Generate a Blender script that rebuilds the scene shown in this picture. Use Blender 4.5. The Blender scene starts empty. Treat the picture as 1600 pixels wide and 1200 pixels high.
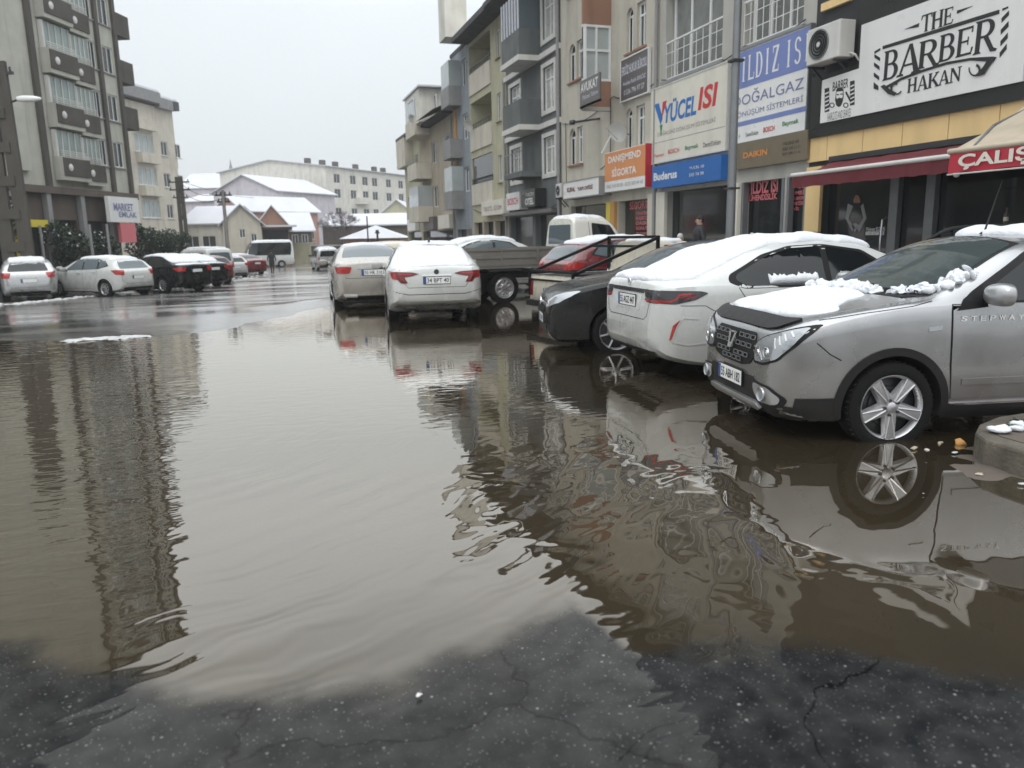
import bpy, bmesh, math, random
import numpy as np
from mathutils import Vector, Matrix, noise
from mathutils.bvhtree import BVHTree
R_ = math.radians
PI = math.pi
scn = bpy.context.scene
col = scn.collection
random.seed(7)

# ------------------------------------------------------------------ camera
CAM_H = 1.5
FPX = 1200.0
YAW, PITCH, ROLL = R_(17.7), R_(10.94), R_(1.15)
def cam_axes():
    cy, sy, cp, sp = math.cos(YAW), math.sin(YAW), math.cos(PITCH), math.sin(PITCH)
    fw = Vector((sy*cp, cy*cp, -sp)); rt = Vector((cy, -sy, 0)); up = rt.cross(fw)
    c, s = math.cos(ROLL), math.sin(ROLL)
    return fw, rt*c - up*s, rt*s + up*c
FW, RT, UP = cam_axes()
cd = bpy.data.cameras.new('camera'); cam = bpy.data.objects.new('camera', cd); col.objects.link(cam)
cd.sensor_width = 36; cd.lens = FPX*36/1600; cd.clip_end = 3000; cd.clip_start = 0.05
cam.matrix_world = Matrix(((RT.x, UP.x, -FW.x, 0), (RT.y, UP.y, -FW.y, 0), (RT.z, UP.z, -FW.z, CAM_H), (0, 0, 0, 1)))
cd.dof.use_dof = True; cd.dof.focus_distance = 6.5; cd.dof.aperture_fstop = 2.2
scn.camera = cam
def ray(px, py): return FW*FPX + RT*(px-800) - UP*(py-600)

# ------------------------------------------------------------------ world, sun, exposure
w = bpy.data.worlds.new('World'); scn.world = w; w.use_nodes = True
nt = w.node_tree; nt.nodes.clear()
def WN(t, **k):
    n = nt.nodes.new(t)
    for a, b in k.items(): setattr(n, a, b)
    return n
SUN_EL, SUN_AZ = 50, 200
sky = WN('ShaderNodeTexSky', sky_type='NISHITA', sun_disc=False, sun_elevation=R_(SUN_EL), sun_rotation=R_(SUN_AZ), dust_density=5.0, air_density=1.0)
mul = WN('ShaderNodeVectorMath', operation='SCALE'); mul.inputs['Scale'].default_value = 0.08
tc = WN('ShaderNodeTexCoord'); sep = WN('ShaderNodeSeparateXYZ')
ramp = WN('ShaderNodeValToRGB')
ramp.color_ramp.elements[0].position = 0.0; ramp.color_ramp.elements[0].color = (0.71, 0.755, 0.785, 1)
ramp.color_ramp.elements[1].position = 1.0; ramp.color_ramp.elements[1].color = (2.5, 2.6, 2.65, 1)
e = ramp.color_ramp.elements.new(0.26); e.color = (0.84, 0.89, 0.92, 1)
e = ramp.color_ramp.elements.new(0.42); e.color = (1.30, 1.35, 1.38, 1)
e = ramp.color_ramp.elements.new(0.64); e.color = (1.35, 1.40, 1.43, 1)
ns = WN('ShaderNodeTexNoise'); ns.inputs['Scale'].default_value = 1.6; ns.inputs['Detail'].default_value = 3
mp = WN('ShaderNodeMapRange'); mp.inputs['From Min'].default_value = 0.3; mp.inputs['From Max'].default_value = 0.7
mp.inputs['To Min'].default_value = 0.94; mp.inputs['To Max'].default_value = 1.05
cl = WN('ShaderNodeVectorMath', operation='SCALE')
mix = WN('ShaderNodeMix', data_type='RGBA'); mix.inputs[0].default_value = 0.9
bg = WN('ShaderNodeBackground'); bg.inputs['Strength'].default_value = 1.0
out = WN('ShaderNodeOutputWorld')
L = nt.links.new
L(tc.outputs['Generated'], sep.inputs[0]); L(sep.outputs['Z'], ramp.inputs[0])
L(tc.outputs['Generated'], ns.inputs['Vector']); L(ns.outputs['Fac'], mp.inputs['Value'])
L(ramp.outputs['Color'], cl.inputs[0]); L(mp.outputs[0], cl.inputs['Scale'])
L(sky.outputs[0], mul.inputs[0]); L(mul.outputs[0], mix.inputs['A']); L(cl.outputs[0], mix.inputs['B'])
L(mix.outputs['Result'], bg.inputs['Color']); L(bg.outputs[0], out.inputs['Surface'])
sd = bpy.data.lights.new('sun', 'SUN'); sd.energy = 0.5; sd.angle = R_(25); sd.color = (1, .97, .93)
so = bpy.data.objects.new('sun', sd); col.objects.link(so)
# the sky texture measures its rotation clockwise from +Y
az = R_(SUN_AZ); sdir = Vector((math.sin(az)*math.cos(R_(SUN_EL)), math.cos(az)*math.cos(R_(SUN_EL)), math.sin(R_(SUN_EL))))
so.rotation_euler = sdir.to_track_quat('Z', 'Y').to_euler()
scn.view_settings.view_transform = 'Standard'; scn.view_settings.look = 'None'
scn.view_settings.exposure = 0.26; scn.view_settings.gamma = 1

# ------------------------------------------------------------------ materials
MATS = {}
def mat(name, c, rough=.6, metal=0., spec=.5, coat=0., var=0., vscale=3., bump=0., bscale=40., dirt=0., emit=0., streak=0.):
    if name in MATS: return MATS[name]
    m = bpy.data.materials.new(name); m.use_nodes = True; MATS[name] = m
    t = m.node_tree; b = t.nodes['Principled BSDF']
    b.inputs['Base Color'].default_value = (*c, 1); b.inputs['Roughness'].default_value = rough
    b.inputs['Metallic'].default_value = metal; b.inputs['Specular IOR Level'].default_value = spec
    b.inputs['Coat Weight'].default_value = coat; b.inputs['Coat Roughness'].default_value = .04
    N = t.nodes.new; K = t.links.new
    tcn = N('ShaderNodeTexCoord')
    cur = None
    def mixc(fac, a, bcol):
        mx = N('ShaderNodeMix'); mx.data_type = 'RGBA'
        K(fac, mx.inputs[0])
        if a is None: mx.inputs['A'].default_value = (*c, 1)
        else: K(a, mx.inputs['A'])
        mx.inputs['B'].default_value = (*bcol, 1)
        return mx.outputs['Result']
    def rng(src, a, bb, lo, hi):
        r = N('ShaderNodeMapRange'); K(src, r.inputs['Value'])
        r.inputs['From Min'].default_value = a; r.inputs['From Max'].default_value = bb
        r.inputs['To Min'].default_value = lo; r.inputs['To Max'].default_value = hi
        return r.outputs[0]
    if var > 0:
        n = N('ShaderNodeTexNoise'); n.inputs['Scale'].default_value = vscale; n.inputs['Detail'].default_value = 6
        K(tcn.outputs['Object'], n.inputs['Vector'])
        cur = mixc(rng(n.outputs['Fac'], .35, .7, 0, var), cur, tuple(x*.45 for x in c))
        K(rng(n.outputs['Fac'], .3, .7, max(rough-.1, .02), min(rough+.1, 1)), b.inputs['Roughness'])
    if streak > 0:
        mpn = N('ShaderNodeMapping'); mpn.inputs['Scale'].default_value = (1.3, 1.3, .16)
        K(tcn.outputs['Object'], mpn.inputs['Vector'])
        n = N('ShaderNodeTexNoise'); n.inputs['Scale'].default_value = 1.6; n.inputs['Detail'].default_value = 5
        K(mpn.outputs[0], n.inputs['Vector'])
        cur = mixc(rng(n.outputs['Fac'], .5, .75, 0, streak), cur, tuple(x*.35 for x in c))
    if dirt > 0:      # road spray: brown film towards the lower part of the object, fading out by about 0.7 m
        sp = N('ShaderNodeSeparateXYZ'); K(tcn.outputs['Object'], sp.inputs[0])
        n = N('ShaderNodeTexNoise'); n.inputs['Scale'].default_value = 4; n.inputs['Detail'].default_value = 3
        K(tcn.outputs['Object'], n.inputs['Vector'])
        ad = N('ShaderNodeMath'); ad.operation = 'MULTIPLY_ADD'; K(n.outputs['Fac'], ad.inputs[0]); ad.inputs[1].default_value = .5; K(sp.outputs['Z'], ad.inputs[2])
        cur = mixc(rng(ad.outputs[0], .45, 1.25, dirt, 0), cur, (.11, .09, .07))
    if cur is not None: K(cur, b.inputs['Base Color'])
    if bump > 0:
        n = N('ShaderNodeTexNoise'); n.inputs['Scale'].default_value = bscale; n.inputs['Detail'].default_value = 5
        K(tcn.outputs['Object'], n.inputs['Vector'])
        bp = N('ShaderNodeBump'); bp.inputs['Strength'].default_value = bump; bp.inputs['Distance'].default_value = .01
        K(n.outputs['Fac'], bp.inputs['Height']); K(bp.outputs[0], b.inputs['Normal'])
    if emit > 0:
        b.inputs['Emission Color'].default_value = (*c, 1); b.inputs['Emission Strength'].default_value = emit
    return m
M = MATS
mat('black', (.006, .006, .0065), .5, spec=.3); mat('rubber', (.008, .008, .008), .9, spec=.2, bump=.3, bscale=60)
mat('plastic', (.009, .0095, .0105), .6, spec=.25, var=.3, dirt=.08); mat('chrome', (.75, .76, .78), .15, 1.); mat('dark', (.006, .006, .006), .9)
mat('alloy', (.52, .52, .53), .32, .75, var=.35, vscale=8); mat('glass', (.006, .008, .009), .04, spec=.5, coat=.1)
mat('glass_grey', (.05, .065, .065), .06, spec=.6, coat=.3); mat('glass_blue', (.10, .125, .14), .08, spec=.6)
mat('lamp_red', (.33, .015, .012), .12, coat=.5); mat('lamp_dark_red', (.12, .012, .015), .12, coat=.5); mat('lamp_clear', (.36, .38, .40), .1, .5, coat=.8)
mat('lamp_smoke', (.035, .035, .04), .1, coat=.6); mat('white_plate', (.72, .73, .72), .4, var=.2, vscale=20); mat('plate_blue', (.02, .06, .25), .4)
mat('ink', (.015, .015, .016), .5); mat('snow', (.69, .715, .75), .7, spec=.25, bump=.9, bscale=38, var=.14, vscale=5)
mat('snow_roof', (.58, .59, .63), .8, spec=.2, var=.15, vscale=.6); mat('slush', (.55, .56, .56), .5, var=.6, vscale=6, bump=.6, bscale=18)
mat('concrete', (.27, .26, .24), .8, var=.5, streak=.3, bump=.3); mat('white_frame', (.72, .73, .72), .45, var=.15, streak=.25)
mat('metal_grey', (.22, .23, .24), .45, .5, var=.3); mat('metal_dark', (.05, .052, .055), .5, .4, var=.3)

# ------------------------------------------------------------------ mesh helpers
class MB:
    def __init__(s): s.v = []; s.f = []; s.m = []
    def add(s, vs, fs, mi=0):
        o = len(s.v); s.v += [tuple(p) for p in vs]
        for f in fs: s.f.append(tuple(i+o for i in f)); s.m.append(mi)
    def box(s, x0, x1, y0, y1, z0, z1, mi=0):
        if x0 > x1: x0, x1 = x1, x0
        if y0 > y1: y0, y1 = y1, y0
        if z0 > z1: z0, z1 = z1, z0
        s.add([(x0,y0,z0),(x1,y0,z0),(x1,y1,z0),(x0,y1,z0),(x0,y0,z1),(x1,y0,z1),(x1,y1,z1),(x0,y1,z1)],
              [(0,3,2,1),(4,5,6,7),(0,1,5,4),(1,2,6,5),(2,3,7,6),(3,0,4,7)], mi)
        return s
    def bar(s, a, b, wx, wz=None, mi=0):           # square bar between two points
        a, b = Vector(a), Vector(b); d = (b-a).normalized(); wz = wz or wx
        up = Vector((0,0,1)) if abs(d.z) < .95 else Vector((1,0,0))
        sx = d.cross(up).normalized()*wx/2; sz = sx.cross(d).normalized()*wz/2
        q = [a-sx-sz, a+sx-sz, a+sx+sz, a-sx+sz]; r = [p+(b-a) for p in q]
        s.add(q+r, [(0,1,2,3),(7,6,5,4),(0,4,5,1),(1,5,6,2),(2,6,7,3),(3,7,4,0)], mi); return s
    def tube(s, pts, rad, n=8, mi=0):
        pts = [Vector(p) for p in pts]; rs = rad if isinstance(rad, (list, tuple)) else [rad]*len(pts)
        vs = []; k = len(pts)
        for i, p in enumerate(pts):
            d = (pts[min(i+1,k-1)]-pts[max(i-1,0)]).normalized()
            up = Vector((0,0,1)) if abs(d.z) < .9 else Vector((1,0,0))
            a = d.cross(up).normalized(); b = a.cross(d)
            for j in range(n):
                t = 2*PI*j/n; vs.append(p+(a*math.cos(t)+b*math.sin(t))*rs[i])
        fs = [(i*n+j, i*n+(j+1)%n, (i+1)*n+(j+1)%n, (i+1)*n+j) for i in range(k-1) for j in range(n)]
        fs += [tuple(range(n))[::-1], tuple((k-1)*n+j for j in range(n))]
        s.add(vs, fs, mi); return s
    def prism(s, poly, fn, a, b, mi=0):             # poly 2D, fn(u,v,t)->xyz, t from a to b
        n = len(poly)
        s.add([fn(u, v, a) for u, v in poly]+[fn(u, v, b) for u, v in poly],
              [tuple(range(n))[::-1], tuple(range(n, 2*n))]+[(i, (i+1)%n, n+(i+1)%n, n+i) for i in range(n)], mi); return s
    def lathe(s, prof, n=24, axis='Z', c=(0,0,0), mi=0, closed=False):
        vs = []
        for r, h in prof:
            for j in range(n):
                t = 2*PI*j/n; x, y = r*math.cos(t), r*math.sin(t)
                p = (x, y, h) if axis == 'Z' else ((x, h, y) if axis == 'Y' else (h, x, y))
                vs.append((p[0]+c[0], p[1]+c[1], p[2]+c[2]))
        k = len(prof); fs = [(i*n+j, i*n+(j+1)%n, (i+1)*n+(j+1)%n, (i+1)*n+j) for i in range(k-1) for j in range(n)]
        if closed: fs += [tuple(range(n)), tuple((k-1)*n+j for j in range(n))]
        s.add(vs, fs, mi); return s
    def build(s, name, mats, parent=None, smooth=0, recalc=True):
        me = bpy.data.meshes.new(name); me.from_pydata(s.v, [], s.f)
        if not isinstance(mats, (list, tuple)): mats = [mats]
        for m in mats: me.materials.append(M[m] if isinstance(m, str) else m)
        me.polygons.foreach_set('material_index', s.m)
        return link(name, me, parent, smooth, recalc)
def link(name, me, parent=None, smooth=0, recalc=True):
    bm = bmesh.new(); bm.from_mesh(me)
    if recalc: bmesh.ops.recalc_face_normals(bm, faces=bm.faces)
    if smooth:
        lim = R_(smooth)
        for f in bm.faces: f.smooth = True
        for ed in bm.edges:
            if len(ed.link_faces) == 2 and ed.calc_face_angle(0) > lim: ed.smooth = False
    bm.to_mesh(me); bm.free()
    o = bpy.data.objects.new(name, me); col.objects.link(o)
    if parent: o.parent = parent
    return o
def tag(o, label=None, cat=None, group=None, kind=None):
    if label: o['label'] = label
    if cat: o['category'] = cat
    if group: o['group'] = group
    if kind: o['kind'] = kind
    return o
def empty(name, loc=(0,0,0), rz=0, label=None, cat=None, group=None):
    o = bpy.data.objects.new(name, None); col.objects.link(o)
    o.location = loc; o.rotation_euler = (0, 0, rz); o.empty_display_size = .2
    return tag(o, label, cat, group)
def copy_tree(o, parent=None):
    c = o.copy(); col.objects.link(c); c.parent = parent
    for k in ('group',):
        pass
    for ch in list(o.children): copy_tree(ch, c)
    return c
def pchip(pts, xs):
    P = sorted(pts); x = np.array([p[0] for p in P], float); y = np.array([p[1] for p in P], float)
    h = np.diff(x); d = np.diff(y)/h; n = len(x); m = np.zeros(n)
    for i in range(1, n-1):
        if d[i-1]*d[i] > 0:
            w1 = 2*h[i]+h[i-1]; w2 = h[i]+2*h[i-1]; m[i] = (w1+w2)/(w1/d[i-1]+w2/d[i])
    m[0], m[-1] = d[0], d[-1]
    xs = np.clip(np.asarray(xs, float), x[0], x[-1]); i = np.clip(np.searchsorted(x, xs, 'right')-1, 0, n-2)
    t = (xs-x[i])/h[i]
    return (2*t**3-3*t**2+1)*y[i]+(t**3-2*t**2+t)*h[i]*m[i]+(-2*t**3+3*t**2)*y[i+1]+(t**3-t**2)*h[i]*m[i+1]
def crom(poly, n=5, closed=True):                   # rounded outline through the points
    P = [Vector(p) for p in poly]; k = len(P); o = []
    for i in range(k if closed else k-1):
        a, b, c, d = P[(i-1) % k] if closed or i else P[i], P[i], P[(i+1) % k], P[(i+2) % k] if closed or i+2 < k else P[(i+1) % k]
        for j in range(n):
            t = j/n; o.append(tuple(.5*((2*b)+(c-a)*t+(2*a-5*b+4*c-d)*t*t+(3*b-a-3*c+d)*t**3)))
    if not closed: o.append(tuple(P[-1]))
    return o
def rounded(poly, r=.03, n=3):                      # polygon with rounded corners
    k = len(poly); o = []
    for i in range(k):
        p, a, b = Vector(poly[i]), Vector(poly[i-1]), Vector(poly[(i+1) % k])
        ra = min(r, (a-p).length*.45); rb = min(r, (b-p).length*.45)
        A = p+(a-p).normalized()*ra; B = p+(b-p).normalized()*rb
        for j in range(n+1):
            t = j/n; o.append(tuple((1-t)**2*A+2*t*(1-t)*p+t*t*B))
    return o
def stroke(pts, wdt):                               # open polyline -> thin outline polygon
    P = [Vector(p) for p in pts]; l = []; r = []
    for i, p in enumerate(P):
        d = (P[min(i+1, len(P)-1)]-P[max(i-1, 0)]).normalized(); nrm = Vector((-d.y, d.x))*wdt/2
        l.append(tuple(p+nrm)); r.append(tuple(p-nrm))
    return l+r[::-1]
def text_mesh(s, bold=0.0, shear=0.0, spacing=1.0, align='CENTER'):
    cu = bpy.data.curves.new('lettering', 'FONT'); cu.body = s; cu.offset = bold; cu.shear = shear; cu.space_character = spacing
    cu.align_x = align; cu.resolution_u = 3
    o = bpy.data.objects.new('lettering', cu)
    me = bpy.data.meshes.new_from_object(o); bpy.data.objects.remove(o); bpy.data.curves.remove(cu)
    return me
def text_verts(s, **k):
    me = text_mesh(s, **k)
    vs = [tuple(v.co) for v in me.vertices]; fs = [tuple(p.vertices) for p in me.polygons]
    bpy.data.meshes.remove(me); return vs, fs
def text_into(mb, s, xl, xr, z0, z1, y, mi=0, **k): # lettering fitted to a box on a facade plane, read from outside (xl is the reader's left)
    vs, fs = text_verts(s, **k)
    if not vs: return
    a = np.array(vs); mn, mx = a.min(0), a.max(0); d = np.maximum(mx-mn, 1e-6)
    mb.add([(xl+(p[0]-mn[0])/d[0]*(xr-xl), y, z0+(p[1]-mn[1])/d[1]*(z1-z0)) for p in a], fs, mi)

# ------------------------------------------------------------------ vehicles
def section(zb, zt, W, zbelt, tumble, inner=0.0, tuck=.05, crown=.045, cr=.13):
    zt = max(zt, zb+.06); zbelt = min(max(zbelt, zb+.03), zt-.02)
    h = zt-zbelt; p = []
    Wb = max(W-tuck, .05)
    p += [(0, zb), (Wb*.5, zb), (Wb*.88, zb+.003), (Wb*.97, zb+.02)]
    z0 = zb+.05 if zbelt-zb > .12 else zb+(zbelt-zb)*.3
    for i in range(9):
        t = i/8; z = z0+(zbelt-z0)*t
        k = (z-.58)/.35 if z < .58 else (z-.58)/.6
        p.append((W*(1-.035*min(k*k, 2.2)), z))
    y0 = p[-1][0]
    c = min(crown, h*.35); P1 = Vector((max(y0-tumble*max(h-c, 0), .1)-min(.03, h*.3), zt-c))
    P0 = Vector((y0, zbelt)); P2 = Vector((0, zt))
    r = min(cr, (P1-P0).length*.55, P1.x*.6)
    A = P1+(P0-P1).normalized()*r; cdir = Vector((-1, c*1.6/max(P1.x, .1))).normalized(); B = P1+cdir*r
    for i in range(1, 7): p.append(tuple(P0.lerp(A, i/6)))
    for i in range(1, 6):
        t = i/5; p.append(tuple((1-t)**2*A+2*t*(1-t)*P1+t*t*B))
    for i in range(1, 8):
        t = i/7; y = B.x*(1-t); q = 1-(y/B.x)**2 if B.x > 0 else 1
        p.append((y, B.y+(zt-B.y)*q))
    return p
class Car:
    def __init__(s, name, sp, paint, label=None, cat='car', group=None):
        s.sp = sp; s.root = empty(name, label=label, cat=cat, group=group)
        s.L = sp['L']; s.xf = sp['wb']/2+sp['foh']; s.paint = paint
        L_ = s.L; e = sp.get('endn', 10)
        a = np.concatenate([[0, .006, .015, .03, .05], np.linspace(.08, .5, 12), np.linspace(.5, L_-.5, 54)[1:-1], np.linspace(L_-.5, L_-.08, 12), [L_-.05, L_-.03, L_-.015, L_-.006, L_]])
        zt = pchip(sp['top'], a); zb = pchip(sp['bot'], a); W = pchip(sp['plan'], a); be = pchip(sp['belt'], a)
        tb = pchip(sp['tumble'], a) if isinstance(sp['tumble'], list) else np.full(len(a), sp['tumble'])
        vs = []; fs = []
        for i, q in enumerate(a):
            h = section(zb[i], zt[i], W[i], be[i], tb[i], cr=sp.get('cr', .13), crown=sp.get('crown', .045))
            ring = [(s.xf-q, y, z) for y, z in h]+[(s.xf-q, -y, z) for y, z in h[-2:0:-1]]
            vs += ring; n = len(ring)
            if i: fs += [((i-1)*n+j, (i-1)*n+(j+1) % n, i*n+(j+1) % n, i*n+j) for j in range(n)]
        k = len(a); fs += [tuple(range(n))[::-1], tuple((k-1)*n+j for j in range(n))]
        s.bvh = BVHTree.FromPolygons(vs, fs)
        me = bpy.data.meshes.new('body'); me.from_pydata(vs, [], fs); me.materials.append(M[paint]); me.materials.append(M['dark'])
        o = link('body', me, None, 0); s.body = o
        Ra = sp.get('Ra', sp['R']+.045); axs = [sp['wb']/2, -sp['wb']/2]; s.axs = axs
        if sp.get('arch', True):
            c = MB(); yi = sp.get('inner', .5)
            for ax in axs:
                for sg in (1, -1):
                    c.lathe([(Ra, yi*sg), (Ra, 1.3*sg)], 40, 'Y', (ax, 0, sp['R']+.01), closed=True)
            co = c.build('cutter', 'dark')
            md = o.modifiers.new('b', 'BOOLEAN'); md.operation = 'DIFFERENCE'; md.object = co; md.solver = 'EXACT'
            dg = bpy.context.evaluated_depsgraph_get(); me2 = bpy.data.meshes.new_from_object(o.evaluated_get(dg))
            o.modifiers.clear(); bpy.data.objects.remove(co); o.data = me2; bpy.data.meshes.remove(me); me2.name = 'body'
            while len(me2.materials) < 2: me2.materials.append(M['dark'])
            me2.materials[0] = M[paint]; me2.materials[1] = M['dark']
            for f in me2.polygons:
                dd = [min(math.hypot(me2.vertices[v].co.x-ax, me2.vertices[v].co.z-sp['R']-.01) for ax in axs) for v in f.vertices]
                f.material_index = 1 if max(dd) < Ra+.003 and f.center.z < sp['R']+Ra+.05 else 0
        bm = bmesh.new(); bm.from_mesh(o.data)
        for f in bm.faces: f.smooth = True
        for ed in bm.edges:
            if len(ed.link_faces) == 2 and (ed.link_faces[0].material_index != ed.link_faces[1].material_index or ed.calc_face_angle(0) > R_(38)): ed.smooth = False
        bm.to_mesh(o.data); bm.free(); o.parent = s.root
    def X(s, q): return s.xf-q
    def hit(s, side, u, v):
        if side == 'L': o, d = (u, 3, v), (0, -1, 0)
        elif side == 'R': o, d = (u, -3, v), (0, 1, 0)
        elif side == 'F': o, d = (9, u, v), (-1, 0, 0)
        elif side == 'B': o, d = (-9, u, v), (1, 0, 0)
        else: o, d = (u, v, 5), (0, 0, -1)
        o, d = Vector(o), Vector(d); p, n, i, ds = s.bvh.ray_cast(o, d)
        if p is None:
            p, n, i, ds = s.bvh.find_nearest(o+d*(9-abs(s.X(0)) if side in 'FB' else 2.2))
        if n.dot(d) > 0: n = -n
        return p, n
    def panel(s, name, poly, side, m, off=.004, parent=None, step=.06, thick=None, holes=None, smooth=50, sc=True):
        # poly in (s,z) for L/R, (y,z) for F/B, (s,y) for T
        if sc and side in 'LRT': poly = [(s.xf-a, b) for a, b in poly]
        bm = bmesh.new(); vv = [bm.verts.new((a, b, 0)) for a, b in poly]
        es = [bm.edges.new((vv[i], vv[(i+1) % len(vv)])) for i in range(len(vv))]
        bmesh.ops.triangle_fill(bm, edges=es, use_beauty=True)
        us = [p[0] for p in poly]; ws = [p[1] for p in poly]
        for ax, lo, hi in ((0, min(us), max(us)), (1, min(ws), max(ws))):
            k = int((hi-lo)/step)
            for i in range(1, k+1):
                c = lo+(hi-lo)*i/(k+1); co = (c, 0, 0) if ax == 0 else (0, c, 0); no = (1, 0, 0) if ax == 0 else (0, 1, 0)
                bmesh.ops.bisect_plane(bm, geom=bm.verts[:]+bm.edges[:]+bm.faces[:], plane_co=co, plane_no=no, dist=1e-5)
        bnd = {v.index for v in bm.verts}
        bm.verts.index_update()
        bl = [v for v in bm.verts if v.is_boundary]
        bset = set(bl)
        pe = np.array([(v.co.x, v.co.y) for v in bl])
        inner = {}
        for v in bm.verts:
            u, q = v.co.x, v.co.y; p, n = s.hit(side, u, q)
            o_ = off
            if thick:
                dd = 0 if v in bset else float(np.sqrt(((pe-(u, q))**2).sum(1)).min())
                o_ = off+thick(u, q, dd)
            if v in bset: inner[v] = p-n*.008
            v.co = p+n*o_
        be = [e_ for e_ in bm.edges if e_.is_boundary]; mp_ = {v: bm.verts.new(inner[v]) for v in bl}
        for e_ in be:
            a, b = e_.verts
            bm.faces.new((a, b, mp_[b], mp_[a]))
        me = bpy.data.meshes.new(name); bm.to_mesh(me); bm.free(); me.materials.append(M[m])
        return link(name, me, parent or s.root, smooth)
    def line(s, mb_pts, side, wdt=.007, name='door_seam', m='black', parent=None, off=.0015):
        return s.panel(name, stroke(mb_pts, wdt), side, m, off, parent, step=.07)
    def both(s, fn):
        return [fn('L'), fn('R')]
    def snow(s, poly, side='T', h=.05, edge=.09, nz=.02, seed=0, wob=.03, name='snow', step=.045, holes=(), rounds=True):
        P = crom(poly, 6) if rounds else poly
        P = [(a+wob*noise.noise((a*5+seed, b*5, seed*3.1)), b+wob*noise.noise((a*5, b*5+seed, 7.7))) for a, b in P]
        def th(u, q, d):
            f = min(1, d/edge); k = math.sqrt(max(0, 1-(1-f)**2)); hh = h*k*(1+.0*f)+nz*k*noise.noise((u*4+seed, q*4, 1.3))*1.6+.006*k*noise.noise((u*19, q*19, seed))
            for (hu, hq, hr) in holes:
                r = math.hypot(u-(s.xf-hu), q-hq)/hr
                if r < 1: hh *= .12+.88*(r*r)
            return max(hh, 0)
        return s.panel(name, P, side, 'snow', .001, step=step, thick=th, smooth=80)
    def wheels(s, style='spoke', rim='alloy', rr=None, n=10, steer=0):
        sp = s.sp; R = sp['R']; W = pchip(sp['plan'], [s.xf-s.axs[0]])[0]; proto = None
        for ax in s.axs:
            for sg in (1, -1):
                yo = (W-sp.get('tin', .025))
                if proto is None:
                    proto = make_wheel(R, rr or R*.69, sp.get('tw', .2), style, rim, n, s.root); w_ = proto
                else: w_ = copy_tree(proto, s.root)
                w_.location = (ax, yo*sg, R)
                w_.rotation_euler = (0, random.uniform(0, 1.2) if not(ax > 0 and sg > 0) else (PI/5 if style == 'star' else 0), (0 if sg > 0 else PI)+(steer if ax > 0 else 0))
        return proto
def make_wheel(R, rr, tw, style, rim, n, parent):
    hb = MB(); hb.lathe([(.0, -.07), (rr*.6, -.07), (rr*.62, -.085), (rr*.97, -.10), (rr*.97, -tw+.02), (.0, -tw+.02)], 28, 'Y')
    w_ = hb.build('wheel', 'metal_dark', parent, 40)
    t = MB(); t.lathe([(rr*.97, -.012), (rr*1.01, -.002), (rr*1.06, .004), ((R+rr)/2, .006), (R*.965, -.008), (R*.99, -.025), (R, -.045), (R, -tw+.045), (R*.97, -tw+.01), (rr*1.02, -tw+.0), (rr*.97, -tw+.012)], 48, 'Y')
    for k in range(48):         # shoulder tread blocks
        a = 2*PI*k/48; ca, sa = math.cos(a), math.sin(a)
        t.bar((ca*R*.985, -.018, sa*R*.985), (ca*(R+.001), -.04, sa*(R+.001)), .018, .008)
    t.build('tyre', 'rubber', w_, 40)
    r = MB(); r.lathe([(rr*.90, -.035), (rr*.945, -.008), (rr*.985, .002), (rr*1.0, -.004), (rr*.99, -.03), (rr*.93, -.06), (rr*.90, -.06)], 44, 'Y')
    def spoke(a, r0, r1, w0, w1, y0, y1, lean=0):
        c, s_ = math.cos(a), math.sin(a)
        def P(u, v, y): return (c*u-s_*v, y, s_*u+c*v)
        vs = []
        for u, wd, yt in ((r0, w0, y0), ((r0+r1)*.5, (w0+w1)*.5, (y0+y1)*.5+.002), (r1, w1, y1)):
            l = lean*(u-r0)
            vs += [P(u, l-wd, yt-.03), P(u, l-wd*.75, yt), P(u, l, yt+.004), P(u, l+wd*.75, yt), P(u, l+wd, yt-.03)]
        fs = [(i*5+j, i*5+j+1, (i+1)*5+j+1, (i+1)*5+j) for i in range(2) for j in range(4)]+[(0, 1, 2, 3, 4), (14, 13, 12, 11, 10)]
        r.add(vs, fs)
    if style == 'star':
        for k in range(5):
            a = PI/2+2*PI*k/5
            spoke(a, rr*.10, rr*.95, rr*.25, rr*.20, -.012, -.002)
            for sg in (1, -1): spoke(a+sg*.16, rr*.2, rr*.95, rr*.05, rr*.035, -.002, .003)
        r.lathe([(rr*.17, -.03), (rr*.16, .0), (rr*.12, .006), (0.001, .008)], 20, 'Y')
    elif style == 'spoke':
        for k in range(n):
            spoke(PI/2+2*PI*k/n, rr*.14, rr*.95, rr*.055, rr*.075, -.018, -.006)
        r.lathe([(rr*.26, -.04), (rr*.24, -.012), (rr*.15, -.004), (0.001, -.002)], 20, 'Y')
    else:
        r.lathe([(rr*.9, -.03), (rr*.8, -.012), (rr*.72, -.035), (rr*.45, -.045), (rr*.3, -.01), (.001, -.005)], 36, 'Y')
        for k in range(n):
            a = 2*PI*k/n; spoke(a, rr*.3, rr*.82, rr*.07, rr*.09, -.016, -.012)
    r.build('rim', rim, w_, 30)
    b = MB()
    for k in range(5 if style == 'star' else 4):
        a = 2*PI*k/(5 if style == 'star' else 4)+.3+PI/2; q = rr*(.235 if style == 'star' else .17)
        b.lathe([(.011, -.02), (.011, .008), (.0, .009)], 8, 'Y', (math.cos(a)*q, 0, math.sin(a)*q))
    b.build('wheel_bolts', 'metal_dark', w_, 30)
    return w_
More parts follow.
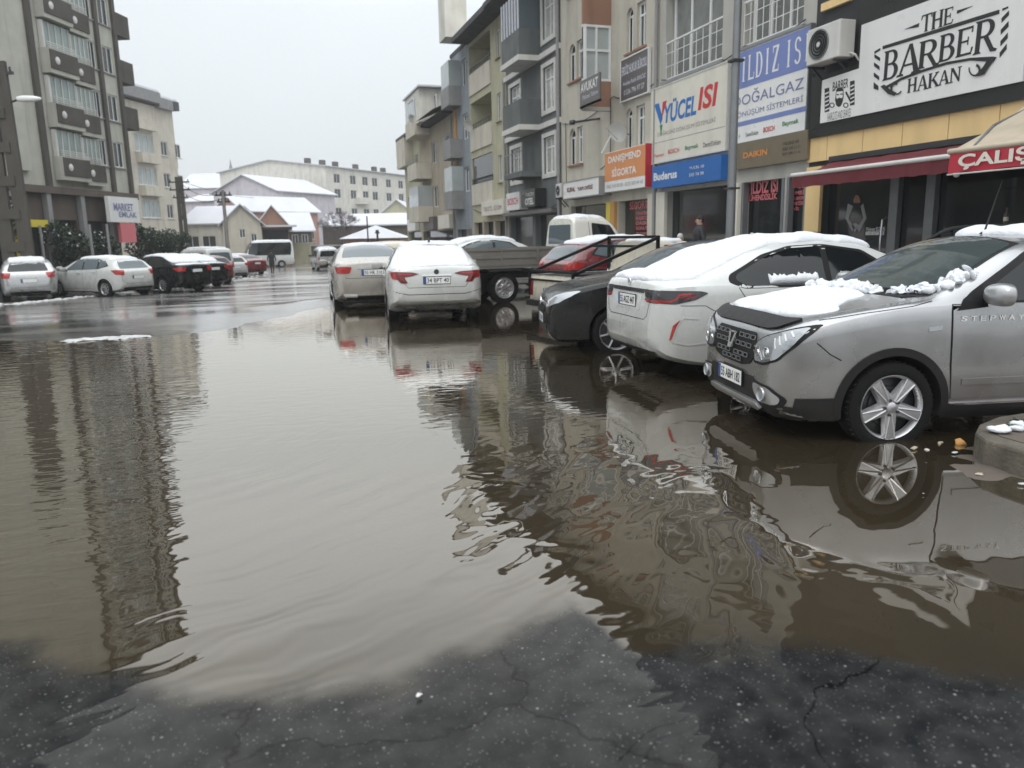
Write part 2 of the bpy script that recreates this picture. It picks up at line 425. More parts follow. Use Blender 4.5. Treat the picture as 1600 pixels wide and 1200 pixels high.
def plate(car, side, y, z, txt, wd=.46, h=.115, tilt=0, off=.012):
    p, n = car.hit(side, y, z); sg = 1 if side == 'F' else -1
    mb = MB(); x0 = p.x; mb.box(-.008, 0, -wd/2-.008, wd/2+.008, -h/2-.008, h/2+.008, 1); mb.box(.001, .004, -wd/2, wd/2, -h/2, h/2, 0)
    mb.box(.0045, .0055, -wd/2*sg, (-wd/2+.045)*sg, -h/2+.001, h/2-.001, 2)
    if txt:
        vs, fs = text_verts(txt, bold=.012); a = np.array(vs); mn, mx = a.min(0), a.max(0); d = mx-mn
        mb.add([(.0062, (-wd/2+.06+(q[0]-mn[0])/d[0]*(wd-.08))*sg, -h*.33+(q[1]-mn[1])/d[1]*h*.66) for q in a], fs, 3)
    if sg < 0: mb.v = [(-a, b, c) for a, b, c in mb.v]
    o = mb.build('number_plate', ['white_plate', 'black', 'plate_blue', 'ink'], car.root)
    o.location = (p.x+sg*off, p.y, p.z); o.rotation_euler = (0, tilt, math.atan2(n.y, n.x) if side == 'F' else math.atan2(-n.y, -n.x)); return o
def mirror(car, q, z, side, m, big=1.0):
    p, n = car.hit(side, car.X(q), z); sg = 1 if side == 'L' else -1
    bm = bmesh.new(); bmesh.ops.create_uvsphere(bm, u_segments=20, v_segments=12, radius=1)
    for v in bm.verts:
        x, y, zz = v.co; f = lambda t: math.copysign(abs(t)**.75, t)
        v.co = (f(x)*.075*big*(1.25 if x > 0 else .6), f(y)*.12*big, f(zz)*.078*big*(1+.12*y*sg))
    me = bpy.data.meshes.new('mirror'); bm.to_mesh(me); bm.free(); me.materials.append(M[m])
    o = link('wing_mirror', me, car.root, 60); o.location = (p.x, p.y+sg*.15*big, z+.03)
    k = MB(); k.bar((0, -sg*.19*big, -.06), (0, -sg*.04, -.05), .07, .03); k.build('mirror_arm', 'plastic', o)
    return o
def handle(car, q, z, side, m, parent=None, ln=.19):
    p, n = car.hit(side, car.X(q), z); mb = MB(); sg = 1 if side == 'L' else -1
    pts = [(-ln/2, 0, 0), (-ln*.35, .028*sg, .002), (0, .036*sg, .004), (ln*.35, .028*sg, .002), (ln/2, 0, 0)]
    mb.tube(pts, [.008, .013, .014, .013, .008], 8)
    o = mb.build('door_handle', m, parent or car.root, 60); o.location = p
    return o
def std(car, sp, kind, detail=1):
    """glass, lamps and trim shared by every car; all outlines in metres from the front bumper"""
    g = sp.get('glass', 'glass')
    for side in 'LR':
        for i, poly in enumerate(sp['wins']):
            car.panel('side_window', rounded(poly, .035), side, g, .004)
        if detail:
            ow = sp.get('winframe')
            if ow: car.panel('window_trim', rounded(ow, .04), side, 'black', .002)
            for d in sp.get('doors', []): car.line(d, side)
            for q, z in sp.get('handles', []): handle(car, q, z, side, sp.get('handlem', car.paint))
            if 'mirror' in sp: mirror(car, sp['mirror'][0], sp['mirror'][1], side, sp.get('mirrorm', car.paint))
        for nm, poly, m, off in sp.get('side_parts', []): car.panel(nm, poly, side, m, off)
    car.panel('windscreen', rounded(sp['wsc'], .05), 'T', g, .004)
    if 'rwin' in sp: car.panel('rear_window', rounded(sp['rwin'], .06), sp.get('rside', 'T'), g, .004)
    for nm, poly, side, m, off in sp.get('parts', []):
        car.panel(nm, poly, side, m, off)
        if side in 'FB' and nm in ('headlight', 'tail_light', 'fog_lamp', 'reflector'):
            car.panel(nm, [(-a, b) for a, b in poly][::-1], side, m, off)
def mir(poly): return [(a, -b) for a, b in poly][::-1]

# ---- silver crossover hatchback with plastic cladding, nearest the camera
mat('silver', (.41, .415, .425), .28, .75, coat=.7, dirt=.75, var=.04, vscale=2)
mat('silver_clean', (.40, .405, .41), .3, .7, coat=.6)
def arc(cx, cz, r, a0, a1, n=22): return [(cx+r*math.cos(R_(a0+(a1-a0)*i/n)), cz+r*math.sin(R_(a0+(a1-a0)*i/n))) for i in range(n+1)]
def silver_hatch():
    sp = dict(L=4.08, wb=2.59, foh=.83, R=.325, tw=.2, Ra=.37, tin=.0,
        top=[(0, .62), (.010, .74), (.035, .83), (.08, .895), (.18, .95), (.45, 1.01), (.85, 1.065), (1.08, 1.105), (1.2, 1.165), (1.5, 1.315), (1.78, 1.45), (1.98, 1.505), (2.5, 1.545), (3.1, 1.525), (3.55, 1.47), (3.74, 1.42), (3.86, 1.25), (3.97, 1.02), (4.04, .92), (4.08, .6)],
        bot=[(0, .42), (.03, .30), (.1, .23), (.35, .2), (3.6, .21), (3.95, .27), (4.04, .36), (4.08, .48)],
        plan=[(0, .56), (.02, .64), (.08, .735), (.2, .80), (.42, .845), (.8, .868), (1.6, .872), (3.2, .865), (3.7, .80), (3.95, .70), (4.05, .6), (4.08, .5)],
        belt=[(0, .56), (.05, .74), (.2, .875), (.5, .96), (1.0, 1.03), (2, 1.045), (3.2, 1.06), (4.08, 1.06)], tumble=.36, cr=.12)
    c = Car('parked_hatchback', sp, 'silver', 'silver crossover hatchback with black cladding and snow on its bonnet, nearest the camera at right', 'car')
    X = sp; fa = .83; ra = 3.42
    def wcl(side):
        c.panel('bumper_cladding', [(.13, .25), (.15, .40), (.43, .405), (.425, .25)], side, 'plastic', .012)
        for cx in (fa, ra):
            o = arc(cx, .33, .425, -12, 192, 30); i = arc(cx, .33, .368, 192, -12, 30)
            c.panel('arch_cladding', [(a, max(b, .24)) for a, b in o+i], side, 'plastic', .014, step=.09)
        c.panel('sill_cladding', [(1.22, .235), (3.02, .235), (3.02, .335), (1.24, .33)], side, 'plastic', .016)
        c.panel('sill_trim', [(1.26, .325), (3.0, .33), (3.0, .345), (1.26, .34)], side, 'chrome', .02)
    wcl('L'); wcl('R')
    for side in 'LR':
        c.panel('window_trim', rounded([(1.30, 1.025), (1.37, 1.11), (1.88, 1.40), (2.1, 1.445), (3.0, 1.455), (3.42, 1.40), (3.60, 1.16), (3.58, 1.05)], .04), side, 'black', .003)
        c.panel('side_window', rounded([(1.50, 1.055), (1.53, 1.14), (1.92, 1.375), (2.1, 1.415), (2.34, 1.425), (2.36, 1.06)], .03), side, 'glass', .006)
        c.panel('side_window', rounded([(2.43, 1.06), (2.41, 1.425), (3.0, 1.425), (3.14, 1.38), (3.18, 1.06)], .03), side, 'glass', .006)
        # doors: slightly proud skins with a dark gap round each
        d1 = [(1.235, 1.04), (1.245, .62), (1.27, .37), (2.33, .37), (2.38, .6), (2.38, 1.045)]
        d2 = [(2.39, 1.045), (2.39, .6), (2.34, .37), (2.92, .37), (3.06, .66), (3.30, .84), (3.34, 1.02)]
        for d in (d1, d2):
            c.line(d+[d[0]], side, .012, 'door_gap', 'black')
            dr = c.panel('door', [(a+(.007 if a < sum(p[0] for p in d)/6 else -.007), b) for a, b in d], side, 'silver', .0035, step=.12)
            q = 2.2 if d is d1 else 3.12
            handle(c, q, .93, side, 'silver_clean', dr)
            c.panel('door_moulding', [(1.34 if d is d1 else 2.46, .47), (2.27 if d is d1 else 2.86, .47), (2.27 if d is d1 else 2.88, .52), (1.34 if d is d1 else 2.46, .515)], side, 'silver', .012, dr)
        # bonnet edge, fender gap to the bumper
        c.line([(.30, .955), (.6, 1.0), (.95, 1.04), (1.10, 1.07)], side, .004, 'bonnet_gap')
        c.line([(.27, .80), (.36, .72), (.44, .675)], side, .008, 'bumper_gap')
        c.panel('indicator', rounded([(1.06, .86), (1.16, .87), (1.17, .90), (1.07, .89)], .01), side, 'lamp_clear', .008)
        # roof rail
        s_ = 1 if side == 'L' else -1
        mb = MB(); pts = []
        for i in range(15):
            q = 1.98+1.62*i/14; p, n = c.hit('T', c.X(q), s_*.565); pts.append((p.x, p.y, p.z+(.068*min(1, min(i, 14-i)/2.0)**.7)))
        mb.tube(pts, [.012]+[.02]*13+[.012], 8)
        for i in (1, 2, 12, 13):
            mb.bar(pts[i], (pts[i][0], pts[i][1], pts[i][2]-.08), .05, .03)
        mb.build('roof_rail', 'plastic', c.root, 60)
        mirror(c, 1.50, 1.085, side, 'silver_clean', 1.0)
        mb = MB(); p, n = c.hit(side, c.X(1.33), 1.04)
        # black corner the mirror is fixed to
        c.panel('mirror_base', [(1.27, 1.0), (1.33, 1.08), (1.49, 1.17), (1.50, 1.02)], side, 'plastic', .009)
        lb = MB()
        # door lettering
        if side == 'L':
            for i, ch in enumerate('STEPWAY'):
                vs, fs = text_verts(ch, bold=.01); a = np.array(vs); mn = a.min(0); d = np.maximum(a.max(0)-mn, .02); ww = .045; x0 = 1.30+i*.072
                lb.add([(c.X(x0+(q[0]-mn[0])/d[0]*ww), c.hit('L', c.X(x0), .94)[0].y+.009, .925+(q[1]-mn[1])/d[1]*.036) for q in a], fs)
            lb.build('door_lettering', 'white_frame', c.root)
        else:
            for i, ch in enumerate('YAWPETS'):
                vs, fs = text_verts(ch, bold=.01); a = np.array(vs); mn = a.min(0); d = np.maximum(a.max(0)-mn, .02); ww = .045; x0 = 1.30+i*.072
                lb.add([(c.X(x0+ww-(q[0]-mn[0])/d[0]*ww), c.hit('R', c.X(x0), .94)[0].y-.009, .925+(q[1]-mn[1])/d[1]*.036) for q in a], fs)
            lb.build('door_lettering', 'white_frame', c.root)
    c.panel('windscreen_surround', [(1.07, -.66), (1.02, 0), (1.07, .66), (1.12, .74), (1.90, .60), (1.96, 0), (1.90, -.60), (1.12, -.74)], 'T', 'black', .002)
    c.panel('windscreen', rounded([(1.17, -.70), (1.11, -.35), (1.09, 0), (1.11, .35), (1.17, .70), (1.86, .575), (1.91, .3), (1.92, 0), (1.91, -.3), (1.86, -.575)], .04), 'T', 'glass_grey', .005)
    c.panel('cowl', [(1.0, -.6), (.96, 0), (1.0, .6), (1.08, .66), (1.05, 0), (1.08, -.66)], 'T', 'plastic', .006)
    c.panel('rear_window', rounded([(-.52, 1.40), (.52, 1.40), (.62, 1.12), (-.62, 1.12)], .06), 'B', 'glass', .005)
    mb = MB()
    for y0, y1 in ((.1, .62), (-.52, .05)):
        pts = [c.hit('T', c.X(1.08+.05*k/6), y0+(y1-y0)*k/6) for k in range(7)]
        mb.tube([p+n*.018 for p, n in pts], .008, 6)
    mb.build('wiper', 'black', c.root)
    # bonnet deflector, grille, lamps
    c.panel('bonnet', [(.17, -.58), (.13, -.3), (.12, 0), (.13, .3), (.17, .58), (.4, .70), (.95, .72), (1.0, .6), (.965, 0), (1.0, -.6), (.95, -.72), (.4, -.70)], 'T', 'silver_clean', .003, step=.12)
    c.panel('bonnet_deflector', crom([(.075, -.50), (.058, 0), (.075, .50), (.15, .655), (.23, .67), (.185, .5), (.165, 0), (.185, -.5), (.23, -.67), (.15, -.655)], 4), 'T', 'black', .022)
    gr = c.panel('grille', rounded([(-.37, .825), (.37, .825), (.41, .67), (.35, .59), (.2, .56), (-.2, .56), (-.35, .59), (-.41, .67)], .04), 'F', 'black', .006)
    for z_, xs in ((.785, (.14, .24, .34)), (.72, (.10, .2, .3)), (.645, (.08, .17, .26)), (.60, (.05, .14))):
        for y_ in xs:
            for sg in (1, -1):
                y = y_*sg; p, n = c.hit('F', y, z_); mb = MB(); a, b, t = .036, .015, .005
                for u0, v0, u1, v1 in ((-a, -b, a, -b), (a, -b, a, b), (a, b, -a, b), (-a, b, -a, -b)): mb.bar((0, u0, v0), (0, u1, v1), .009, t)
                o = mb.build('grille_cell', 'metal_grey', gr); o.location = p+n*.014; o.rotation_euler = (0, -math.atan2(n.z, math.hypot(n.x, n.y)), math.atan2(n.y, n.x))
    p, n = c.hit('F', 0, .735); mb = MB()          # badge: tapering shield-like frame
    q = [(-.072, .062), (.072, .062), (.03, -.068), (-.03, -.068)]; iq = [(-.035, .062), (.035, .062), (.012, -.03), (-.012, -.03)]
    mb.prism([q[0], iq[0], iq[3], iq[2], iq[1], q[1], q[2], q[3]], lambda u, v, t: (t, u, v), 0, .014)
    mb.bar((.007, -.07, .058), (.007, .07, .058), .014, .014)
    bo = mb.build('badge', 'chrome', c.root); bo.location = p+n*.018; bo.rotation_euler = (0, -.25, 0)
    hp = [(.40, .61), (.385, .755), (.50, .82), (.66, .87), (.76, .91), (.818, .935), (.81, .88), (.775, .77), (.70, .66), (.56, .61)]
    for sg in (1, -1):
        P = [(a*sg, b) for a, b in hp]
        if sg < 0: P = P[::-1]
        c.panel('headlight_surround', rounded(P, .03), 'F', 'black', .006, step=.04)
        cx, cz = .60, .755
        Q = [(((a-cx)*.9+cx)*sg, (b-cz)*.86+cz) for a, b in hp]
        if sg < 0: Q = Q[::-1]
        hl = c.panel('headlight', rounded(Q, .03), 'F', 'lamp_clear', .012, step=.04)
        for u, v, r in ((.465, .69, .05), (.585, .705, .042)):
            p, n = c.hit('F', u*sg, v); m_ = MB(); m_.lathe([(r, 0), (r*.9, .003), (r*.55, -.002), (r*.5, .006), (0, .01)], 20, 'X')
            o = m_.build('lamp_reflector', 'chrome', hl, 50); o.location = p+n*.014; o.rotation_euler = (0, 0, math.atan2(n.y, n.x))
        for a in ([(.40, .735), (.50, .70), (.54, .64), (.645, .665)], [(.54, .64), (.47, .70), (.40, .70)]):
            st = stroke([(u*sg, v) for u, v in a], .013); c.panel('lamp_strip', st, 'F', 'chrome', .016, hl, step=.04)
        for k in range(4):
            u = .66+k*.030; v = .74+k*.030
            st = stroke([((u+.012)*sg, v+.006), ((u-.02)*sg, v+.075-.012*k)], .009)
            c.panel('lamp_strip', st, 'F', 'white_plate', .016, hl, step=.05)
        fp = [(.44, .375), (.42, .465), (.62, .455), (.72, .395), (.70, .34), (.52, .335)]
        fp = [(a*sg, b) for a, b in fp]
        c.panel('fog_recess', rounded([((a-.56*sg)*1.2+.56*sg, (b-.4)*1.25+.4) for a, b in (fp if sg > 0 else fp[::-1])], .04), 'F', 'black', .010)
        fo = c.panel('fog_lamp_bezel', rounded(fp if sg > 0 else fp[::-1], .03), 'F', 'silver_clean', .016)
        p, n = c.hit('F', .555*sg, .398); m_ = MB(); m_.lathe([(.055, 0), (.05, .012), (.044, .004), (.02, .0), (0, .006)], 24, 'X')
        o = m_.build('fog_lamp', 'lamp_clear', fo, 50); o.location = p+n*.018; o.rotation_euler = (0, 0, math.atan2(n.y, n.x))
    # lower bumper in black plastic, silver skid plate
    c.panel('bumper_insert', rounded([(-.42, .50), (.42, .50), (.50, .36), (.80, .33), (.82, .25), (.5, .235), (-.5, .235), (-.82, .25), (-.80, .33), (-.50, .36)], .03), 'F', 'plastic', .008, step=.07)
    c.panel('skid_plate', rounded([(-.44, .325), (.44, .325), (.50, .285), (.42, .262), (-.42, .262), (-.50, .285)], .02), 'F', 'silver_clean', .03)
    plate(c, 'F', 0, .455, '55 ABH 182', .46, .112, 0, .022)
    mb = MB()
    for k in range(5): mb.bar((c.X(.03), -.36, .40-.02*k), (c.X(.03), .36, .40-.02*k), .006, .006)
    mb.build('lower_grille', 'black', c.root)
    for sg in (1, -1):
        P = [(.60*sg, 1.02), (.74*sg, 1.0), (.76*sg, .82), (.62*sg, .8)]
        c.panel('tail_light', rounded(P if sg > 0 else P[::-1], .03), 'B', 'lamp_red', .01)
    plate(c, 'B', 0, .75, '55 ABH 182')
    p, n = c.hit('T', c.X(2.05), 0); mb = MB(); mb.tube([p, p+Vector((-.03, 0, .03)), p+Vector((-.14, 0, .42))], [.016, .008, .003], 6)
    mb.build('aerial', 'black', c.root, 40)
    c.wheels('star', 'alloy', .236)
    # snow: bonnet blanket with dips, ridge along the foot of the windscreen, roof
    c.snow([(.20, -.52), (.19, 0), (.22, .36), (.33, .60), (.50, .66), (.62, .48), (.76, .36), (.93, .26), (1.0, -.1), (1.0, -.55), (.6, -.68), (.35, -.66)], h=.030, edge=.10, nz=.012, seed=1, holes=[(.62, .12, .13), (.70, -.28, .14)], step=.035)
    def ridge(pts, r, seed, nm='snow'):
        bm = bmesh.new()
        for (q, y) in pts:
            for k in range(11):
                rr = r*random.uniform(.18, .75); p, n = c.hit('T', c.X(q+random.uniform(-.04, .05)), y+random.uniform(-.06, .06))
                bmesh.ops.create_icosphere(bm, subdivisions=2, radius=rr, matrix=Matrix.Translation(p+n*rr*.45))
        for v in bm.verts:
            v.co += Vector((noise.noise(v.co*14+Vector((seed, 0, 0))), noise.noise(v.co*14+Vector((0, seed, 5))), noise.noise(v.co*14+Vector((9, 0, seed)))))*.035; v.co += Vector((noise.noise(v.co*45), noise.noise(v.co*45+Vector((7, 0, 0))), noise.noise(v.co*45+Vector((0, 7, 0)))))*.014
        me = bpy.data.meshes.new(nm); bm.to_mesh(me); bm.free(); me.materials.append(M['snow']); return link(nm, me, c.root, 80)
    random.seed(5)
    ridge([(1.03, -.68+.07*k) for k in range(14)], .058, 1)
    ridge([(1.08, .42), (1.11, .47), (1.13, .52), (1.15, .57), (1.17, .62), (1.19, .66), (1.24, .68), (1.30, .69), (1.37, .69), (1.43, .68)], .045, 2)
    c.snow([(2.12, -.40), (2.05, -.1), (2.10, .28), (2.3, .46), (2.9, .47), (3.5, .45), (3.6, .1), (3.55, -.45), (2.7, -.5)], h=.04, edge=.10, nz=.025, seed=3, step=.04, wob=.06)
    return c

# ---- the other vehicles
for nm, c_ in (('white_paint', (.56, .575, .565)), ('black_paint', (.005, .0055, .0065)), ('beige_paint', (.38, .36, .33)), ('cream_paint', (.58, .54, .44)), ('offwhite_paint', (.64, .63, .58)), ('red_paint', (.13, .009, .014)), ('dark_grey_paint', (.05, .052, .056)), ('navy_paint', (.02, .025, .035)), ('light_silver_paint', (.50, .51, .52)), ('green_cream_paint', (.42, .46, .38))):
    mat(nm, c_, .28, 0 if 'silver' not in nm else .5, spec=.5 if 'black' not in nm else .2, coat=.8 if 'black' not in nm else .35, dirt=.06 if 'black' in nm or 'red' in nm else (.55 if nm != 'white_paint' else .5), var=.08, vscale=4)
mat('bed_grey', (.20, .19, .17), .6, .2, var=.4, dirt=.5, streak=.4)
def sedan_spec(**k):
    sp = dict(L=4.55, wb=2.62, foh=.90, R=.315, tw=.2,
        top=[(0, .58), (.015, .68), (.06, .76), (.2, .84), (.6, .93), (1.15, 1.02), (1.25, 1.06), (1.9, 1.355), (2.2, 1.445), (2.65, 1.475), (3.05, 1.455), (3.45, 1.375), (3.95, 1.185), (4.12, 1.13), (4.38, 1.105), (4.49, 1.07), (4.52, .95), (4.55, .62)],
        bot=[(0, .40), (.03, .26), (.15, .19), (3.9, .2), (4.35, .27), (4.5, .36), (4.55, .45)],
        plan=[(0, .55), (.02, .63), (.1, .735), (.25, .81), (.6, .86), (1.2, .875), (3.4, .875), (4.0, .845), (4.35, .78), (4.48, .70), (4.53, .62), (4.55, .56)],
        belt=[(0, .52), (.1, .68), (.5, .83), (1.1, .92), (2, .955), (3.3, .99), (4.1, 1.02), (4.45, 1.0), (4.55, .9)], tumble=.48, cr=.14,
        wins=[[(1.72, 1.0), (2.2, 1.31), (2.60, 1.375), (2.63, 1.0)], [(2.70, 1.0), (2.67, 1.378), (3.0, 1.365), (3.32, 1.29), (3.70, 1.12), (3.72, 1.07), (3.6, 1.01)]],
        winframe=[(1.62, .98), (2.17, 1.335), (2.62, 1.40), (3.02, 1.388), (3.36, 1.31), (3.78, 1.12), (3.80, 1.05), (3.64, .985)],
        doors=[[(1.30, .93), (1.26, .6), (1.36, .33), (2.58, .33), (2.66, .6), (2.66, .98)], [(2.60, .33), (3.15, .33), (3.35, .62), (3.62, .88), (3.70, 1.0)]],
        handles=[(2.45, .87), (3.38, .90)], mirror=(1.62, .99),
        wsc=[(1.30, -.68), (1.20, 0), (1.30, .68), (1.98, .55), (2.04, 0), (1.98, -.55)],
        rwin=[(3.22, -.52), (3.16, 0), (3.22, .52), (3.88, .62), (3.94, 0), (3.88, -.62)], rside='T')
    sp.update(k); return sp
def hatch_spec(L=4.2, H=1.46, **k):
    f = L/4.2; h = H/1.46
    z = lambda a: [(q*f, w*h) for q, w in a]
    sp = dict(L=L, wb=2.58*f, foh=.86*f, R=.312, tw=.2,
        top=z([(0, .58), (.015, .68), (.06, .77), (.2, .86), (.6, .96), (1.05, 1.05), (1.15, 1.09), (1.75, 1.37), (2.05, 1.43), (2.5, 1.46), (3.1, 1.44), (3.6, 1.37), (3.8, 1.31), (3.95, 1.14), (4.08, 1.0), (4.15, .92), (4.2, .6)]),
        bot=z([(0, .40), (.03, .26), (.15, .18), (3.6, .19), (4.05, .26), (4.17, .36), (4.2, .45)]),
        plan=[(a*f, b) for a, b in [(0, .54), (.02, .63), (.1, .735), (.25, .805), (.6, .85), (1.2, .87), (3.2, .87), (3.8, .81), (4.05, .74), (4.16, .64), (4.2, .54)]],
        belt=z([(0, .52), (.1, .68), (.5, .85), (1.1, .94), (2, .97), (3.3, 1.02), (4.2, 1.04)]), tumble=.42, cr=.13,
        wins=[z([(1.5, 1.0), (1.95, 1.31), (2.3, 1.38), (2.33, 1.0)]), z([(2.4, 1.01), (2.37, 1.38), (2.8, 1.385), (3.1, 1.36), (3.14, 1.05)]), z([(3.2, 1.06), (3.18, 1.35), (3.42, 1.30), (3.6, 1.14)])],
        winframe=z([(1.42, .98), (1.93, 1.34), (2.3, 1.405), (2.9, 1.405), (3.45, 1.32), (3.68, 1.13), (3.2, 1.03)]),
        doors=[z([(1.20, .95), (1.18, .6), (1.28, .32), (2.3, .32), (2.36, .6), (2.36, .98)]), z([(2.33, .32), (2.85, .32), (3.02, .62), (3.16, .85), (3.17, 1.02)])],
        handles=[(2.15*f, .88*h), (3.0*f, .91*h)], mirror=(1.5*f, .99*h),
        wsc=[(1.18*f, -.68), (1.09*f, 0), (1.18*f, .68), (1.83*f, .56), (1.88*f, 0), (1.83*f, -.56)],
        rwin=[(-.5, 1.30*h), (.5, 1.30*h), (.60, 1.03*h), (-.60, 1.03*h)], rside='B')
    sp.update(k); return sp
def S_(P): return P
def both_lamp(c, nm, poly, side, m, off=.008, parent=None, step=.04):
    a = c.panel(nm, rounded(poly, .025), side, m, off, parent, step=step)
    b = c.panel(nm, rounded(mir_y(poly), .025), side, m, off, parent, step=step); return a, b
def mir_y(P): return [(-a, b) for a, b in P][::-1]

def white_saloon_near():       # rear three-quarter, second car from the right
    sp = sedan_spec(parts=[], wb=2.6, foh=.93, L=4.55)
    c = Car('parked_saloon', sp, 'white_paint', 'white saloon with a thick blanket of snow, beside the silver crossover', 'car')
    std(c, sp, 'saloon')
    for side in 'LR':
        sg = 1
        t = c.panel('tail_light', rounded([(4.02, .955), (4.1, .975), (4.55, .99), (4.55, .865), (4.35, .85), (4.15, .89)], .02), side, 'lamp_smoke', .007, step=.04)
        c.panel('light_strip', stroke([(4.54, .885), (4.40, .875), (4.34, .90), (4.31, .945), (4.2, .95)], .02), side, 'lamp_red', .010, t, step=.05)
        c.panel('light_strip', stroke([(4.30, .915), (4.14, .925)], .04), side, 'lamp_dark_red', .010, t, step=.05)
        c.panel('reflector', rounded([(4.30, .70), (4.34, .63), (4.38, .50), (4.40, .50), (4.37, .64)], .004), side, 'lamp_red', .012)
        c.panel('bumper_crease', stroke([(4.12, .70), (4.27, .715), (4.33, .63), (4.37, .47), (4.22, .44), (4.0, .46)], .012), side, 'white_paint', .006)
        c.line([(3.86, .72), (4.05, .83), (4.3, .835)], side, .006)
        c.line([(3.55, .33+.0), (3.57, .36)], side, .01)
    bt = both_lamp(c, 'tail_light', [(.42, .985), (.70, .985), (.70, .855), (.48, .865)], 'B', 'lamp_smoke', .006)
    for sg in (1, -1):
        P = stroke([(.46*sg, .885), (.70*sg, .875)], .02); c.panel('light_strip', P, 'B', 'lamp_red', .010, bt[0 if sg > 0 else 1], step=.05)
    c.panel('boot_garnish', [(-.44, .985), (.44, .985), (.40, .945), (-.40, .945)], 'B', 'lamp_smoke', .008)
    c.line([(-.60, .98), (-.52, .72), (-.45, .68), (.45, .68), (.52, .72), (.60, .98)], 'B', .007)
    c.panel('plate_recess', rounded([(-.36, .93), (.36, .93), (.33, .76), (-.33, .76)], .03), 'B', 'white_paint', .003)
    plate(c, 'B', 0, .855, '55 AGZ 447')
    c.panel('bumper_diffuser', rounded([(-.62, .36), (.62, .36), (.56, .27), (-.56, .27)], .02), 'B', 'plastic', .004)
    p, n = c.hit('B', 0, 1.035); m_ = MB()
    m_.lathe([(.043, -.004), (.043, .004), (.034, .006), (.033, -.004)], 24, 'X'); m_.bar((.004, -.016, -.026), (.004, -.012, .026), .007, .007); m_.bar((.004, .016, -.026), (.004, .012, .026), .007, .007); m_.bar((.004, -.014, 0), (.004, .014, 0), .007, .007)
    b = m_.build('badge', 'chrome', c.root, 40); b.location = p+n*.008; b.rotation_euler = (0, .15, PI)
    m_ = MB(); fin = [c.X(3.0), 0]; z = c.hit('T', fin[0], 0)[0].z
    m_.prism([(-.09, 0), (.09, 0), (.0, .035), (-.07, .07)], lambda u, v, t: (fin[0]+u, t, z+v), -.018, .018); m_.build('roof_antenna', 'white_paint', c.root, 30)
    c.wheels('spoke', 'alloy', .22, 10)
    c.snow([(1.95, -.52), (1.9, 0), (1.95, .52), (2.6, .56), (3.2, .55), (3.9, .64), (4.3, .66), (4.44, .55), (4.49, 0), (4.44, -.55), (4.3, -.66), (3.9, -.64), (3.2, -.55), (2.6, -.56)], h=.045, edge=.09, nz=.022, seed=4, wob=.03, step=.04, holes=[(3.36, -.22, .16), (3.35, .30, .12), (2.15, .3, .15), (2.9, -.35, .12)])
    c.snow([(.35, -.6), (.3, 0), (.35, .6), (1.1, .62), (1.15, 0), (1.1, -.62)], h=.05, seed=9, step=.07)
    for a, b in ((2.78, 3.35), (1.95, 2.5)):
        P = [(a, 1.02)]+[(a+(b-a)*i/16, 1.10+.03*math.sin(i*2.1)+.02*math.sin(i*4.7+a)) for i in range(17)]+[(b, 1.02)]
        P = [(a, 1.02)]+[(a+(b-a)*i/60, 1.105+.035*noise.noise((i*.21, a, 0))+.018*noise.noise((i*.6, a, 3))) for i in range(61)]+[(b, 1.02)]
        c.panel('window_snow', P, 'R', 'snow', .006, thick=lambda u, q, d: .03*min(1, d/.03)**.5, step=.025, smooth=80)
    return c
def black_hatch():
    sp = hatch_spec(4.25, 1.46, glass='glass_blue')
    c = Car('parked_hatchback', sp, 'black_paint', 'glossy black hatchback facing the road between the white saloon and the cream pickup', 'car')
    std(c, sp, 'hatch')
    both_lamp(c, 'headlight', [(.40, .66), (.46, .71), (.66, .80), (.80, .85), (.82, .84), (.81, .78), (.76, .70), (.62, .645), (.46, .63)], 'F', 'lamp_clear', .010)
    g = c.panel('grille', rounded([(-.38, .70), (.38, .70), (.34, .56), (-.34, .56)], .03), 'F', 'black', .006)
    c.panel('grille_bar', stroke([(-.38, .665), (0, .675), (.38, .665)], .035), 'F', 'chrome', .016, g)
    p, n = c.hit('F', 0, .67); m_ = MB(); m_.lathe([(.058, 0), (.058, .008), (.048, .01), (.047, 0)], 26, 'X'); m_.bar((.01, -.06, -.012), (.01, .06, .012), .012, .006)
    b = m_.build('badge', 'chrome', c.root, 40); b.location = p+n*.022
    c.panel('lower_intake', rounded([(-.50, .40), (.50, .40), (.44, .27), (-.44, .27)], .03), 'F', 'dark', .005)
    both_lamp(c, 'fog_lamp', [(.60, .40), (.72, .40), (.70, .32), (.60, .32)], 'F', 'plastic', .006)
    plate(c, 'F', 0, .46, '55 UB 898'); plate(c, 'B', 0, .7, '55 UB 898')
    both_lamp(c, 'tail_light', [(.58, 1.0), (.74, .98), (.76, .78), (.64, .78)], 'B', 'lamp_red', .01)
    c.wheels('spoke', 'alloy', .225, 7)
    return c
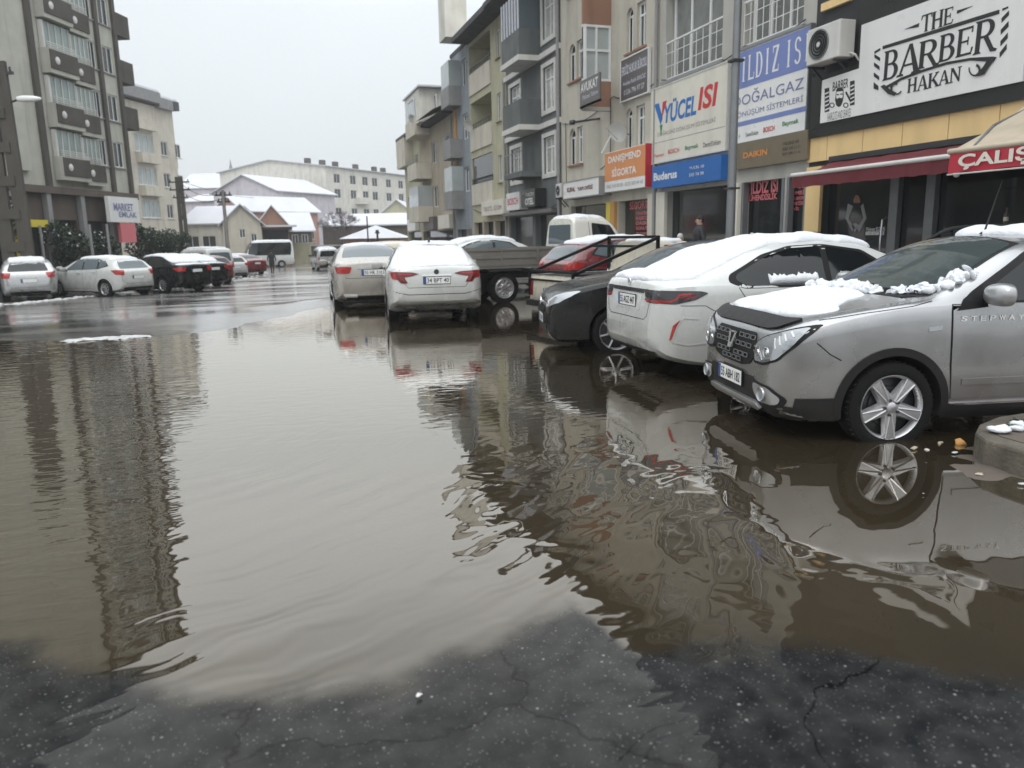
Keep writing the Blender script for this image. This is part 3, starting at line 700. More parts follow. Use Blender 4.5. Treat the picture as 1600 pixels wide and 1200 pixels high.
def white_saloon_rear():
    sp = sedan_spec(L=4.53, wb=2.64, foh=.84, R=.32, bot=[(0, .40), (.03, .26), (.15, .19), (3.5, .2), (3.95, .28), (4.25, .38), (4.45, .43), (4.55, .50)])
    c = Car('parked_saloon', sp, 'white_paint', 'white saloon seen square from behind, standing in the flood beside the beige saloon', 'car')
    std(c, sp, 'saloon')
    T = [(.36, .975), (.50, 1.0), (.70, 1.01), (.70, .93), (.62, .885), (.52, .93), (.38, .925)]
    for sg in (1, -1):
        P = [(.30*sg, .955), (.42*sg, .985), (.74*sg, 1.0), (.745*sg, .95), (.62*sg, .80), (.50*sg, .80), (.56*sg, .90), (.42*sg, .92)]
        t = c.panel('tail_light', rounded(P if sg > 0 else P[::-1], .02), 'B', 'lamp_dark_red', .008, step=.04)
        c.panel('light_strip', stroke([(.44*sg, .955), (.66*sg, .955), (.56*sg, .83)], .025), 'B', 'lamp_red', .012, t, step=.05)
    for side in 'LR': c.panel('tail_light_wing', rounded([(4.22, .985), (4.46, 1.0), (4.5, .86), (4.40, .87)], .02), side, 'lamp_red', .008, step=.04)
    c.line([(-.64, 1.03), (-.60, .85), (-.5, .72), (.5, .72), (.60, .85), (.64, 1.03)], 'B', .007)
    c.panel('boot_trim', stroke([(-.26, .925), (.26, .925)], .022), 'B', 'chrome', .014)
    plate(c, 'B', 0, .84, '34 BPT 40')
    p, n = c.hit('B', 0, .985); m_ = MB(); m_.lathe([(.045, 0), (.04, .008), (0, .008)], 20, 'X'); b = m_.build('badge', 'metal_dark', c.root, 40); b.location = p+n*.01; b.rotation_euler = (0, 0, PI)
    m_ = MB(); m_.tube([(-2.1, .42, .27), (-1.2, .42, .28)], .035, 10); m_.build('exhaust', 'metal_dark', c.root, 50); m_ = MB(); m_.tube([(-1.32, -.7, .32), (-1.32, .7, .32)], .05, 10); m_.build('rear_axle', 'dark', c.root, 50)
    c.panel('bumper_crease', stroke([(-.76, .66), (-.5, .60), (.5, .60), (.76, .66)], .010), 'B', 'plastic', .003)
    m_ = MB(); z = c.hit('T', c.X(3.0), 0)[0].z; m_.prism([(-.09, 0), (.09, 0), (.0, .035), (-.07, .09)], lambda u, v, t: (c.X(3.0)+u, t, z+v+.03), -.018, .018); m_.build('roof_antenna', 'metal_dark', c.root, 30)
    c.wheels('cap', 'alloy', .22, 10)
    c.snow([(1.95, -.50), (1.9, 0), (1.95, .50), (2.6, .55), (3.06, .53), (3.10, .2), (3.14, -.1), (3.06, -.53), (2.6, -.55)], h=.035, edge=.08, nz=.02, seed=14, wob=.02, step=.06)
    c.snow([(3.26, -.56), (3.30, -.1), (3.22, .2), (3.24, .56), (3.9, .64), (4.3, .66), (4.43, .55), (4.47, 0), (4.43, -.55), (4.3, -.66), (3.9, -.64)], h=.03, edge=.09, nz=.02, seed=15, wob=.02, step=.06)
    c.snow([(.35, -.6), (.3, 0), (.35, .6), (1.1, .62), (1.15, 0), (1.1, -.62)], h=.05, seed=9, step=.09)
    return c
def beige_saloon():
    sp = sedan_spec(L=4.50, wb=2.7, foh=.86, R=.315, glass='glass_blue')
    c = Car('parked_saloon', sp, 'beige_paint', 'beige saloon seen from behind, left of the white saloon in the flooded road', 'car')
    std(c, sp, 'saloon')
    for sg in (1, -1):
        P = [(.44*sg, .99), (.72*sg, 1.0), (.73*sg, .85), (.5*sg, .84)]; c.panel('tail_light', rounded(P if sg > 0 else P[::-1], .04), 'B', 'lamp_red', .01, step=.04)
        P = [(.35*sg, .38), (.66*sg, .40), (.62*sg, .33), (.35*sg, .32)]; c.panel('reflector', rounded(P if sg > 0 else P[::-1], .02), 'B', 'white_plate', .008)
    for side in 'LR': c.panel('tail_light_wing', rounded([(4.25, .98), (4.45, .99), (4.48, .84), (4.38, .85)], .02), side, 'lamp_red', .008, step=.04)
    c.panel('boot_trim', stroke([(-.34, .955), (.34, .955)], .04), 'B', 'chrome', .014)
    plate(c, 'B', 0, .86, '55 HK 310')
    c.line([(-.64, 1.03), (-.58, .74), (.58, .74), (.64, 1.03)], 'B', .008)
    c.panel('bumper_lower', rounded([(-.60, .34), (.60, .34), (.58, .25), (-.58, .25)], .03), 'B', 'dark', .006)
    c.wheels('cap', 'alloy', .215, 9)
    c.snow([(1.95, -.50), (1.9, 0), (1.95, .50), (2.6, .55), (3.0, .5), (3.04, 0), (3.0, -.5), (2.6, -.55)], h=.03, edge=.06, nz=.012, seed=24, wob=.03, step=.08)
    return c
def plain_saloon(name, paint, label, seed, snow=True, glass='glass', lamp='lamp_red', group=None):
    sp = sedan_spec(glass=glass); c = Car(name, sp, paint, label, 'car', group); std(c, sp, 'saloon')
    both_lamp(c, 'tail_light', [(.46, .99), (.72, 1.0), (.73, .85), (.52, .84)], 'B', lamp, .01)
    both_lamp(c, 'headlight', [(.40, .66), (.66, .78), (.74, .79), (.72, .66), (.46, .60)], 'F', 'lamp_clear', .01)
    for side in 'LR': c.panel('tail_light_wing', rounded([(4.18, .98), (4.45, .99), (4.48, .84), (4.36, .85)], .02), side, lamp, .008, step=.05)
    c.panel('grille', rounded([(-.36, .68), (.36, .68), (.30, .52), (-.30, .52)], .03), 'F', 'black', .008)
    plate(c, 'B', 0, .86, ''); plate(c, 'F', 0, .42, '')
    c.wheels('spoke', 'alloy', .215, 9)
    if snow:
        c.snow([(1.95, -.50), (1.9, 0), (1.95, .50), (2.6, .55), (3.2, .55), (3.9, .60), (3.98, 0), (3.9, -.60), (3.2, -.55), (2.6, -.55)], h=.045, edge=.08, seed=seed, step=.09)
        c.snow([(4.08, -.6), (4.08, 0), (4.08, .6), (4.36, .6), (4.42, 0), (4.36, -.6)], h=.03, edge=.06, seed=seed+1, step=.09)
        c.snow([(.35, -.6), (.3, 0), (.35, .6), (1.1, .62), (1.15, 0), (1.1, -.62)], h=.05, seed=seed+2, step=.1)
    return c
def plain_hatch(name, paint, label, seed, L=4.1, H=1.46, glass='glass', snow=1, wide=False, lamp=None):
    sp = hatch_spec(L, H, glass=glass); c = Car(name, sp, paint, label, 'car'); std(c, sp, 'hatch'); f = L/4.2; h = H/1.46
    lp = lamp or [(.50, .98*h), (.76, .99*h), (.77, .82*h), (.56, .80*h)]
    both_lamp(c, 'tail_light', lp, 'B', 'lamp_red', .01)
    for side in 'LR': c.panel('tail_light_wing', rounded([(3.80*f, .985*h), (4.05*f, 1.0*h), (4.1*f, .88*h), (3.95*f, .86*h)], .02), side, 'lamp_red', .008, step=.05)
    both_lamp(c, 'headlight', [(.40, .66), (.66, .80), (.76, .81), (.74, .68), (.46, .62)], 'F', 'lamp_clear', .01)
    for side in 'LR': c.panel('headlight_wing', rounded([(.26, .80), (.5, .86), (.44, .76), (.26, .70)], .02), side, 'lamp_clear', .010)
    c.panel('grille', rounded([(-.36, .70), (.36, .70), (.30, .56), (-.30, .56)], .03), 'F', 'black', .008)
    c.line([(-.66, 1.0*h), (-.62, .60*h), (-.5, .5*h), (.5, .5*h), (.62, .60*h), (.66, 1.0*h)], 'B', .008)
    c.panel('bumper_lower', rounded([(-.6, .36), (.6, .36), (.56, .25), (-.56, .25)], .03), 'B', 'plastic', .006)
    plate(c, 'B', 0, .72*h, ''); plate(c, 'F', 0, .42, '')
    c.wheels('spoke', 'alloy', .215, 9)
    if snow:
        c.snow([(1.85*f, -.50), (1.82*f, 0), (1.85*f, .50), (2.6*f, .55), (3.3*f, .53), (3.62*f, .50), (3.70*f, 0), (3.62*f, -.50), (3.3*f, -.53), (2.6*f, -.55)], h=.05, edge=.08, seed=seed, step=.09)
        c.snow([(.35, -.6), (.3, 0), (.35, .6), (1.0*f, .62), (1.04*f, 0), (1.0*f, -.62)], h=.05, seed=seed+2, step=.1)
    return c
def van(name, paint, label, L=4.9, H=1.95, W=.95, seed=1, band=False, glass='glass', rearglass=True, snow=True):
    h = H/1.95
    sp = dict(L=L, wb=L*.61, foh=.88, R=.33, tw=.21, inner=.55,
        top=[(0, .6), (.02, .75), (.08, .88*min(h, 1.1)), (.3, 1.0), (.8, 1.14), (1.0, 1.24), (1.5, 1.66*h), (1.75, 1.84*h), (2.1, 1.92*h), (3.0, 1.95*h), (L-.35, 1.93*h), (L-.15, 1.86*h), (L-.06, 1.6*h), (L-.02, 1.0), (L, .6)],
        bot=[(0, .42), (.05, .28), (.2, .2), (L-.3, .24), (L-.05, .32), (L, .45)],
        plan=[(0, W*.6), (.03, W*.7), (.15, W*.86), (.5, W*.97), (1, W), (L-.4, W), (L-.12, W*.94), (L-.03, W*.86), (L, W*.78)],
        belt=[(0, .55), (.2, .85), (.8, 1.02), (1.5, 1.08), (L, 1.08)], tumble=[(0, .3), (1.4, .25), (2.2, .12), (L, .12)], cr=.16,
        wins=[[(1.22, 1.16), (1.62, 1.62*h), (2.15, 1.68*h), (2.15, 1.14)]],
        wsc=[(.98, -.78*W), (.90, 0), (.98, .78*W), (1.68, .70*W), (1.74, 0), (1.68, -.70*W)], mirror=(1.25, 1.14), mirrorm='plastic',
        doors=[[(1.05, 1.1), (1.1, .4), (2.2, .4), (2.2, 1.7*h)], [(2.25, 1.75*h), (L*.66, 1.75*h), (L*.66, .42)]], handles=[(2.05, 1.0)], handlem='plastic')
    if band: sp['wins'] = [[(1.22, 1.2), (1.5, 1.75*h), (1.75, 1.78*h), (L-.35, 1.78*h), (L-.25, 1.70*h), (L-.28, 1.22*h), (L-.4, 1.18)]]
    elif rearglass: sp['wins'] += [[(2.3, 1.16), (2.3, 1.68*h), (L*.66-.08, 1.68*h), (L*.66-.08, 1.16)], [(L*.66+.05, 1.16), (L*.66+.05, 1.68*h), (L-.35, 1.66*h), (L-.28, 1.16)]]
    c = Car(name, sp, paint, label, 'minibus' if band else 'van'); std(c, dict(sp, glass=glass), 'van')
    c.panel('rear_window', rounded([(-.62*W, 1.66*h), (.62*W, 1.66*h), (.72*W, 1.14), (-.72*W, 1.14)], .08), 'B', glass, .005)
    both_lamp(c, 'tail_light', [(.76*W, 1.12), (.86*W, 1.10), (.86*W, .78), (.78*W, .78)], 'B', 'lamp_red', .01)
    both_lamp(c, 'headlight', [(.48*W, .80), (.74*W, .92), (.82*W, .90), (.80*W, .74), (.52*W, .70)], 'F', 'lamp_clear', .01)
    c.panel('grille', rounded([(-.4*W, .80), (.4*W, .80), (.36*W, .66), (-.36*W, .66)], .03), 'F', 'black', .008)
    c.panel('bumper', rounded([(-.78*W, .56), (.78*W, .56), (.74*W, .34), (-.74*W, .34)], .04), 'B', 'plastic', .03)
    plate(c, 'B', 0, .72, '', off=.03); plate(c, 'F', 0, .48, ''); c.wheels('cap', 'alloy', .2, 8)
    if snow: c.snow([(2.0, -.6*W), (1.95, 0), (2.0, .6*W), (L*.6, .66*W), (L-.4, .66*W), (L-.3, 0), (L-.4, -.66*W), (L*.6, -.66*W)], h=.05, edge=.1, seed=seed, step=.12)
    return c
def flatbed_truck():
    sp = dict(L=1.95, wb=3.2, foh=.55, R=.36, arch=False, cr=.14,
        top=[(0, .7), (.02, .95), (.08, 1.1), (.3, 1.22), (.45, 1.3), (.85, 1.82), (1.05, 1.93), (1.4, 1.96), (1.8, 1.95), (1.9, 1.9), (1.94, 1.4), (1.95, .9)],
        bot=[(0, .5), (.05, .42), (.2, .38), (1.8, .42), (1.95, .6)], plan=[(0, .6), (.05, .72), (.2, .80), (.5, .83), (1.85, .83), (1.93, .79), (1.95, .74)],
        belt=[(0, .65), (.1, .95), (.4, 1.15), (1.95, 1.18)], tumble=[(0, .4), (.9, .22), (1.95, .2)])
    c = Car('flatbed_truck', sp, 'offwhite_paint', 'small flatbed truck with cream cab and grey drop-side bed, nose to the shops', 'truck'); xf = c.xf
    for side in 'LR':
        c.panel('side_window', rounded([(.62, 1.22), (.92, 1.72), (1.42, 1.78), (1.44, 1.22)], .04), side, 'glass', .005)
        c.line([(.5, 1.2), (.55, .5), (1.48, .5), (1.5, 1.8)], side, .012); handle(c, 1.38, 1.08, side, 'plastic')
        c.panel('arch_cladding', arc(.55, .40, .44, 0, 180)+arc(.55, .40, .385, 180, 0), side, 'plastic', .01)
        c.panel('wheel_well', arc(.55, .37, .39, 0, 180), side, 'dark', .004)
    c.panel('windscreen', rounded([(.45, -.62), (.42, 0), (.45, .62), (.88, .58), (.90, 0), (.88, -.58)], .05), 'T', 'glass', .005)
    c.panel('rear_window', rounded([(-.55, 1.75), (.55, 1.75), (.58, 1.30), (-.58, 1.30)], .05), 'B', 'glass_blue', .005)
    both_lamp(c, 'headlight', [(.5, .95), (.7, .97), (.72, .82), (.5, .8)], 'F', 'lamp_clear', .01)
    m_ = MB()      # chassis, floor, drop sides with ribs
    for y in (-.38, .38): m_.box(-2.4, 1.4, y-.04, y+.04, .55, .68, 0)
    for x in (-2.2, -1.6, -.8, 0): m_.box(x-.04, x+.04, -.7, .7, .68, .76, 0)
    m_.box(-.2, .1, .45, .75, .42, .72, 0); m_.build('chassis', 'metal_dark', c.root)
    b = MB(); x0, x1, Wb = -2.65, .15, .88; b.box(x0, x1, -Wb, Wb, .80, .86, 0)
    b.build('bed_floor', 'bed_grey', c.root)
    for nm, bx in (('bed_side', (x0, x1, Wb-.03, Wb)), ('bed_side', (x0, x1, -Wb, -Wb+.03)), ('tailgate', (x0-.03, x0, -Wb, Wb)), ('bed_headboard', (x1, x1+.03, -Wb, Wb))):
        b = MB(); b.box(*bx, .865, 1.24)
        hor = (bx[1]-bx[0]) > 1; sy = 1 if bx[2] > 0 else -1
        if hor:
            for z in (.89, 1.04, 1.21): b.box(bx[0]+.01, bx[1]-.01, (bx[3] if sy > 0 else bx[2]), (bx[3]+.018 if sy > 0 else bx[2]-.018), z-.02, z+.02)
            for k in range(4): x = bx[0]+.05+k*(bx[1]-bx[0]-.1)/3; b.box(x-.02, x+.02, (bx[3]+.002 if sy > 0 else bx[2]-.002), (bx[3]+.026 if sy > 0 else bx[2]-.026), .872, 1.236)
        b.build(nm, 'bed_grey', c.root)
    proto = None
    for ax in (1.6, -1.6):
        for sg in (1, -1):
            w_ = make_wheel(.36, .235, .2, 'cap', 'alloy', 9, c.root) if proto is None else copy_tree(proto, c.root)
            proto = proto or w_; w_.location = (ax, .80*sg, .36); w_.rotation_euler = (0, 0, 0 if sg > 0 else PI)
    b = MB(); b.box(-2.02, -1.18, .60, .86, .74, .79); b.box(-2.02, -1.18, -.86, -.60, .74, .79); b.build('mudguard', 'metal_dark', c.root)
    b = MB(); b.box(-2.7, -2.66, -.7, .7, .5, .6); b.build('rear_bumper', 'metal_dark', c.root)
    c.snow([(.95, -.5), (.92, 0), (.95, .5), (1.8, .55), (1.85, 0), (1.8, -.55)], h=.03, edge=.1, seed=31, step=.09)
    return c
def old_pickup():
    sp = dict(L=4.3, wb=2.5, foh=.75, R=.30, tw=.18, cr=.08, crown=.03,
        top=[(0, .55), (.02, .75), (.08, .86), (.3, .9), (1.1, .95), (1.25, 1.0), (1.7, 1.36), (1.9, 1.42), (2.4, 1.43), (2.52, 1.38), (2.56, 1.0), (2.6, .86), (3.0, .86), (4.2, .86), (4.28, .84), (4.3, .6)],
        bot=[(0, .4), (.05, .3), (.2, .24), (3.9, .26), (4.25, .32), (4.3, .38)], plan=[(0, .66), (.05, .72), (.3, .78), (.8, .80), (4.1, .80), (4.26, .775), (4.3, .74)],
        belt=[(0, .5), (.1, .74), (.4, .82), (2.5, .85), (4.3, .84)], tumble=.25)
    c = Car('pickup_truck', sp, 'cream_paint', 'old cream pickup with black ladder bars over its load bed, behind the black hatchback', 'pickup')
    for side in 'LR':
        c.panel('side_window', rounded([(1.45, .94), (1.8, 1.32), (2.4, 1.34), (2.42, .94)], .03), side, 'glass', .005)
        c.panel('tail_light', rounded([(4.02, .80), (4.20, .80), (4.20, .50), (4.02, .50)], .02), side, 'lamp_dark_red', .012)
        c.line([(1.2, .86), (1.2, .34), (2.48, .34), (2.48, 1.3)], side, .01); c.panel('side_rubbing_strip', stroke([(.9, .5), (4.0, .5)], .03), side, 'plastic', .01)
    both_lamp(c, 'tail_light', [(.62, .80), (.77, .80), (.77, .50), (.62, .50)], 'B', 'lamp_dark_red', .01)
    both_lamp(c, 'headlight', [(.46, .74), (.70, .74), (.70, .60), (.46, .60)], 'F', 'lamp_clear', .01)
    c.panel('load_bed', [(2.68, -.70), (2.68, .70), (4.2, .70), (4.2, -.70)], 'T', 'dark', .006)
    c.panel('windscreen', rounded([(1.28, -.6), (1.25, 0), (1.28, .6), (1.72, .55), (1.75, 0), (1.72, -.55)], .05), 'T', 'glass', .005)
    plate(c, 'B', 0, .58, '')
    m_ = MB(); m_.box(-2.36, -2.27, -.78, .78, .32, .42); m_.build('rear_bumper', 'plastic', c.root)
    X = c.X
    b = MB()
    for sg in (1, -1):
        y = .74*sg
        b.bar((X(4.28), y, .90), (X(2.62), y, 1.46), .05, .05); b.bar((X(2.6), y, .86), (X(2.6), y, 1.50), .05)
        b.bar((X(2.66), y, .885), (X(4.25), y, .885), .05, .03); b.bar((X(4.3), y, .5), (X(4.3), y, .92), .04)
    b.bar((X(2.6), -.74, 1.48), (X(2.6), .74, 1.48), .05); b.bar((X(4.27), -.78, .93), (X(4.27), .78, .93), .06, .04); b.bar((X(3.0), -.74, 1.33), (X(3.0), .74, 1.33), .04); b.bar((X(4.3), -.76, .78), (X(4.3), .76, .78), .03)
    b.build('ladder_rack', 'black', c.root)
    c.snow([(1.9, -.5), (1.9, .5), (2.4, .5), (2.4, -.5)], h=.04, seed=41, step=.1)
    for y0, y1 in ((-.77, -.71), (.71, .77)): c.snow([(2.7, y0), (2.7, y1), (4.1, y1), (4.1, y0)], h=.02, edge=.02, seed=42, step=.06, wob=.005, nz=.01)
    c.wheels('cap', 'white_frame', .2, 8)
    return c

# ------------------------------------------------------------------ placing helpers (world positions on real planes)
def atG(px, py, z=0.0):
    r = ray(px, py); t = (z-CAM_H)/r.z; return Vector((r.x*t, r.y*t, z))
def atX(px, py, X):
    r = ray(px, py); t = X/r.x; return Vector((X, r.y*t, CAM_H+r.z*t))
def atD(px, depth, z=0.0):             # point in the image column px (at horizon level) at a forward distance
    r = ray(px, 376-.02*(px-405)); s = depth/FPX; return Vector((r.x*s, r.y*s, z))
def sstep(a, b, x):
    t = min(1, max(0, (x-a)/(b-a))); return t*t*(3-2*t)
def crest(x):                           # far edge of the flood
    return 14.2+4.6*sstep(-1.5, 2.5, x)+.8*noise.noise((x*.35, 3.1, 0))+.35*noise.noise((x*1.3, 9.1, 0))
def gz(x, y):
    c = crest(x)
    far = float(np.interp(y, [14, 20, 28, 57, 80, 200], [0, -.05, -.32, -.9, -1.1, -1.1]))
    if y < c: z = -.075*sstep(0, 2.2, c-y)+.014*(1-sstep(0, 1.2, c-y))
    else: z = (.014 if y-c < 2.5 else .014*(1-sstep(2.5, 5, y-c)))+far*sstep(1.5, 5, y-c)
    if -3.2 < y-c < 3.5: z += .022*noise.noise((x*.7, y*.55, 5.5))*(1-abs(y-c)/3.5)
    if y < 4:                           # the asphalt rises towards the photographer
        k = 1-sstep(1.5, 3.6, y-.12*x); z = z*(1-k)+(-.012)*k
    return z

# ---- ground: one wet asphalt sheet to the horizon
def asphalt_colour(t):
    N = t.nodes.new; K = t.links.new
    g = N('ShaderNodeNewGeometry')
    v = N('ShaderNodeTexVoronoi'); v.inputs['Scale'].default_value = 42; K(g.outputs['Position'], v.inputs['Vector'])
    n = N('ShaderNodeTexNoise'); n.inputs['Scale'].default_value = 9; n.inputs['Detail'].default_value = 8; K(g.outputs['Position'], n.inputs['Vector'])
    n2 = N('ShaderNodeTexNoise'); n2.inputs['Scale'].default_value = .28; n2.inputs['Detail'].default_value = 6; n2.inputs['Distortion'].default_value = 1.2
    mpn = N('ShaderNodeMapping'); mpn.inputs['Scale'].default_value = (.55, 1.6, 1); K(g.outputs['Position'], mpn.inputs['Vector']); K(mpn.outputs[0], n2.inputs['Vector'])
    v2 = N('ShaderNodeTexVoronoi'); v2.inputs['Scale'].default_value = 105; v2.inputs['Randomness'].default_value = 1; K(g.outputs['Position'], v2.inputs['Vector']); r1 = N('ShaderNodeValToRGB'); e = r1.color_ramp.elements; e[0].position = .0; e[0].color = (.42, .42, .41, 1); e[1].position = .28; e[1].color = (.0, .0, .0, 1); K(v.outputs['Distance'], r1.inputs[0])
    # only some of the stones are pale
    sc_ = N('ShaderNodeSeparateColor'); K(v.outputs['Color'], sc_.inputs[0]); gt = N('ShaderNodeMath'); gt.operation = 'GREATER_THAN'; gt.operation = 'POWER'; gt.inputs[1].default_value = 18.0; K(sc_.outputs[0], gt.inputs[0]); s2_ = N('ShaderNodeSeparateColor'); K(v2.outputs['Color'], s2_.inputs[0]); g2_ = N('ShaderNodeMath'); g2_.operation = 'POWER'; g2_.inputs[1].default_value = 9; K(s2_.outputs[0], g2_.inputs[0]); r5 = N('ShaderNodeMapRange'); K(v2.outputs['Distance'], r5.inputs[0]); r5.inputs['From Max'].default_value = .4; r5.inputs['To Min'].default_value = .28; r5.inputs['To Max'].default_value = 0; g3_ = N('ShaderNodeMath'); g3_.operation = 'MULTIPLY'; K(g2_.outputs[0], g3_.inputs[0]); K(r5.outputs[0], g3_.inputs[1])
    mm = N('ShaderNodeMix'); mm.data_type = 'RGBA'; mm.blend_type = 'MULTIPLY'; mm.inputs[0].default_value = 1; K(r1.outputs[0], mm.inputs['A'])
    cb = N('ShaderNodeCombineColor'); [K(gt.outputs[0], cb.inputs[i]) for i in range(3)]; K(cb.outputs[0], mm.inputs['B'])
    r2 = N('ShaderNodeValToRGB'); e = r2.color_ramp.elements; e[0].position = .3; e[0].color = (.012, .013, .014, 1); e[1].position = .7; e[1].color = (.034, .035, .035, 1); K(n.outputs['Fac'], r2.inputs[0])
    ad = N('ShaderNodeMix'); ad.data_type = 'RGBA'; ad.blend_type = 'ADD'; ad.inputs[0].default_value = 1; K(r2.outputs[0], ad.inputs['A']); K(mm.outputs['Result'], ad.inputs['B'])
    a2 = N('ShaderNodeMix'); a2.data_type = 'RGBA'; a2.blend_type = 'ADD'; a2.inputs[0].default_value = 1; K(ad.outputs['Result'], a2.inputs['A']); K(g3_.outputs[0], a2.inputs['B'])
    # cracks: warped cell borders, broken up by noise; dark patches of older tar
    wn = N('ShaderNodeTexNoise'); wn.inputs['Scale'].default_value = 2.2; wn.inputs['Detail'].default_value = 5; K(g.outputs['Position'], wn.inputs['Vector'])
    wv = N('ShaderNodeVectorMath'); wv.operation = 'SCALE'; wv.inputs['Scale'].default_value = .55; K(wn.outputs['Color'], wv.inputs[0]); wa = N('ShaderNodeVectorMath'); wa.operation = 'ADD'; K(g.outputs['Position'], wa.inputs[0]); K(wv.outputs[0], wa.inputs[1])
    v3 = N('ShaderNodeTexVoronoi'); v3.feature = 'DISTANCE_TO_EDGE'; v3.inputs['Scale'].default_value = .75; K(wa.outputs[0], v3.inputs['Vector'])
    ck = N('ShaderNodeMapRange'); K(v3.outputs['Distance'], ck.inputs['Value']); ck.inputs['From Min'].default_value = .001; ck.inputs['From Max'].default_value = .007; ck.inputs['To Min'].default_value = .4; ck.inputs['To Max'].default_value = 1
    pn = N('ShaderNodeTexNoise'); pn.inputs['Scale'].default_value = 1.1; pn.inputs['Detail'].default_value = 4; K(g.outputs['Position'], pn.inputs['Vector']); pr_ = N('ShaderNodeMapRange'); K(pn.outputs['Fac'], pr_.inputs['Value']); pr_.inputs['From Min'].default_value = .4; pr_.inputs['From Max'].default_value = .62; pr_.inputs['To Min'].default_value = .75; pr_.inputs['To Max'].default_value = 1.15
    pm = N('ShaderNodeMath'); pm.operation = 'MULTIPLY'; K(ck.outputs[0], pm.inputs[0]); K(pr_.outputs[0], pm.inputs[1]); sc2 = N('ShaderNodeVectorMath'); sc2.operation = 'SCALE'; K(a2.outputs['Result'], sc2.inputs[0]); K(pm.outputs[0], sc2.inputs['Scale'])
    return sc2.outputs[0], n, n2
def asphalt():
    m = bpy.data.materials.new('wet_asphalt'); m.use_nodes = True; t = m.node_tree; b = t.nodes['Principled BSDF']; N = t.nodes.new; K = t.links.new
    ac, n, n2 = asphalt_colour(t); K(ac, b.inputs['Base Color'])
    r3 = N('ShaderNodeMapRange'); K(n2.outputs['Fac'], r3.inputs[0]); r3.inputs['From Min'].default_value = .42; r3.inputs['From Max'].default_value = .58; r3.inputs['To Min'].default_value = .11; r3.inputs['To Max'].default_value = .24
    K(r3.outputs[0], b.inputs['Roughness'])
    bp = N('ShaderNodeBump'); bp.inputs['Distance'].default_value = .004; K(n.outputs['Fac'], bp.inputs['Height'])
    r4 = N('ShaderNodeMapRange'); K(n2.outputs['Fac'], r4.inputs[0]); r4.inputs['From Min'].default_value = .45; r4.inputs['From Max'].default_value = .6; r4.inputs['To Min'].default_value = .02; r4.inputs['To Max'].default_value = .22
    K(r4.outputs[0], bp.inputs['Strength']); K(bp.outputs[0], b.inputs['Normal'])
    lw = N('ShaderNodeLayerWeight'); lw.inputs['Blend'].default_value = .5; K(bp.outputs[0], lw.inputs['Normal']); pw = N('ShaderNodeMath'); pw.operation = 'POWER'; K(lw.outputs['Facing'], pw.inputs[0]); pw.inputs[1].default_value = 6.0
    ma = N('ShaderNodeMath'); ma.operation = 'MULTIPLY_ADD'; K(pw.outputs[0], ma.inputs[0]); ma.inputs[1].default_value = .78; ma.inputs[2].default_value = .03
    gl = N('ShaderNodeBsdfGlossy'); K(r3.outputs[0], gl.inputs['Roughness']); K(bp.outputs[0], gl.inputs['Normal']); gl.inputs['Color'].default_value = (1, .975, .94, 1)
    mx = N('ShaderNodeMixShader'); K(ma.outputs[0], mx.inputs[0]); K(b.outputs[0], mx.inputs[1]); K(gl.outputs[0], mx.inputs[2]); K(mx.outputs[0], t.nodes['Material Output'].inputs['Surface'])
    b.inputs['Specular IOR Level'].default_value = .2
    return m
MATS['asphalt'] = asphalt()
def grid(name, xs, ys, fz, m, keep=None):
    vs = [(x, y, fz(x, y)) for y in ys for x in xs]; nx = len(xs); fs = []
    for j in range(len(ys)-1):
        for i in range(nx-1):
            if keep and not keep(xs[i], ys[j]): continue
            fs.append((j*nx+i, j*nx+i+1, (j+1)*nx+i+1, (j+1)*nx+i))
    me = bpy.data.meshes.new(name); me.from_pydata(vs, [], fs); me.materials.append(M[m])
    for p in me.polygons: p.use_smooth = True
    o = bpy.data.objects.new(name, me); col.objects.link(o); return o
xs = sorted(set([-400, -200, -100, -70, -50, -40]+[round(-30+i*.5, 3) for i in range(100)]+[20, 30, 50, 80, 150, 400]))
ys = sorted(set([-60, -20, -6]+[round(-4+i*.25, 3) for i in range(120)]+[26+i*2 for i in range(30)]+[90, 100, 120, 150, 200, 300, 500, 900, 1500]))
ground = grid('ground', xs, ys, gz, 'asphalt'); tag(ground, kind='structure')

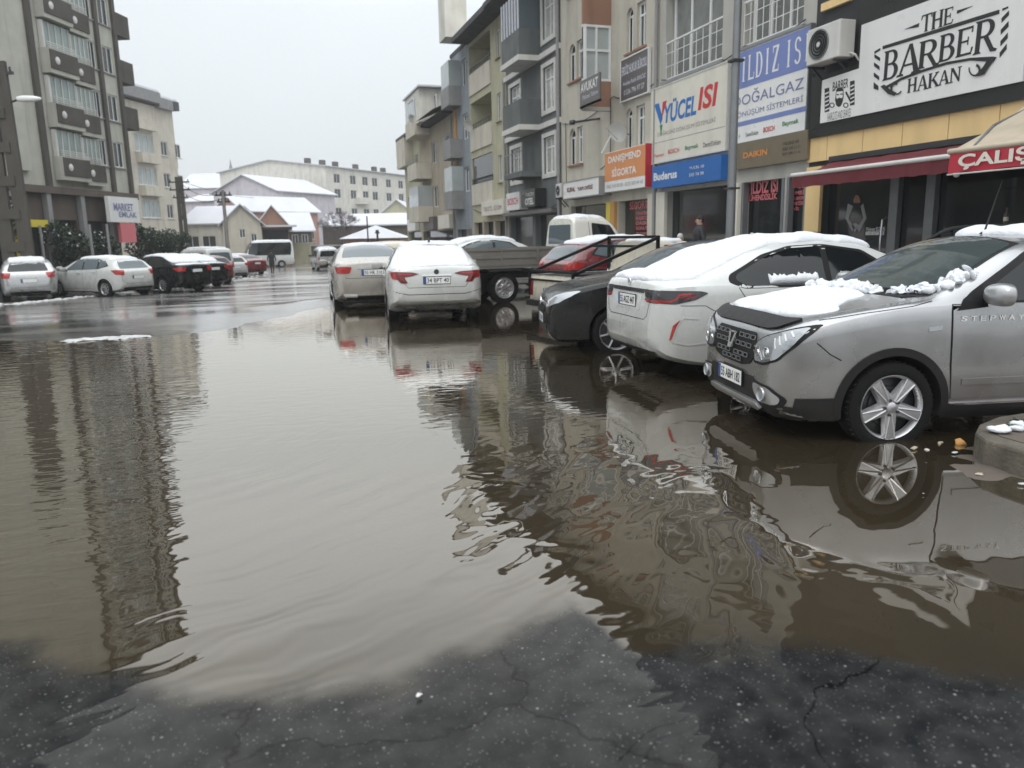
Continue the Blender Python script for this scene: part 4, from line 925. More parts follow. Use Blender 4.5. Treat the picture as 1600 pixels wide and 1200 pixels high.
# ---- flood water: muddy, thinning to clear over the asphalt near the camera
def water_mat():
    m = bpy.data.materials.new('flood_water'); m.use_nodes = True; t = m.node_tree; t.nodes.clear(); N = t.nodes.new; K = t.links.new
    g = N('ShaderNodeNewGeometry'); dep = N('ShaderNodeAttribute'); dep.attribute_name = 'mud'
    def noise_(sc, det, dist=0, rot=None, scale=None):
        n = N('ShaderNodeTexNoise'); n.inputs['Scale'].default_value = sc; n.inputs['Detail'].default_value = det; n.inputs['Distortion'].default_value = dist
        mpn = N('ShaderNodeMapping'); K(g.outputs['Position'], mpn.inputs['Vector'])
        if scale: mpn.inputs['Scale'].default_value = scale
        if rot: mpn.inputs['Rotation'].default_value = (0, 0, rot)
        K(mpn.outputs[0], n.inputs['Vector']); return n.outputs['Fac']
    def math_(op, a, b=None, c=None):
        n = N('ShaderNodeMath'); n.operation = op
        for i, x in enumerate((a, b, c)):
            if x is None: continue
            if isinstance(x, (int, float)): n.inputs[i].default_value = x
            else: K(x, n.inputs[i])
        return n.outputs[0]
    def mr(x, a, b, lo, hi):
        n = N('ShaderNodeMapRange'); n.interpolation_type = 'SMOOTHSTEP'; K(x, n.inputs['Value'])
        for k, q in zip(('From Min', 'From Max', 'To Min', 'To Max'), (a, b, lo, hi)): n.inputs[k].default_value = q
        return n.outputs[0]
    def attr(nm):
        a = N('ShaderNodeAttribute'); a.attribute_name = nm; return a.outputs['Fac']
    # ring ripples around a point, wavelength wl
    def rings(cx, cy, wl, dist, dscale):
        sp = N('ShaderNodeVectorMath'); sp.operation = 'SUBTRACT'; K(g.outputs['Position'], sp.inputs[0]); sp.inputs[1].default_value = (cx, cy, 0)
        wn = N('ShaderNodeTexNoise'); wn.inputs['Scale'].default_value = dscale; wn.inputs['Detail'].default_value = 2; K(g.outputs['Position'], wn.inputs['Vector'])
        ln = N('ShaderNodeVectorMath'); ln.operation = 'LENGTH'; K(sp.outputs[0], ln.inputs[0])
        ph = math_('MULTIPLY_ADD', wn.outputs['Fac'], dist, ln.outputs['Value'])
        return math_('SINE', math_('MULTIPLY', ph, 2*PI/wl))
    A1, A2, A3 = attr('rip1'), attr('rip2'), attr('rip3')
    brk = mr(noise_(1.3, 3), .35, .65, .15, 1.0)
    h1 = math_('MULTIPLY', math_('MULTIPLY', rings(-1.2, 6.2, .25, .6, .8), brk), A1)
    h1b = math_('MULTIPLY', math_('MULTIPLY', rings(-1.6, 7.0, .085, .5, 1.6), brk), A1)
    h2 = math_('MULTIPLY', rings(4.6, 1.2, .23, .9, .8), A2)
    h2b = math_('MULTIPLY', math_('SUBTRACT', noise_(2.6, 1.2, 1.2), .5), A2)
    h3 = math_('MULTIPLY', math_('SUBTRACT', noise_(6.0, 2, .6, R_(20), (.6, 1.5, 1)), .5), A3)
    tot = math_('ADD', math_('MULTIPLY', h1, .0014), math_('MULTIPLY', h1b, .00028))
    tot = math_('ADD', tot, math_('MULTIPLY', h2, .0009))
    tot = math_('ADD', tot, math_('MULTIPLY', h2b, .0062))
    tot = math_('ADD', tot, math_('MULTIPLY', h3, .0035))
    bp = N('ShaderNodeBump'); bp.inputs['Strength'].default_value = 1; bp.inputs['Distance'].default_value = 1.0; K(tot, bp.inputs['Height'])
    op = mr(math_('ADD', dep.outputs['Fac'], math_('MULTIPLY', math_('SUBTRACT', noise_(2.6, 10), .5), 1.15)), .26, .74, .0, 1)
    df = N('ShaderNodeBsdfDiffuse'); mc = N('ShaderNodeMix'); mc.data_type = 'RGBA'; mc.inputs['A'].default_value = (.037, .028, .017, 1); mc.inputs['B'].default_value = (.026, .0205, .0125, 1)
    K(mr(noise_(.5, 4), .35, .65, 0, 1), mc.inputs[0]); bed = N('ShaderNodeMix'); bed.data_type = 'RGBA'; K(op, bed.inputs[0]); ac, _a, _b = asphalt_colour(t); K(ac, bed.inputs['A']); K(mc.outputs['Result'], bed.inputs['B']); K(bed.outputs['Result'], df.inputs['Color'])
    mx = df
    lw = N('ShaderNodeLayerWeight'); lw.inputs['Blend'].default_value = .5; K(bp.outputs[0], lw.inputs['Normal']); fr = N('ShaderNodeMath'); fr.operation = 'MULTIPLY_ADD'; fr.inputs[2].default_value = .012; fr.inputs[1].default_value = 1.12; K(math_('POWER', lw.outputs['Facing'], 3.0), fr.inputs[0])
    gl = N('ShaderNodeBsdfGlossy'); gl.inputs['Roughness'].default_value = .018; K(bp.outputs[0], gl.inputs['Normal']); gl.inputs['Color'].default_value = (1, .955, .885, 1)
    m2 = N('ShaderNodeMixShader'); K(math_('MULTIPLY', fr.outputs[0], math_('MULTIPLY_ADD', op, .74, .26)), m2.inputs[0]); K(mx.outputs[0], m2.inputs[1]); K(gl.outputs[0], m2.inputs[2])
    o = N('ShaderNodeOutputMaterial'); K(m2.outputs[0], o.inputs['Surface']); return m
MATS['water'] = water_mat()
xs = [-60, -45, -35, -28]+[round(-24+i*.4, 3) for i in range(45)]+[round(-6+i*.1, 3) for i in range(160)]+[10, 10.5, 11]
ys = [-30, -15, -8]+[round(-4+i*.2, 3) for i in range(20)]+[round(i*.1, 3) for i in range(90)]+[round(9+i*.25, 3) for i in range(50)]
water = grid('water', xs, ys, lambda x, y: 0.0, 'water', keep=lambda x, y: y < crest(x)+2.4)
tag(water, kind='structure')
def vattr(o, nm, fn):
    a = o.data.attributes.new(nm, 'FLOAT', 'POINT'); a.data.foreach_set('value', [fn(v.co.x, v.co.y) for v in o.data.vertices])
def mudf(x, y):                         # clear shallows: boundary distance grows to the left and right of the middle
    yb = float(np.interp(x, [-3, -1.05, -.73, -.43, -.03, .36, .64, 1.1, 1.2, 1.42, 1.7, 1.9, 2.1, 2.6, 4], [3.9, 3.11, 2.82, 2.55, 2.47, 2.34, 2.46, 2.73, 2.25, 2.22, 2.22, 2.1, 1.86, 1.5, 1.0]))
    return sstep(-.30, .38, y-yb)
vattr(water, 'mud', mudf)
def d_(x, y, a, b): return math.hypot(x-a, y-b)
vattr(water, 'rip1', lambda x, y: (1-sstep(1.2, 4.2, d_(x, y, .7, 3.0)))*sstep(-1.4, .1, x)*(1-sstep(1.2, 2.0, x))+.08)
vattr(water, 'rip2', lambda x, y: 1.0*(1-sstep(.5, 2.0, d_(x/1.1, y, 1.9, 3.6)))*(1-.95*(1-sstep(.5, 1.6, d_(x, y, 3.7, 3.4)))))
vattr(water, 'rip3', lambda x, y: max(1.3*(1-sstep(-1.0, -.35, x))*sstep(2.5, 4, y)+.06, .5*(1-sstep(1.5, 4, d_(x, y*.6, 1.9, 4.2)))*sstep(4.6, 6.4, y), .30*sstep(7, 9, y))*(1-.95*(1-sstep(1.2, 2.8, d_(x, y, 4.4, 3.0)))))

# ------------------------------------------------------------------ right-hand street front
for nm, c_, kw in (('wall_charcoal', (.045, .047, .05), {}), ('wall_grey', (.42, .41, .375), {}), ('wall_beige', (.50, .47, .40), {}), ('wall_slate', (.13, .14, .14), {}), ('wall_olive', (.46, .44, .32), {}),
                   ('wall_cream', (.58, .54, .46), {}), ('wall_pink', (.50, .30, .24), {}), ('wall_white', (.70, .68, .62), {}), ('wall_terracotta', (.30, .17, .12), {}), ('wall_lilac', (.60, .57, .61), {}),
                   ('wall_tan', (.42, .37, .29), {}), ('wall_bluegrey', (.27, .30, .33), {}), ('wall_orange', (.50, .28, .10), {}), ('wall_brown', (.12, .10, .085), {}), ('wall_left', (.46, .455, .40), {}), ('wall_dark', (.085, .078, .068), {})):
    mat(nm, c_, .85, spec=.25, var=.25, vscale=1.3, streak=.38, bump=.35, bscale=30)
mat('trim_white', (.60, .59, .56), .7, streak=.35, var=.15); mat('trim_grey', (.25, .25, .25), .7, streak=.3, var=.2)
mat('cladding_yellow', (.78, .56, .27), .35, coat=.2, streak=.25, var=.12); mat('awning_red', (.13, .018, .025), .8, var=.3); mat('awning_beige', (.50, .43, .33), .85, var=.35)
mat('sign_white', (.72, .72, .71), .35, streak=.12, var=.08); mat('sign_cream', (.66, .63, .55), .4, streak=.2, var=.12); mat('sign_black', (.018, .019, .019), .35, var=.2)
mat('sign_blue', (.02, .12, .38), .35, streak=.2); mat('sign_periwinkle', (.16, .21, .45), .4, streak=.2); mat('sign_brown', (.20, .165, .115), .4, .3, var=.2); mat('sign_orange', (.62, .25, .09), .4, streak=.15)
mat('sign_grey', (.11, .10, .10), .4, streak=.15); mat('sign_red', (.42, .02, .04), .45, streak=.1); mat('ink_red', (.50, .03, .035), .5); mat('ink_blue', (.02, .14, .42), .5); mat('ink_maroon', (.12, .03, .025), .5); mat('ink_pale', (.55, .56, .62), .5)
mat('ink_violet', (.17, .18, .33), .5); mat('ink_green', (.03, .20, .08), .5); mat('ink_pink', (.62, .16, .18), .5); mat('ink_orange', (.65, .25, .05), .5); mat('yellow', (.62, .50, .05), .5); mat('ink_grey', (.22, .22, .22), .5)
mat('shop_glass', (.016, .019, .02), .05, spec=.6, coat=.4, var=.5, vscale=.9); mat('window_dark', (.03, .035, .035), .06, spec=.6); mat('curtain', (.42, .42, .39), .25, spec=.6, coat=.6, var=.5, vscale=1.5)
mat('balcony_glass', (.26, .33, .31), .1, spec=.6, var=.5, vscale=.8); mat('glass_pale', (.38, .42, .42), .12, spec=.6, var=.3, vscale=1.2)
mat('curtain_grey', (.20, .21, .20), .2, spec=.6, coat=.6, var=.7, vscale=2.5); mat('roof_dark', (.055, .055, .058), .8, var=.3); mat('lamp_white', (.75, .76, .74), .3); mat('paving', (.16, .15, .14), .55, var=.5, vscale=2, bump=.5)
class Front:
    """a facade frame: local x runs along the front, y points out to the street, z up"""
    def __init__(s, name, loc, rz, label=None, cat='building', group=None):
        s.root = empty(name, loc, rz, label, cat, group); s.mw = Matrix.Translation(Vector(loc)) @ Matrix.Rotation(rz, 4, 'Z'); s.inv = s.mw.inverted(); s.off = Vector((0, 0, 0))
    def p(s, px, py, d=0.0):
        o = s.inv @ Vector((0, 0, CAM_H)); r = s.inv.to_3x3() @ ray(px, py); t = (d+s.off.y-o.y)/r.y; q = o+r*t-s.off; return q.x, q.z
    def box(s, tl, br, d=0.0):          # pixel corners -> u0,u1,z0,z1 on the plane y=d
        a, b = s.p(*tl, d), s.p(*br, d); return min(a[0], b[0]), max(a[0], b[0]), min(a[1], b[1]), max(a[1], b[1])
    def wall(s, u0, u1, z0, z1, holes, m, depth=9, rev=.16, name='wall', side=None, top=True):
        mb = MB(); H = [(max(a, u0), min(b, u1), max(c, z0), min(d, z1), (e[0] if e else rev)) for a, b, c, d, *e in holes]
        us = sorted(set([u0, u1]+[h[0] for h in H]+[h[1] for h in H])); zs = sorted(set([z0, z1]+[h[2] for h in H]+[h[3] for h in H]))
        for i in range(len(us)-1):
            for j in range(len(zs)-1):
                cu, cz = (us[i]+us[i+1])/2, (zs[j]+zs[j+1])/2
                if any(h[0] < cu < h[1] and h[2] < cz < h[3] for h in H): continue
                mb.add([(us[i], 0, zs[j]), (us[i+1], 0, zs[j]), (us[i+1], 0, zs[j+1]), (us[i], 0, zs[j+1])], [(0, 1, 2, 3)])
        for a, b, c, d, r in H:
            mb.add([(a, 0, c), (b, 0, c), (b, 0, d), (a, 0, d), (a, -r, c), (b, -r, c), (b, -r, d), (a, -r, d)], [(0, 1, 5, 4), (1, 2, 6, 5), (2, 3, 7, 6), (3, 0, 4, 7), (4, 5, 6, 7)])
        mb.add([(u0, 0, z0), (u1, 0, z0), (u1, 0, z1), (u0, 0, z1), (u0, -depth, z0), (u1, -depth, z0), (u1, -depth, z1), (u0, -depth, z1)], [(1, 5, 6, 2), (0, 3, 7, 4), (3, 2, 6, 7), (4, 7, 6, 5)])
        o = mb.build(name, m, s.root, recalc=False); return o
    def window(s, u0, u1, z0, z1, y=-.13, fr='white_frame', gl='curtain', nv=1, nh=0, t=.06, surround=None, sill=None, name='window', parent=None):
        mb = MB(); mb.box(u0, u0+t, y, y+.05, z0, z1); mb.box(u1-t, u1, y, y+.05, z0, z1); mb.box(u0+t, u1-t, y, y+.05, z0, z0+t); mb.box(u0+t, u1-t, y, y+.05, z1-t, z1)
        for k in range(nv): c = u0+(u1-u0)*(k+1)/(nv+1); mb.box(c-t*.4, c+t*.4, y+.003, y+.046, z0+t, z1-t)
        for k in range(nh): c = z1-(z1-z0)*.28*(k+1); mb.box(u0+t, u1-t, y+.005, y+.042, c-t*.4, c+t*.4)
        w_ = mb.build(name, fr, parent or s.root)
        g = MB(); g.box(u0+t*.5, u1-t*.5, y-.01, y+.012, z0+t*.5, z1-t*.5); g.build('pane', gl, w_)
        if surround:
            sr = MB(); q = .16; sr.box(u0-q, u0, .002, .05, z0-q, z1+q); sr.box(u1, u1+q, .002, .05, z0-q, z1+q); sr.box(u0, u1, .002, .05, z1, z1+q); sr.box(u0, u1, .002, .06, z0-q, z0); sr.build('window_surround', surround, w_)
        if sill: sl = MB(); sl.box(u0-.08, u1+.08, -.1, .09, z0-.07, z0-.005); sl.build('window_sill', sill, w_)
        return w_
    def bx(s, name, m, u0, u1, y0, y1, z0, z1, parent=None, bevel=0):
        mb = MB(); mb.box(u0, u1, y0, y1, z0, z1); return mb.build(name, m, parent or s.root)
    def railing(s, u0, u1, z0, z1, y, n, m='white_frame', bars='v', parent=None):
        mb = MB(); mb.box(u0, u1, y-.02, y+.02, z1-.04, z1); mb.box(u0, u1, y-.015, y+.015, z0, z0+.03)
        for k in range(n+1): c = u0+(u1-u0)*k/n; mb.tube([(c, y, z0), (c, y, z1-.02)], .010, 5)
        for zz in ((z0*.65+z1*.35), (z0*.3+z1*.7)) if bars == 'v' else (): mb.box(u0, u1, y-.006, y+.006, zz-.008, zz+.008)
        return mb.build('railing', m, parent or s.root)
    def sub(s, name, tl, br, d, label, cat='sign', group=None):   # a thing fixed to this front: same frame, own base
        u0, u1, z0, z1 = s.box(tl, br, d); f = Front.__new__(Front); o = Vector(((u0+u1)/2, 0, z0)); wl = s.mw @ o; rz = s.mw.to_euler().z
        f.root = empty(name, wl, rz, label, cat, group); f.mw = s.mw.copy(); f.inv = s.inv.copy(); f.off = o.copy(); f.mw = Matrix.Translation(wl) @ Matrix.Rotation(rz, 4, 'Z'); f.inv = f.mw.inverted(); f.off = Vector((0, 0, 0))
        return f, (u0-o.x, u1-o.x, 0.0, z1-z0)
    def letters(s, txt, tl, br, d, m, name='lettering', parent=None, shift=0.0, **k):
        u0, u1, z0, z1 = s.box(tl, br, d); mb = MB(); text_into(mb, txt, u1, u0, z0, z1, d+shift, **k); return mb.build(name, m, parent or s.root, recalc=False)
    def poly(s, pts, d, m, name='painted_mark', t=.004, parent=None, mb=None):   # outline on the sign face
        P = [s.p(a, b, d) for a, b in pts]; own = mb is None; mb = mb or MB()
        mb.prism(P, lambda u, v, q: (u, d+q, v), 0.0, t)
        return mb.build(name, m, parent or s.root) if own else None
FX = 11.0
def rfront(name, Y0, label, cat='building'): return Front(name, (FX, Y0, 0), R_(90), label, cat)
def board(fr, name, tl, br, d, th, m, label, border=None):
    f, (u0, u1, z0, z1) = fr.sub(name, tl, br, d, label)
    f.bx('sign_panel', m, u0, u1, d-th, d, z0, z1)
    if border: 
        mb = MB(); q = .035
        mb.box(u0-q, u0, d-th, d+.015, z0-q, z1+q); mb.box(u1, u1+q, d-th, d+.015, z0-q, z1+q); mb.box(u0, u1, d-th, d+.015, z1, z1+q); mb.box(u0, u1, d-th, d+.015, z0-q, z0); mb.build('sign_frame', border, f.root)
    return f, (u0, u1, z0, z1)

# ---- 1. barber shop building (nearest, right)
F1 = rfront('shop_building', 2.0, 'charcoal fronted building with yellow cladding and dark shop windows, nearest on the right')
uE = F1.p(1262, 300)[0]
zc0, zc1 = 2.86, 3.34
ps = []   # shop openings
u_p0, u_p1 = F1.p(1285, 330)[0], uE
ug = [F1.p(x, 300)[0] for x in (1285, 1387, 1400, 1443, 1457)]
F1.wall(0, uE, 0, 11.3, [(.2, ug[0], .15, 2.75, .3)], 'wall_charcoal')
F1.bx('eaves', 'roof_dark', -.2, uE, 0, .8, 11.3, 11.5)
g = F1.bx('shop_window', 'shop_glass', .2, ug[0], -.2, -.18, .15, 2.75)
for a, b in ((1, 2), (3, 4)): F1.bx('window_post', 'metal_grey', ug[b], ug[a], -.16, -.05, .15, 2.75)
F1.bx('window_post', 'metal_grey', 2.2, 2.3, -.16, -.05, .15, 2.75)
F1.bx('window_rail', 'metal_dark', .2, ug[0], -.17, -.12, 2.62, 2.75)
mb = MB(); mb.tube([(ug[1]+.05, -.04, .85), (ug[1]+.05, .03, .9), (ug[1]+.05, .05, 1.25), (ug[1]+.05, .03, 1.65), (ug[1]+.05, -.04, 1.7)], .018, 8); mb.build('door_handle', 'chrome', F1.root, 50)
for a, b in ((.15, 1.43), (1.45, 2.76)): F1.bx('cladding_pillar', 'cladding_yellow', u_p0+.02, uE-.02, .0, .07, a, b)
js = [uE]+[F1.p(x, 250)[0] for x in (1295, 1350, 1411, 1482, 1560)]; js += [js[-1]-1.15, js[-1]-2.3, js[-1]-3.4]
for a, b in zip(js[:-1], js[1:]): F1.bx('cladding_panel', 'cladding_yellow', max(b, 0)+.008, a-.008, .002, .06, zc0, zc1)
F1.bx('lintel_strip', 'cladding_yellow', F1.p(1332, 5)[0], F1.p(1288, 10)[0], .002, .08, F1.p(1290, 18)[1], F1.p(1290, 6)[1])
# sticker and writing on the window
mk = MB()
for pts in ([(1325, 318), (1333, 322), (1326, 341), (1336, 356), (1332, 362), (1321, 341)], [(1345, 322), (1349, 318), (1354, 341), (1343, 362), (1339, 356), (1349, 341)], [(1331, 352), (1336, 364), (1342, 352), (1338, 349), (1334, 349)]):
    F1.poly(pts, -.175, None, mb=mk)
mk.build('window_sticker', 'ink_grey', F1.root); F1.poly([(1334, 311), (1337, 305), (1341, 305), (1344, 311), (1344, 317), (1334, 317)], -.175, 'wall_terracotta', 'window_sticker')
F1.letters('Mehmet SUZAN', (1354, 355), (1382, 361), -.175, 'white_plate'); F1.bx('window_sticker', 'white_plate', *F1.box((1353, 362), (1381, 367), -.175)[:2], -.178, -.172, *F1.box((1353, 362), (1381, 367), -.175)[2:]); 
F1.letters('0 545 627 28 28', (1354, 362.7), (1380, 366.3), -.165, 'ink')
# fascia and the barber sign
f, (u0, u1, z0, z1) = F1.sub('shop_sign', (1264, 60), (1600, 152), .12, 'big white barber sign with bold black serif lettering on a black fascia')
zb = f.p(1264, 217, .12)[1]; zt_s = f.p(1283, 118, .12)[1]; uS = f.p(1339, 100, .12)[0]; ue = f.p(1264, 217, .12)[0]; un = f.p(1600, 150, .12)[0]-2.6
f.bx('fascia', 'sign_black', un, uS, .0, .12, zb, zb+3.0); f.bx('fascia', 'sign_black', uS, ue, .0, .12, zb, zt_s)
D = .16
a = f.p(1281, 195, D); b = f.p(1597.5, 124, D); zl = (a[1]+b[1])/2; zM = f.p(1344, 40, D)[1]; uM = f.p(1342.5, 100, D)[0]; zS = f.p(1284, 126, D)[1]
sp_ = MB(); sp_.add([(b[0], q, zz) for q in (.122, D) for zz in (zl,)]+[], []) ; sp_ = MB()
sp_.prism([(b[0], zl), (a[0], zl), (a[0], zS), (uM, zS+.03), (uM, zM), (b[0], zM+.02)], lambda u, v, q: (u, q, v), .122, D); sp_.build('sign_panel', 'sign_white', f.root)
mk = MB()
Z8 = lambda L_: [(1120+x*.3, y*.3) for x, y in L_]
for L_ in ([(865, 240), (1472, 50), (1472, 72), (865, 257)], [(978, 153), (1055, 120), (1052, 140)], [(1252, 55), (1335, 30), (1252, 72)],
           [(822, 268), (852, 250), (852, 262), (822, 280)], [(822, 283), (850, 300), (850, 318), (822, 300)], [(820, 325), (848, 345), (848, 365), (820, 345)], [(819, 378), (846, 398), (846, 418), (819, 398)], [(818, 428), (842, 448), (842, 470), (818, 462)],
           [(1488, 45), (1518, 33), (1518, 42), (1488, 56)], [(1484, 95), (1522, 55), (1522, 78), (1484, 118)], [(1480, 155), (1520, 110), (1520, 138), (1480, 180)], [(1478, 215), (1516, 170), (1516, 198), (1478, 240)], [(1474, 275), (1510, 228), (1510, 256), (1474, 300)]):
    f.poly(Z8(L_), D+.001, None, mb=mk, t=.006)
sw = [(870, 450), (960, 400), (1080, 355), (1200, 318), (1320, 297), (1440, 290)]
f.poly(Z8([(x, y+4) for x, y in sw]+[(1458, 298), (1440, 322)]+[(x, y+18) for x, y in sw[::-1][1:]]), D+.008, None, mb=mk, t=.003)
for cx, cy, R0, s0 in ((933, 458, 33, 1), (1345, 362, 34, -1)):      # curls at the ends of the flourish
    n_ = 22; o_ = []; i_ = []
    for k in range(n_+1):
        t = k/n_; an = (PI*.15+t*PI*1.45) if s0 > 0 else (PI*1.1-t*PI*1.5); rr = R0*(1-.18*t); th = 5+9*t
        x_ = cx+math.cos(an)*rr; y_ = cy+math.sin(an)*rr*1.15; xi = cx+math.cos(an)*(rr-th); yi = cy+math.sin(an)*(rr-th)*1.15; o_.append((x_, y_)); i_.append((xi, yi))
    f.poly(Z8(o_+i_[::-1]), D+.012+.001*s0, None, mb=mk, t=.003)
f.poly(Z8([(852, 450), (872, 440), (905, 468), (935, 482), (925, 500), (890, 488)]), D+.016, None, mb=mk, t=.002)
f.poly(Z8([(1395, 385), (1365, 396), (1340, 398), (1385, 350), (1412, 308), (1452, 296), (1440, 318), (1418, 345)]), D+.019, None, mb=mk, t=.002)
mk.build('sign_ornament', 'ink', f.root)
GL = {   # serif capitals as overlapping strokes in a 1 x 1 box
 'stem': lambda x, w_=.2: [[(x, 0), (x+w_, 0), (x+w_, 1), (x, 1)], [(x-.09, 0), (x+w_+.09, 0), (x+w_, .07), (x, .07)], [(x-.09, 1), (x, .93), (x+w_, .93), (x+w_+.09, 1)]]}
def ringp(cx, cy, rx, ry, tx, ty, a0, a1, n=12):
    o = [(cx+rx*math.cos(R_(a0+(a1-a0)*i/n)), cy+ry*math.sin(R_(a0+(a1-a0)*i/n))) for i in range(n+1)]
    i_ = [(cx+(rx-tx)*math.cos(R_(a0+(a1-a0)*i/n)), cy+(ry-ty)*math.sin(R_(a0+(a1-a0)*i/n))) for i in range(n+1)][::-1]; return o+i_
def glyph(c):
    st = GL['stem']
    if c == 'B': return st(.12)+[[(.32, .93), (.5, .93), (.5, 1), (.32, 1)], [(.32, .49), (.55, .49), (.55, .56), (.32, .56)], [(.32, 0), (.55, 0), (.55, .07), (.32, .07)], ringp(.5, .745, .36, .255, .2, .07, -90, 90), ringp(.52, .28, .42, .28, .22, .07, -90, 90)]
    if c == 'R': return st(.10)+[[(.30, .93), (.5, .93), (.5, 1), (.30, 1)], [(.30, .45), (.5, .45), (.5, .52), (.30, .52)], ringp(.48, .725, .38, .275, .2, .07, -90, 90), [(.42, .47), (.60, .50), (.90, .08), (1.05, .03), (1.0, -.04), (.78, -.02)]]
    if c == 'A': return [[(.44, 1.02), (.56, 1.02), (.92, .06), (.70, .06)], [(.44, 1.02), (.52, .98), (.20, .06), (.11, .06)], [(.24, .30), (.72, .30), (.70, .37), (.27, .37)], [(0, 0), (.30, 0), (.27, .07), (.04, .07)], [(.60, 0), (1.03, 0), (.98, .07), (.64, .07)]]
    if c == 'E': return st(.10)+[[(.30, .92), (.86, .92), (.88, 1), (.30, 1)], [(.30, 0), (.90, 0), (.86, .08), (.30, .08)], [(.80, .78), (.87, .78), (.88, .93), (.84, .93)], [(.84, .07), (.90, .07), (.95, .25), (.87, .25)], [(.30, .47), (.66, .47), (.66, .54), (.30, .54)], [(.62, .36), (.68, .36), (.68, .65), (.62, .65)]]
    if c == 'T': return st(.40)+[[(.02, .92), (.40, .92), (.40, 1), (.04, 1)], [(.60, .92), (.98, .92), (.96, 1), (.60, 1)], [(.0, .74), (.06, .74), (.10, .93), (.02, .93)], [(.94, .74), (1.0, .74), (.98, .93), (.90, .93)]]
    if c == 'H': return st(.10)+st(.70)+[[(.30, .46), (.70, .46), (.70, .55), (.30, .55)]]
    if c == 'K': return st(.10)+[[(.30, .45), (.72, .93), (.84, .93), (.40, .42)], [(.62, .93), (.94, .93), (.94, 1), (.62, 1)], [(.38, .50), (.54, .60), (.98, .06), (.74, .06)], [(.66, 0), (1.05, 0), (1.02, .07), (.68, .07)]]
    if c == 'N': return [[(.12, 0), (.21, 0), (.21, .95), (.12, .95)], [(.80, .0), (.89, 0), (.89, .95), (.80, .95)], [(.06, 1), (.30, 1), (.89, .12), (.89, 0), (.78, 0)], [(0, 0), (.33, 0), (.31, .07), (.02, .07)], [(.68, .93), (1.0, .93), (1.0, 1), (.68, 1)]]
    if c == 'I': return st(.40)
    if c == 'L': return st(.10)+[[(.30, 0), (.90, 0), (.86, .08), (.30, .08)], [(.84, .07), (.90, .07), (.95, .27), (.87, .27)]]
    if c == 'D': return st(.10)+[[(.30, .93), (.45, .93), (.45, 1), (.30, 1)], [(.30, 0), (.45, 0), (.45, .07), (.30, .07)], ringp(.44, .5, .5, .5, .21, .07, -90, 90)]
    if c == 'Y': return [[(.38, 0), (.60, 0), (.60, .45), (.38, .45)], [(.38, .45), (.60, .45), (.28, .95), (.06, .95)], [(.5, .45), (.60, .45), (.90, .95), (.80, .95)], [(-.03, .93), (.38, .93), (.38, 1), (-.03, 1)], [(.66, .93), (1.02, .93), (1.02, 1), (.66, 1)], [(.28, 0), (.70, 0), (.70, .07), (.28, .07)]]
    if c == 'Z': return [[(.10, 0), (.90, 0), (.90, .08), (.10, .08)], [(.10, .92), (.90, .92), (.90, 1), (.10, 1)], [(.64, .92), (.90, .92), (.36, .08), (.10, .08)], [(.10, .74), (.16, .74), (.22, .93), (.10, .93)], [(.86, .07), (.84, .26), (.92, .26), (.92, .07)]]
    if c == 'S': return [ringp(.5, .735, .38, .265, .17, .08, 20, 270, 14), ringp(.5, .265, .38, .265, .17, .08, -160, 90, 14)]
    return []
def serif(fr, txt, quads, d, m, name='lettering', lean=0.0):
    mb = MB(); k = 0
    for ch, (tl, br) in zip(txt, quads):
        u0, u1, z0, z1 = fr.box(tl, br, d)
        for pl in glyph(ch):
            k += 1
            mb.prism([(u1-(x+lean*y)*(u1-u0), z0+y*(z1-z0)) for x, y in pl], lambda u, v, q: (u, d+q, v), .0, .004+.0004*(k % 9))
    return mb.build(name, m, fr.root)
q8 = lambda x0, y0, x1, y1: ((1120+x0*.3, y0*.3), (1120+x1*.3, y1*.3))
serif(f, 'BARBER', [q8(868, 272, 945, 402), q8(945, 250, 1062, 372), q8(1052, 222, 1152, 335), q8(1158, 188, 1240, 305), q8(1252, 158, 1335, 278), q8(1345, 118, 1452, 258)], D+.001, 'ink', lean=.03)
serif(f, 'THE', [q8(1068, 82, 1118, 155), q8(1122, 66, 1178, 138), q8(1186, 48, 1232, 120)], D+.001, 'ink', 'lettering')
serif(f, 'HAKAN', [q8(995, 412, 1042, 474), q8(1046, 400, 1100, 462), q8(1103, 385, 1156, 448), q8(1158, 374, 1212, 434), q8(1216, 358, 1270, 420)], D+.001, 'ink', 'lettering')
# small emblem: two poles, bearded head, scissors, lettering
mk = MB(); rd = MB()
for x in (574, 706):
    f.poly(Z8([(x-12, 462 if x < 600 else 424), (x+12, 456 if x < 600 else 418), (x+12, 580 if x < 600 else 545), (x-12, 586 if x < 600 else 551)]), D+.001, None, mb=mk, t=.002)
    for k in range(5):
        y = (478 if x < 600 else 440)+k*21; f.poly(Z8([(x-10, y+8), (x+10, y-2), (x+10, y+5), (x-10, y+15)]), D+.004, None, mb=rd, t=.002)
hd = [(622, 470), (628, 458), (650, 455), (660, 465), (661, 500), (656, 530), (646, 552), (634, 558), (622, 548), (616, 520)]
f.poly(Z8([(a_, b_) for a_, b_ in hd]), D+.001, None, mb=mk, t=.002)
f.poly(Z8([(624, 478), (656, 474), (656, 505), (650, 512), (638, 508), (626, 516), (622, 505)]), D+.004, 'sign_white', 'emblem', t=.002)
f.poly(Z8([(625, 490), (637, 490), (637, 496), (625, 496)]), D+.007, None, mb=mk, t=.002); f.poly(Z8([(643, 488), (655, 487), (655, 493), (643, 494)]), D+.007, None, mb=mk, t=.002)
f.poly(Z8([(668, 482), (676, 476), (700, 520), (692, 528)]), D+.001, None, mb=mk, t=.002)
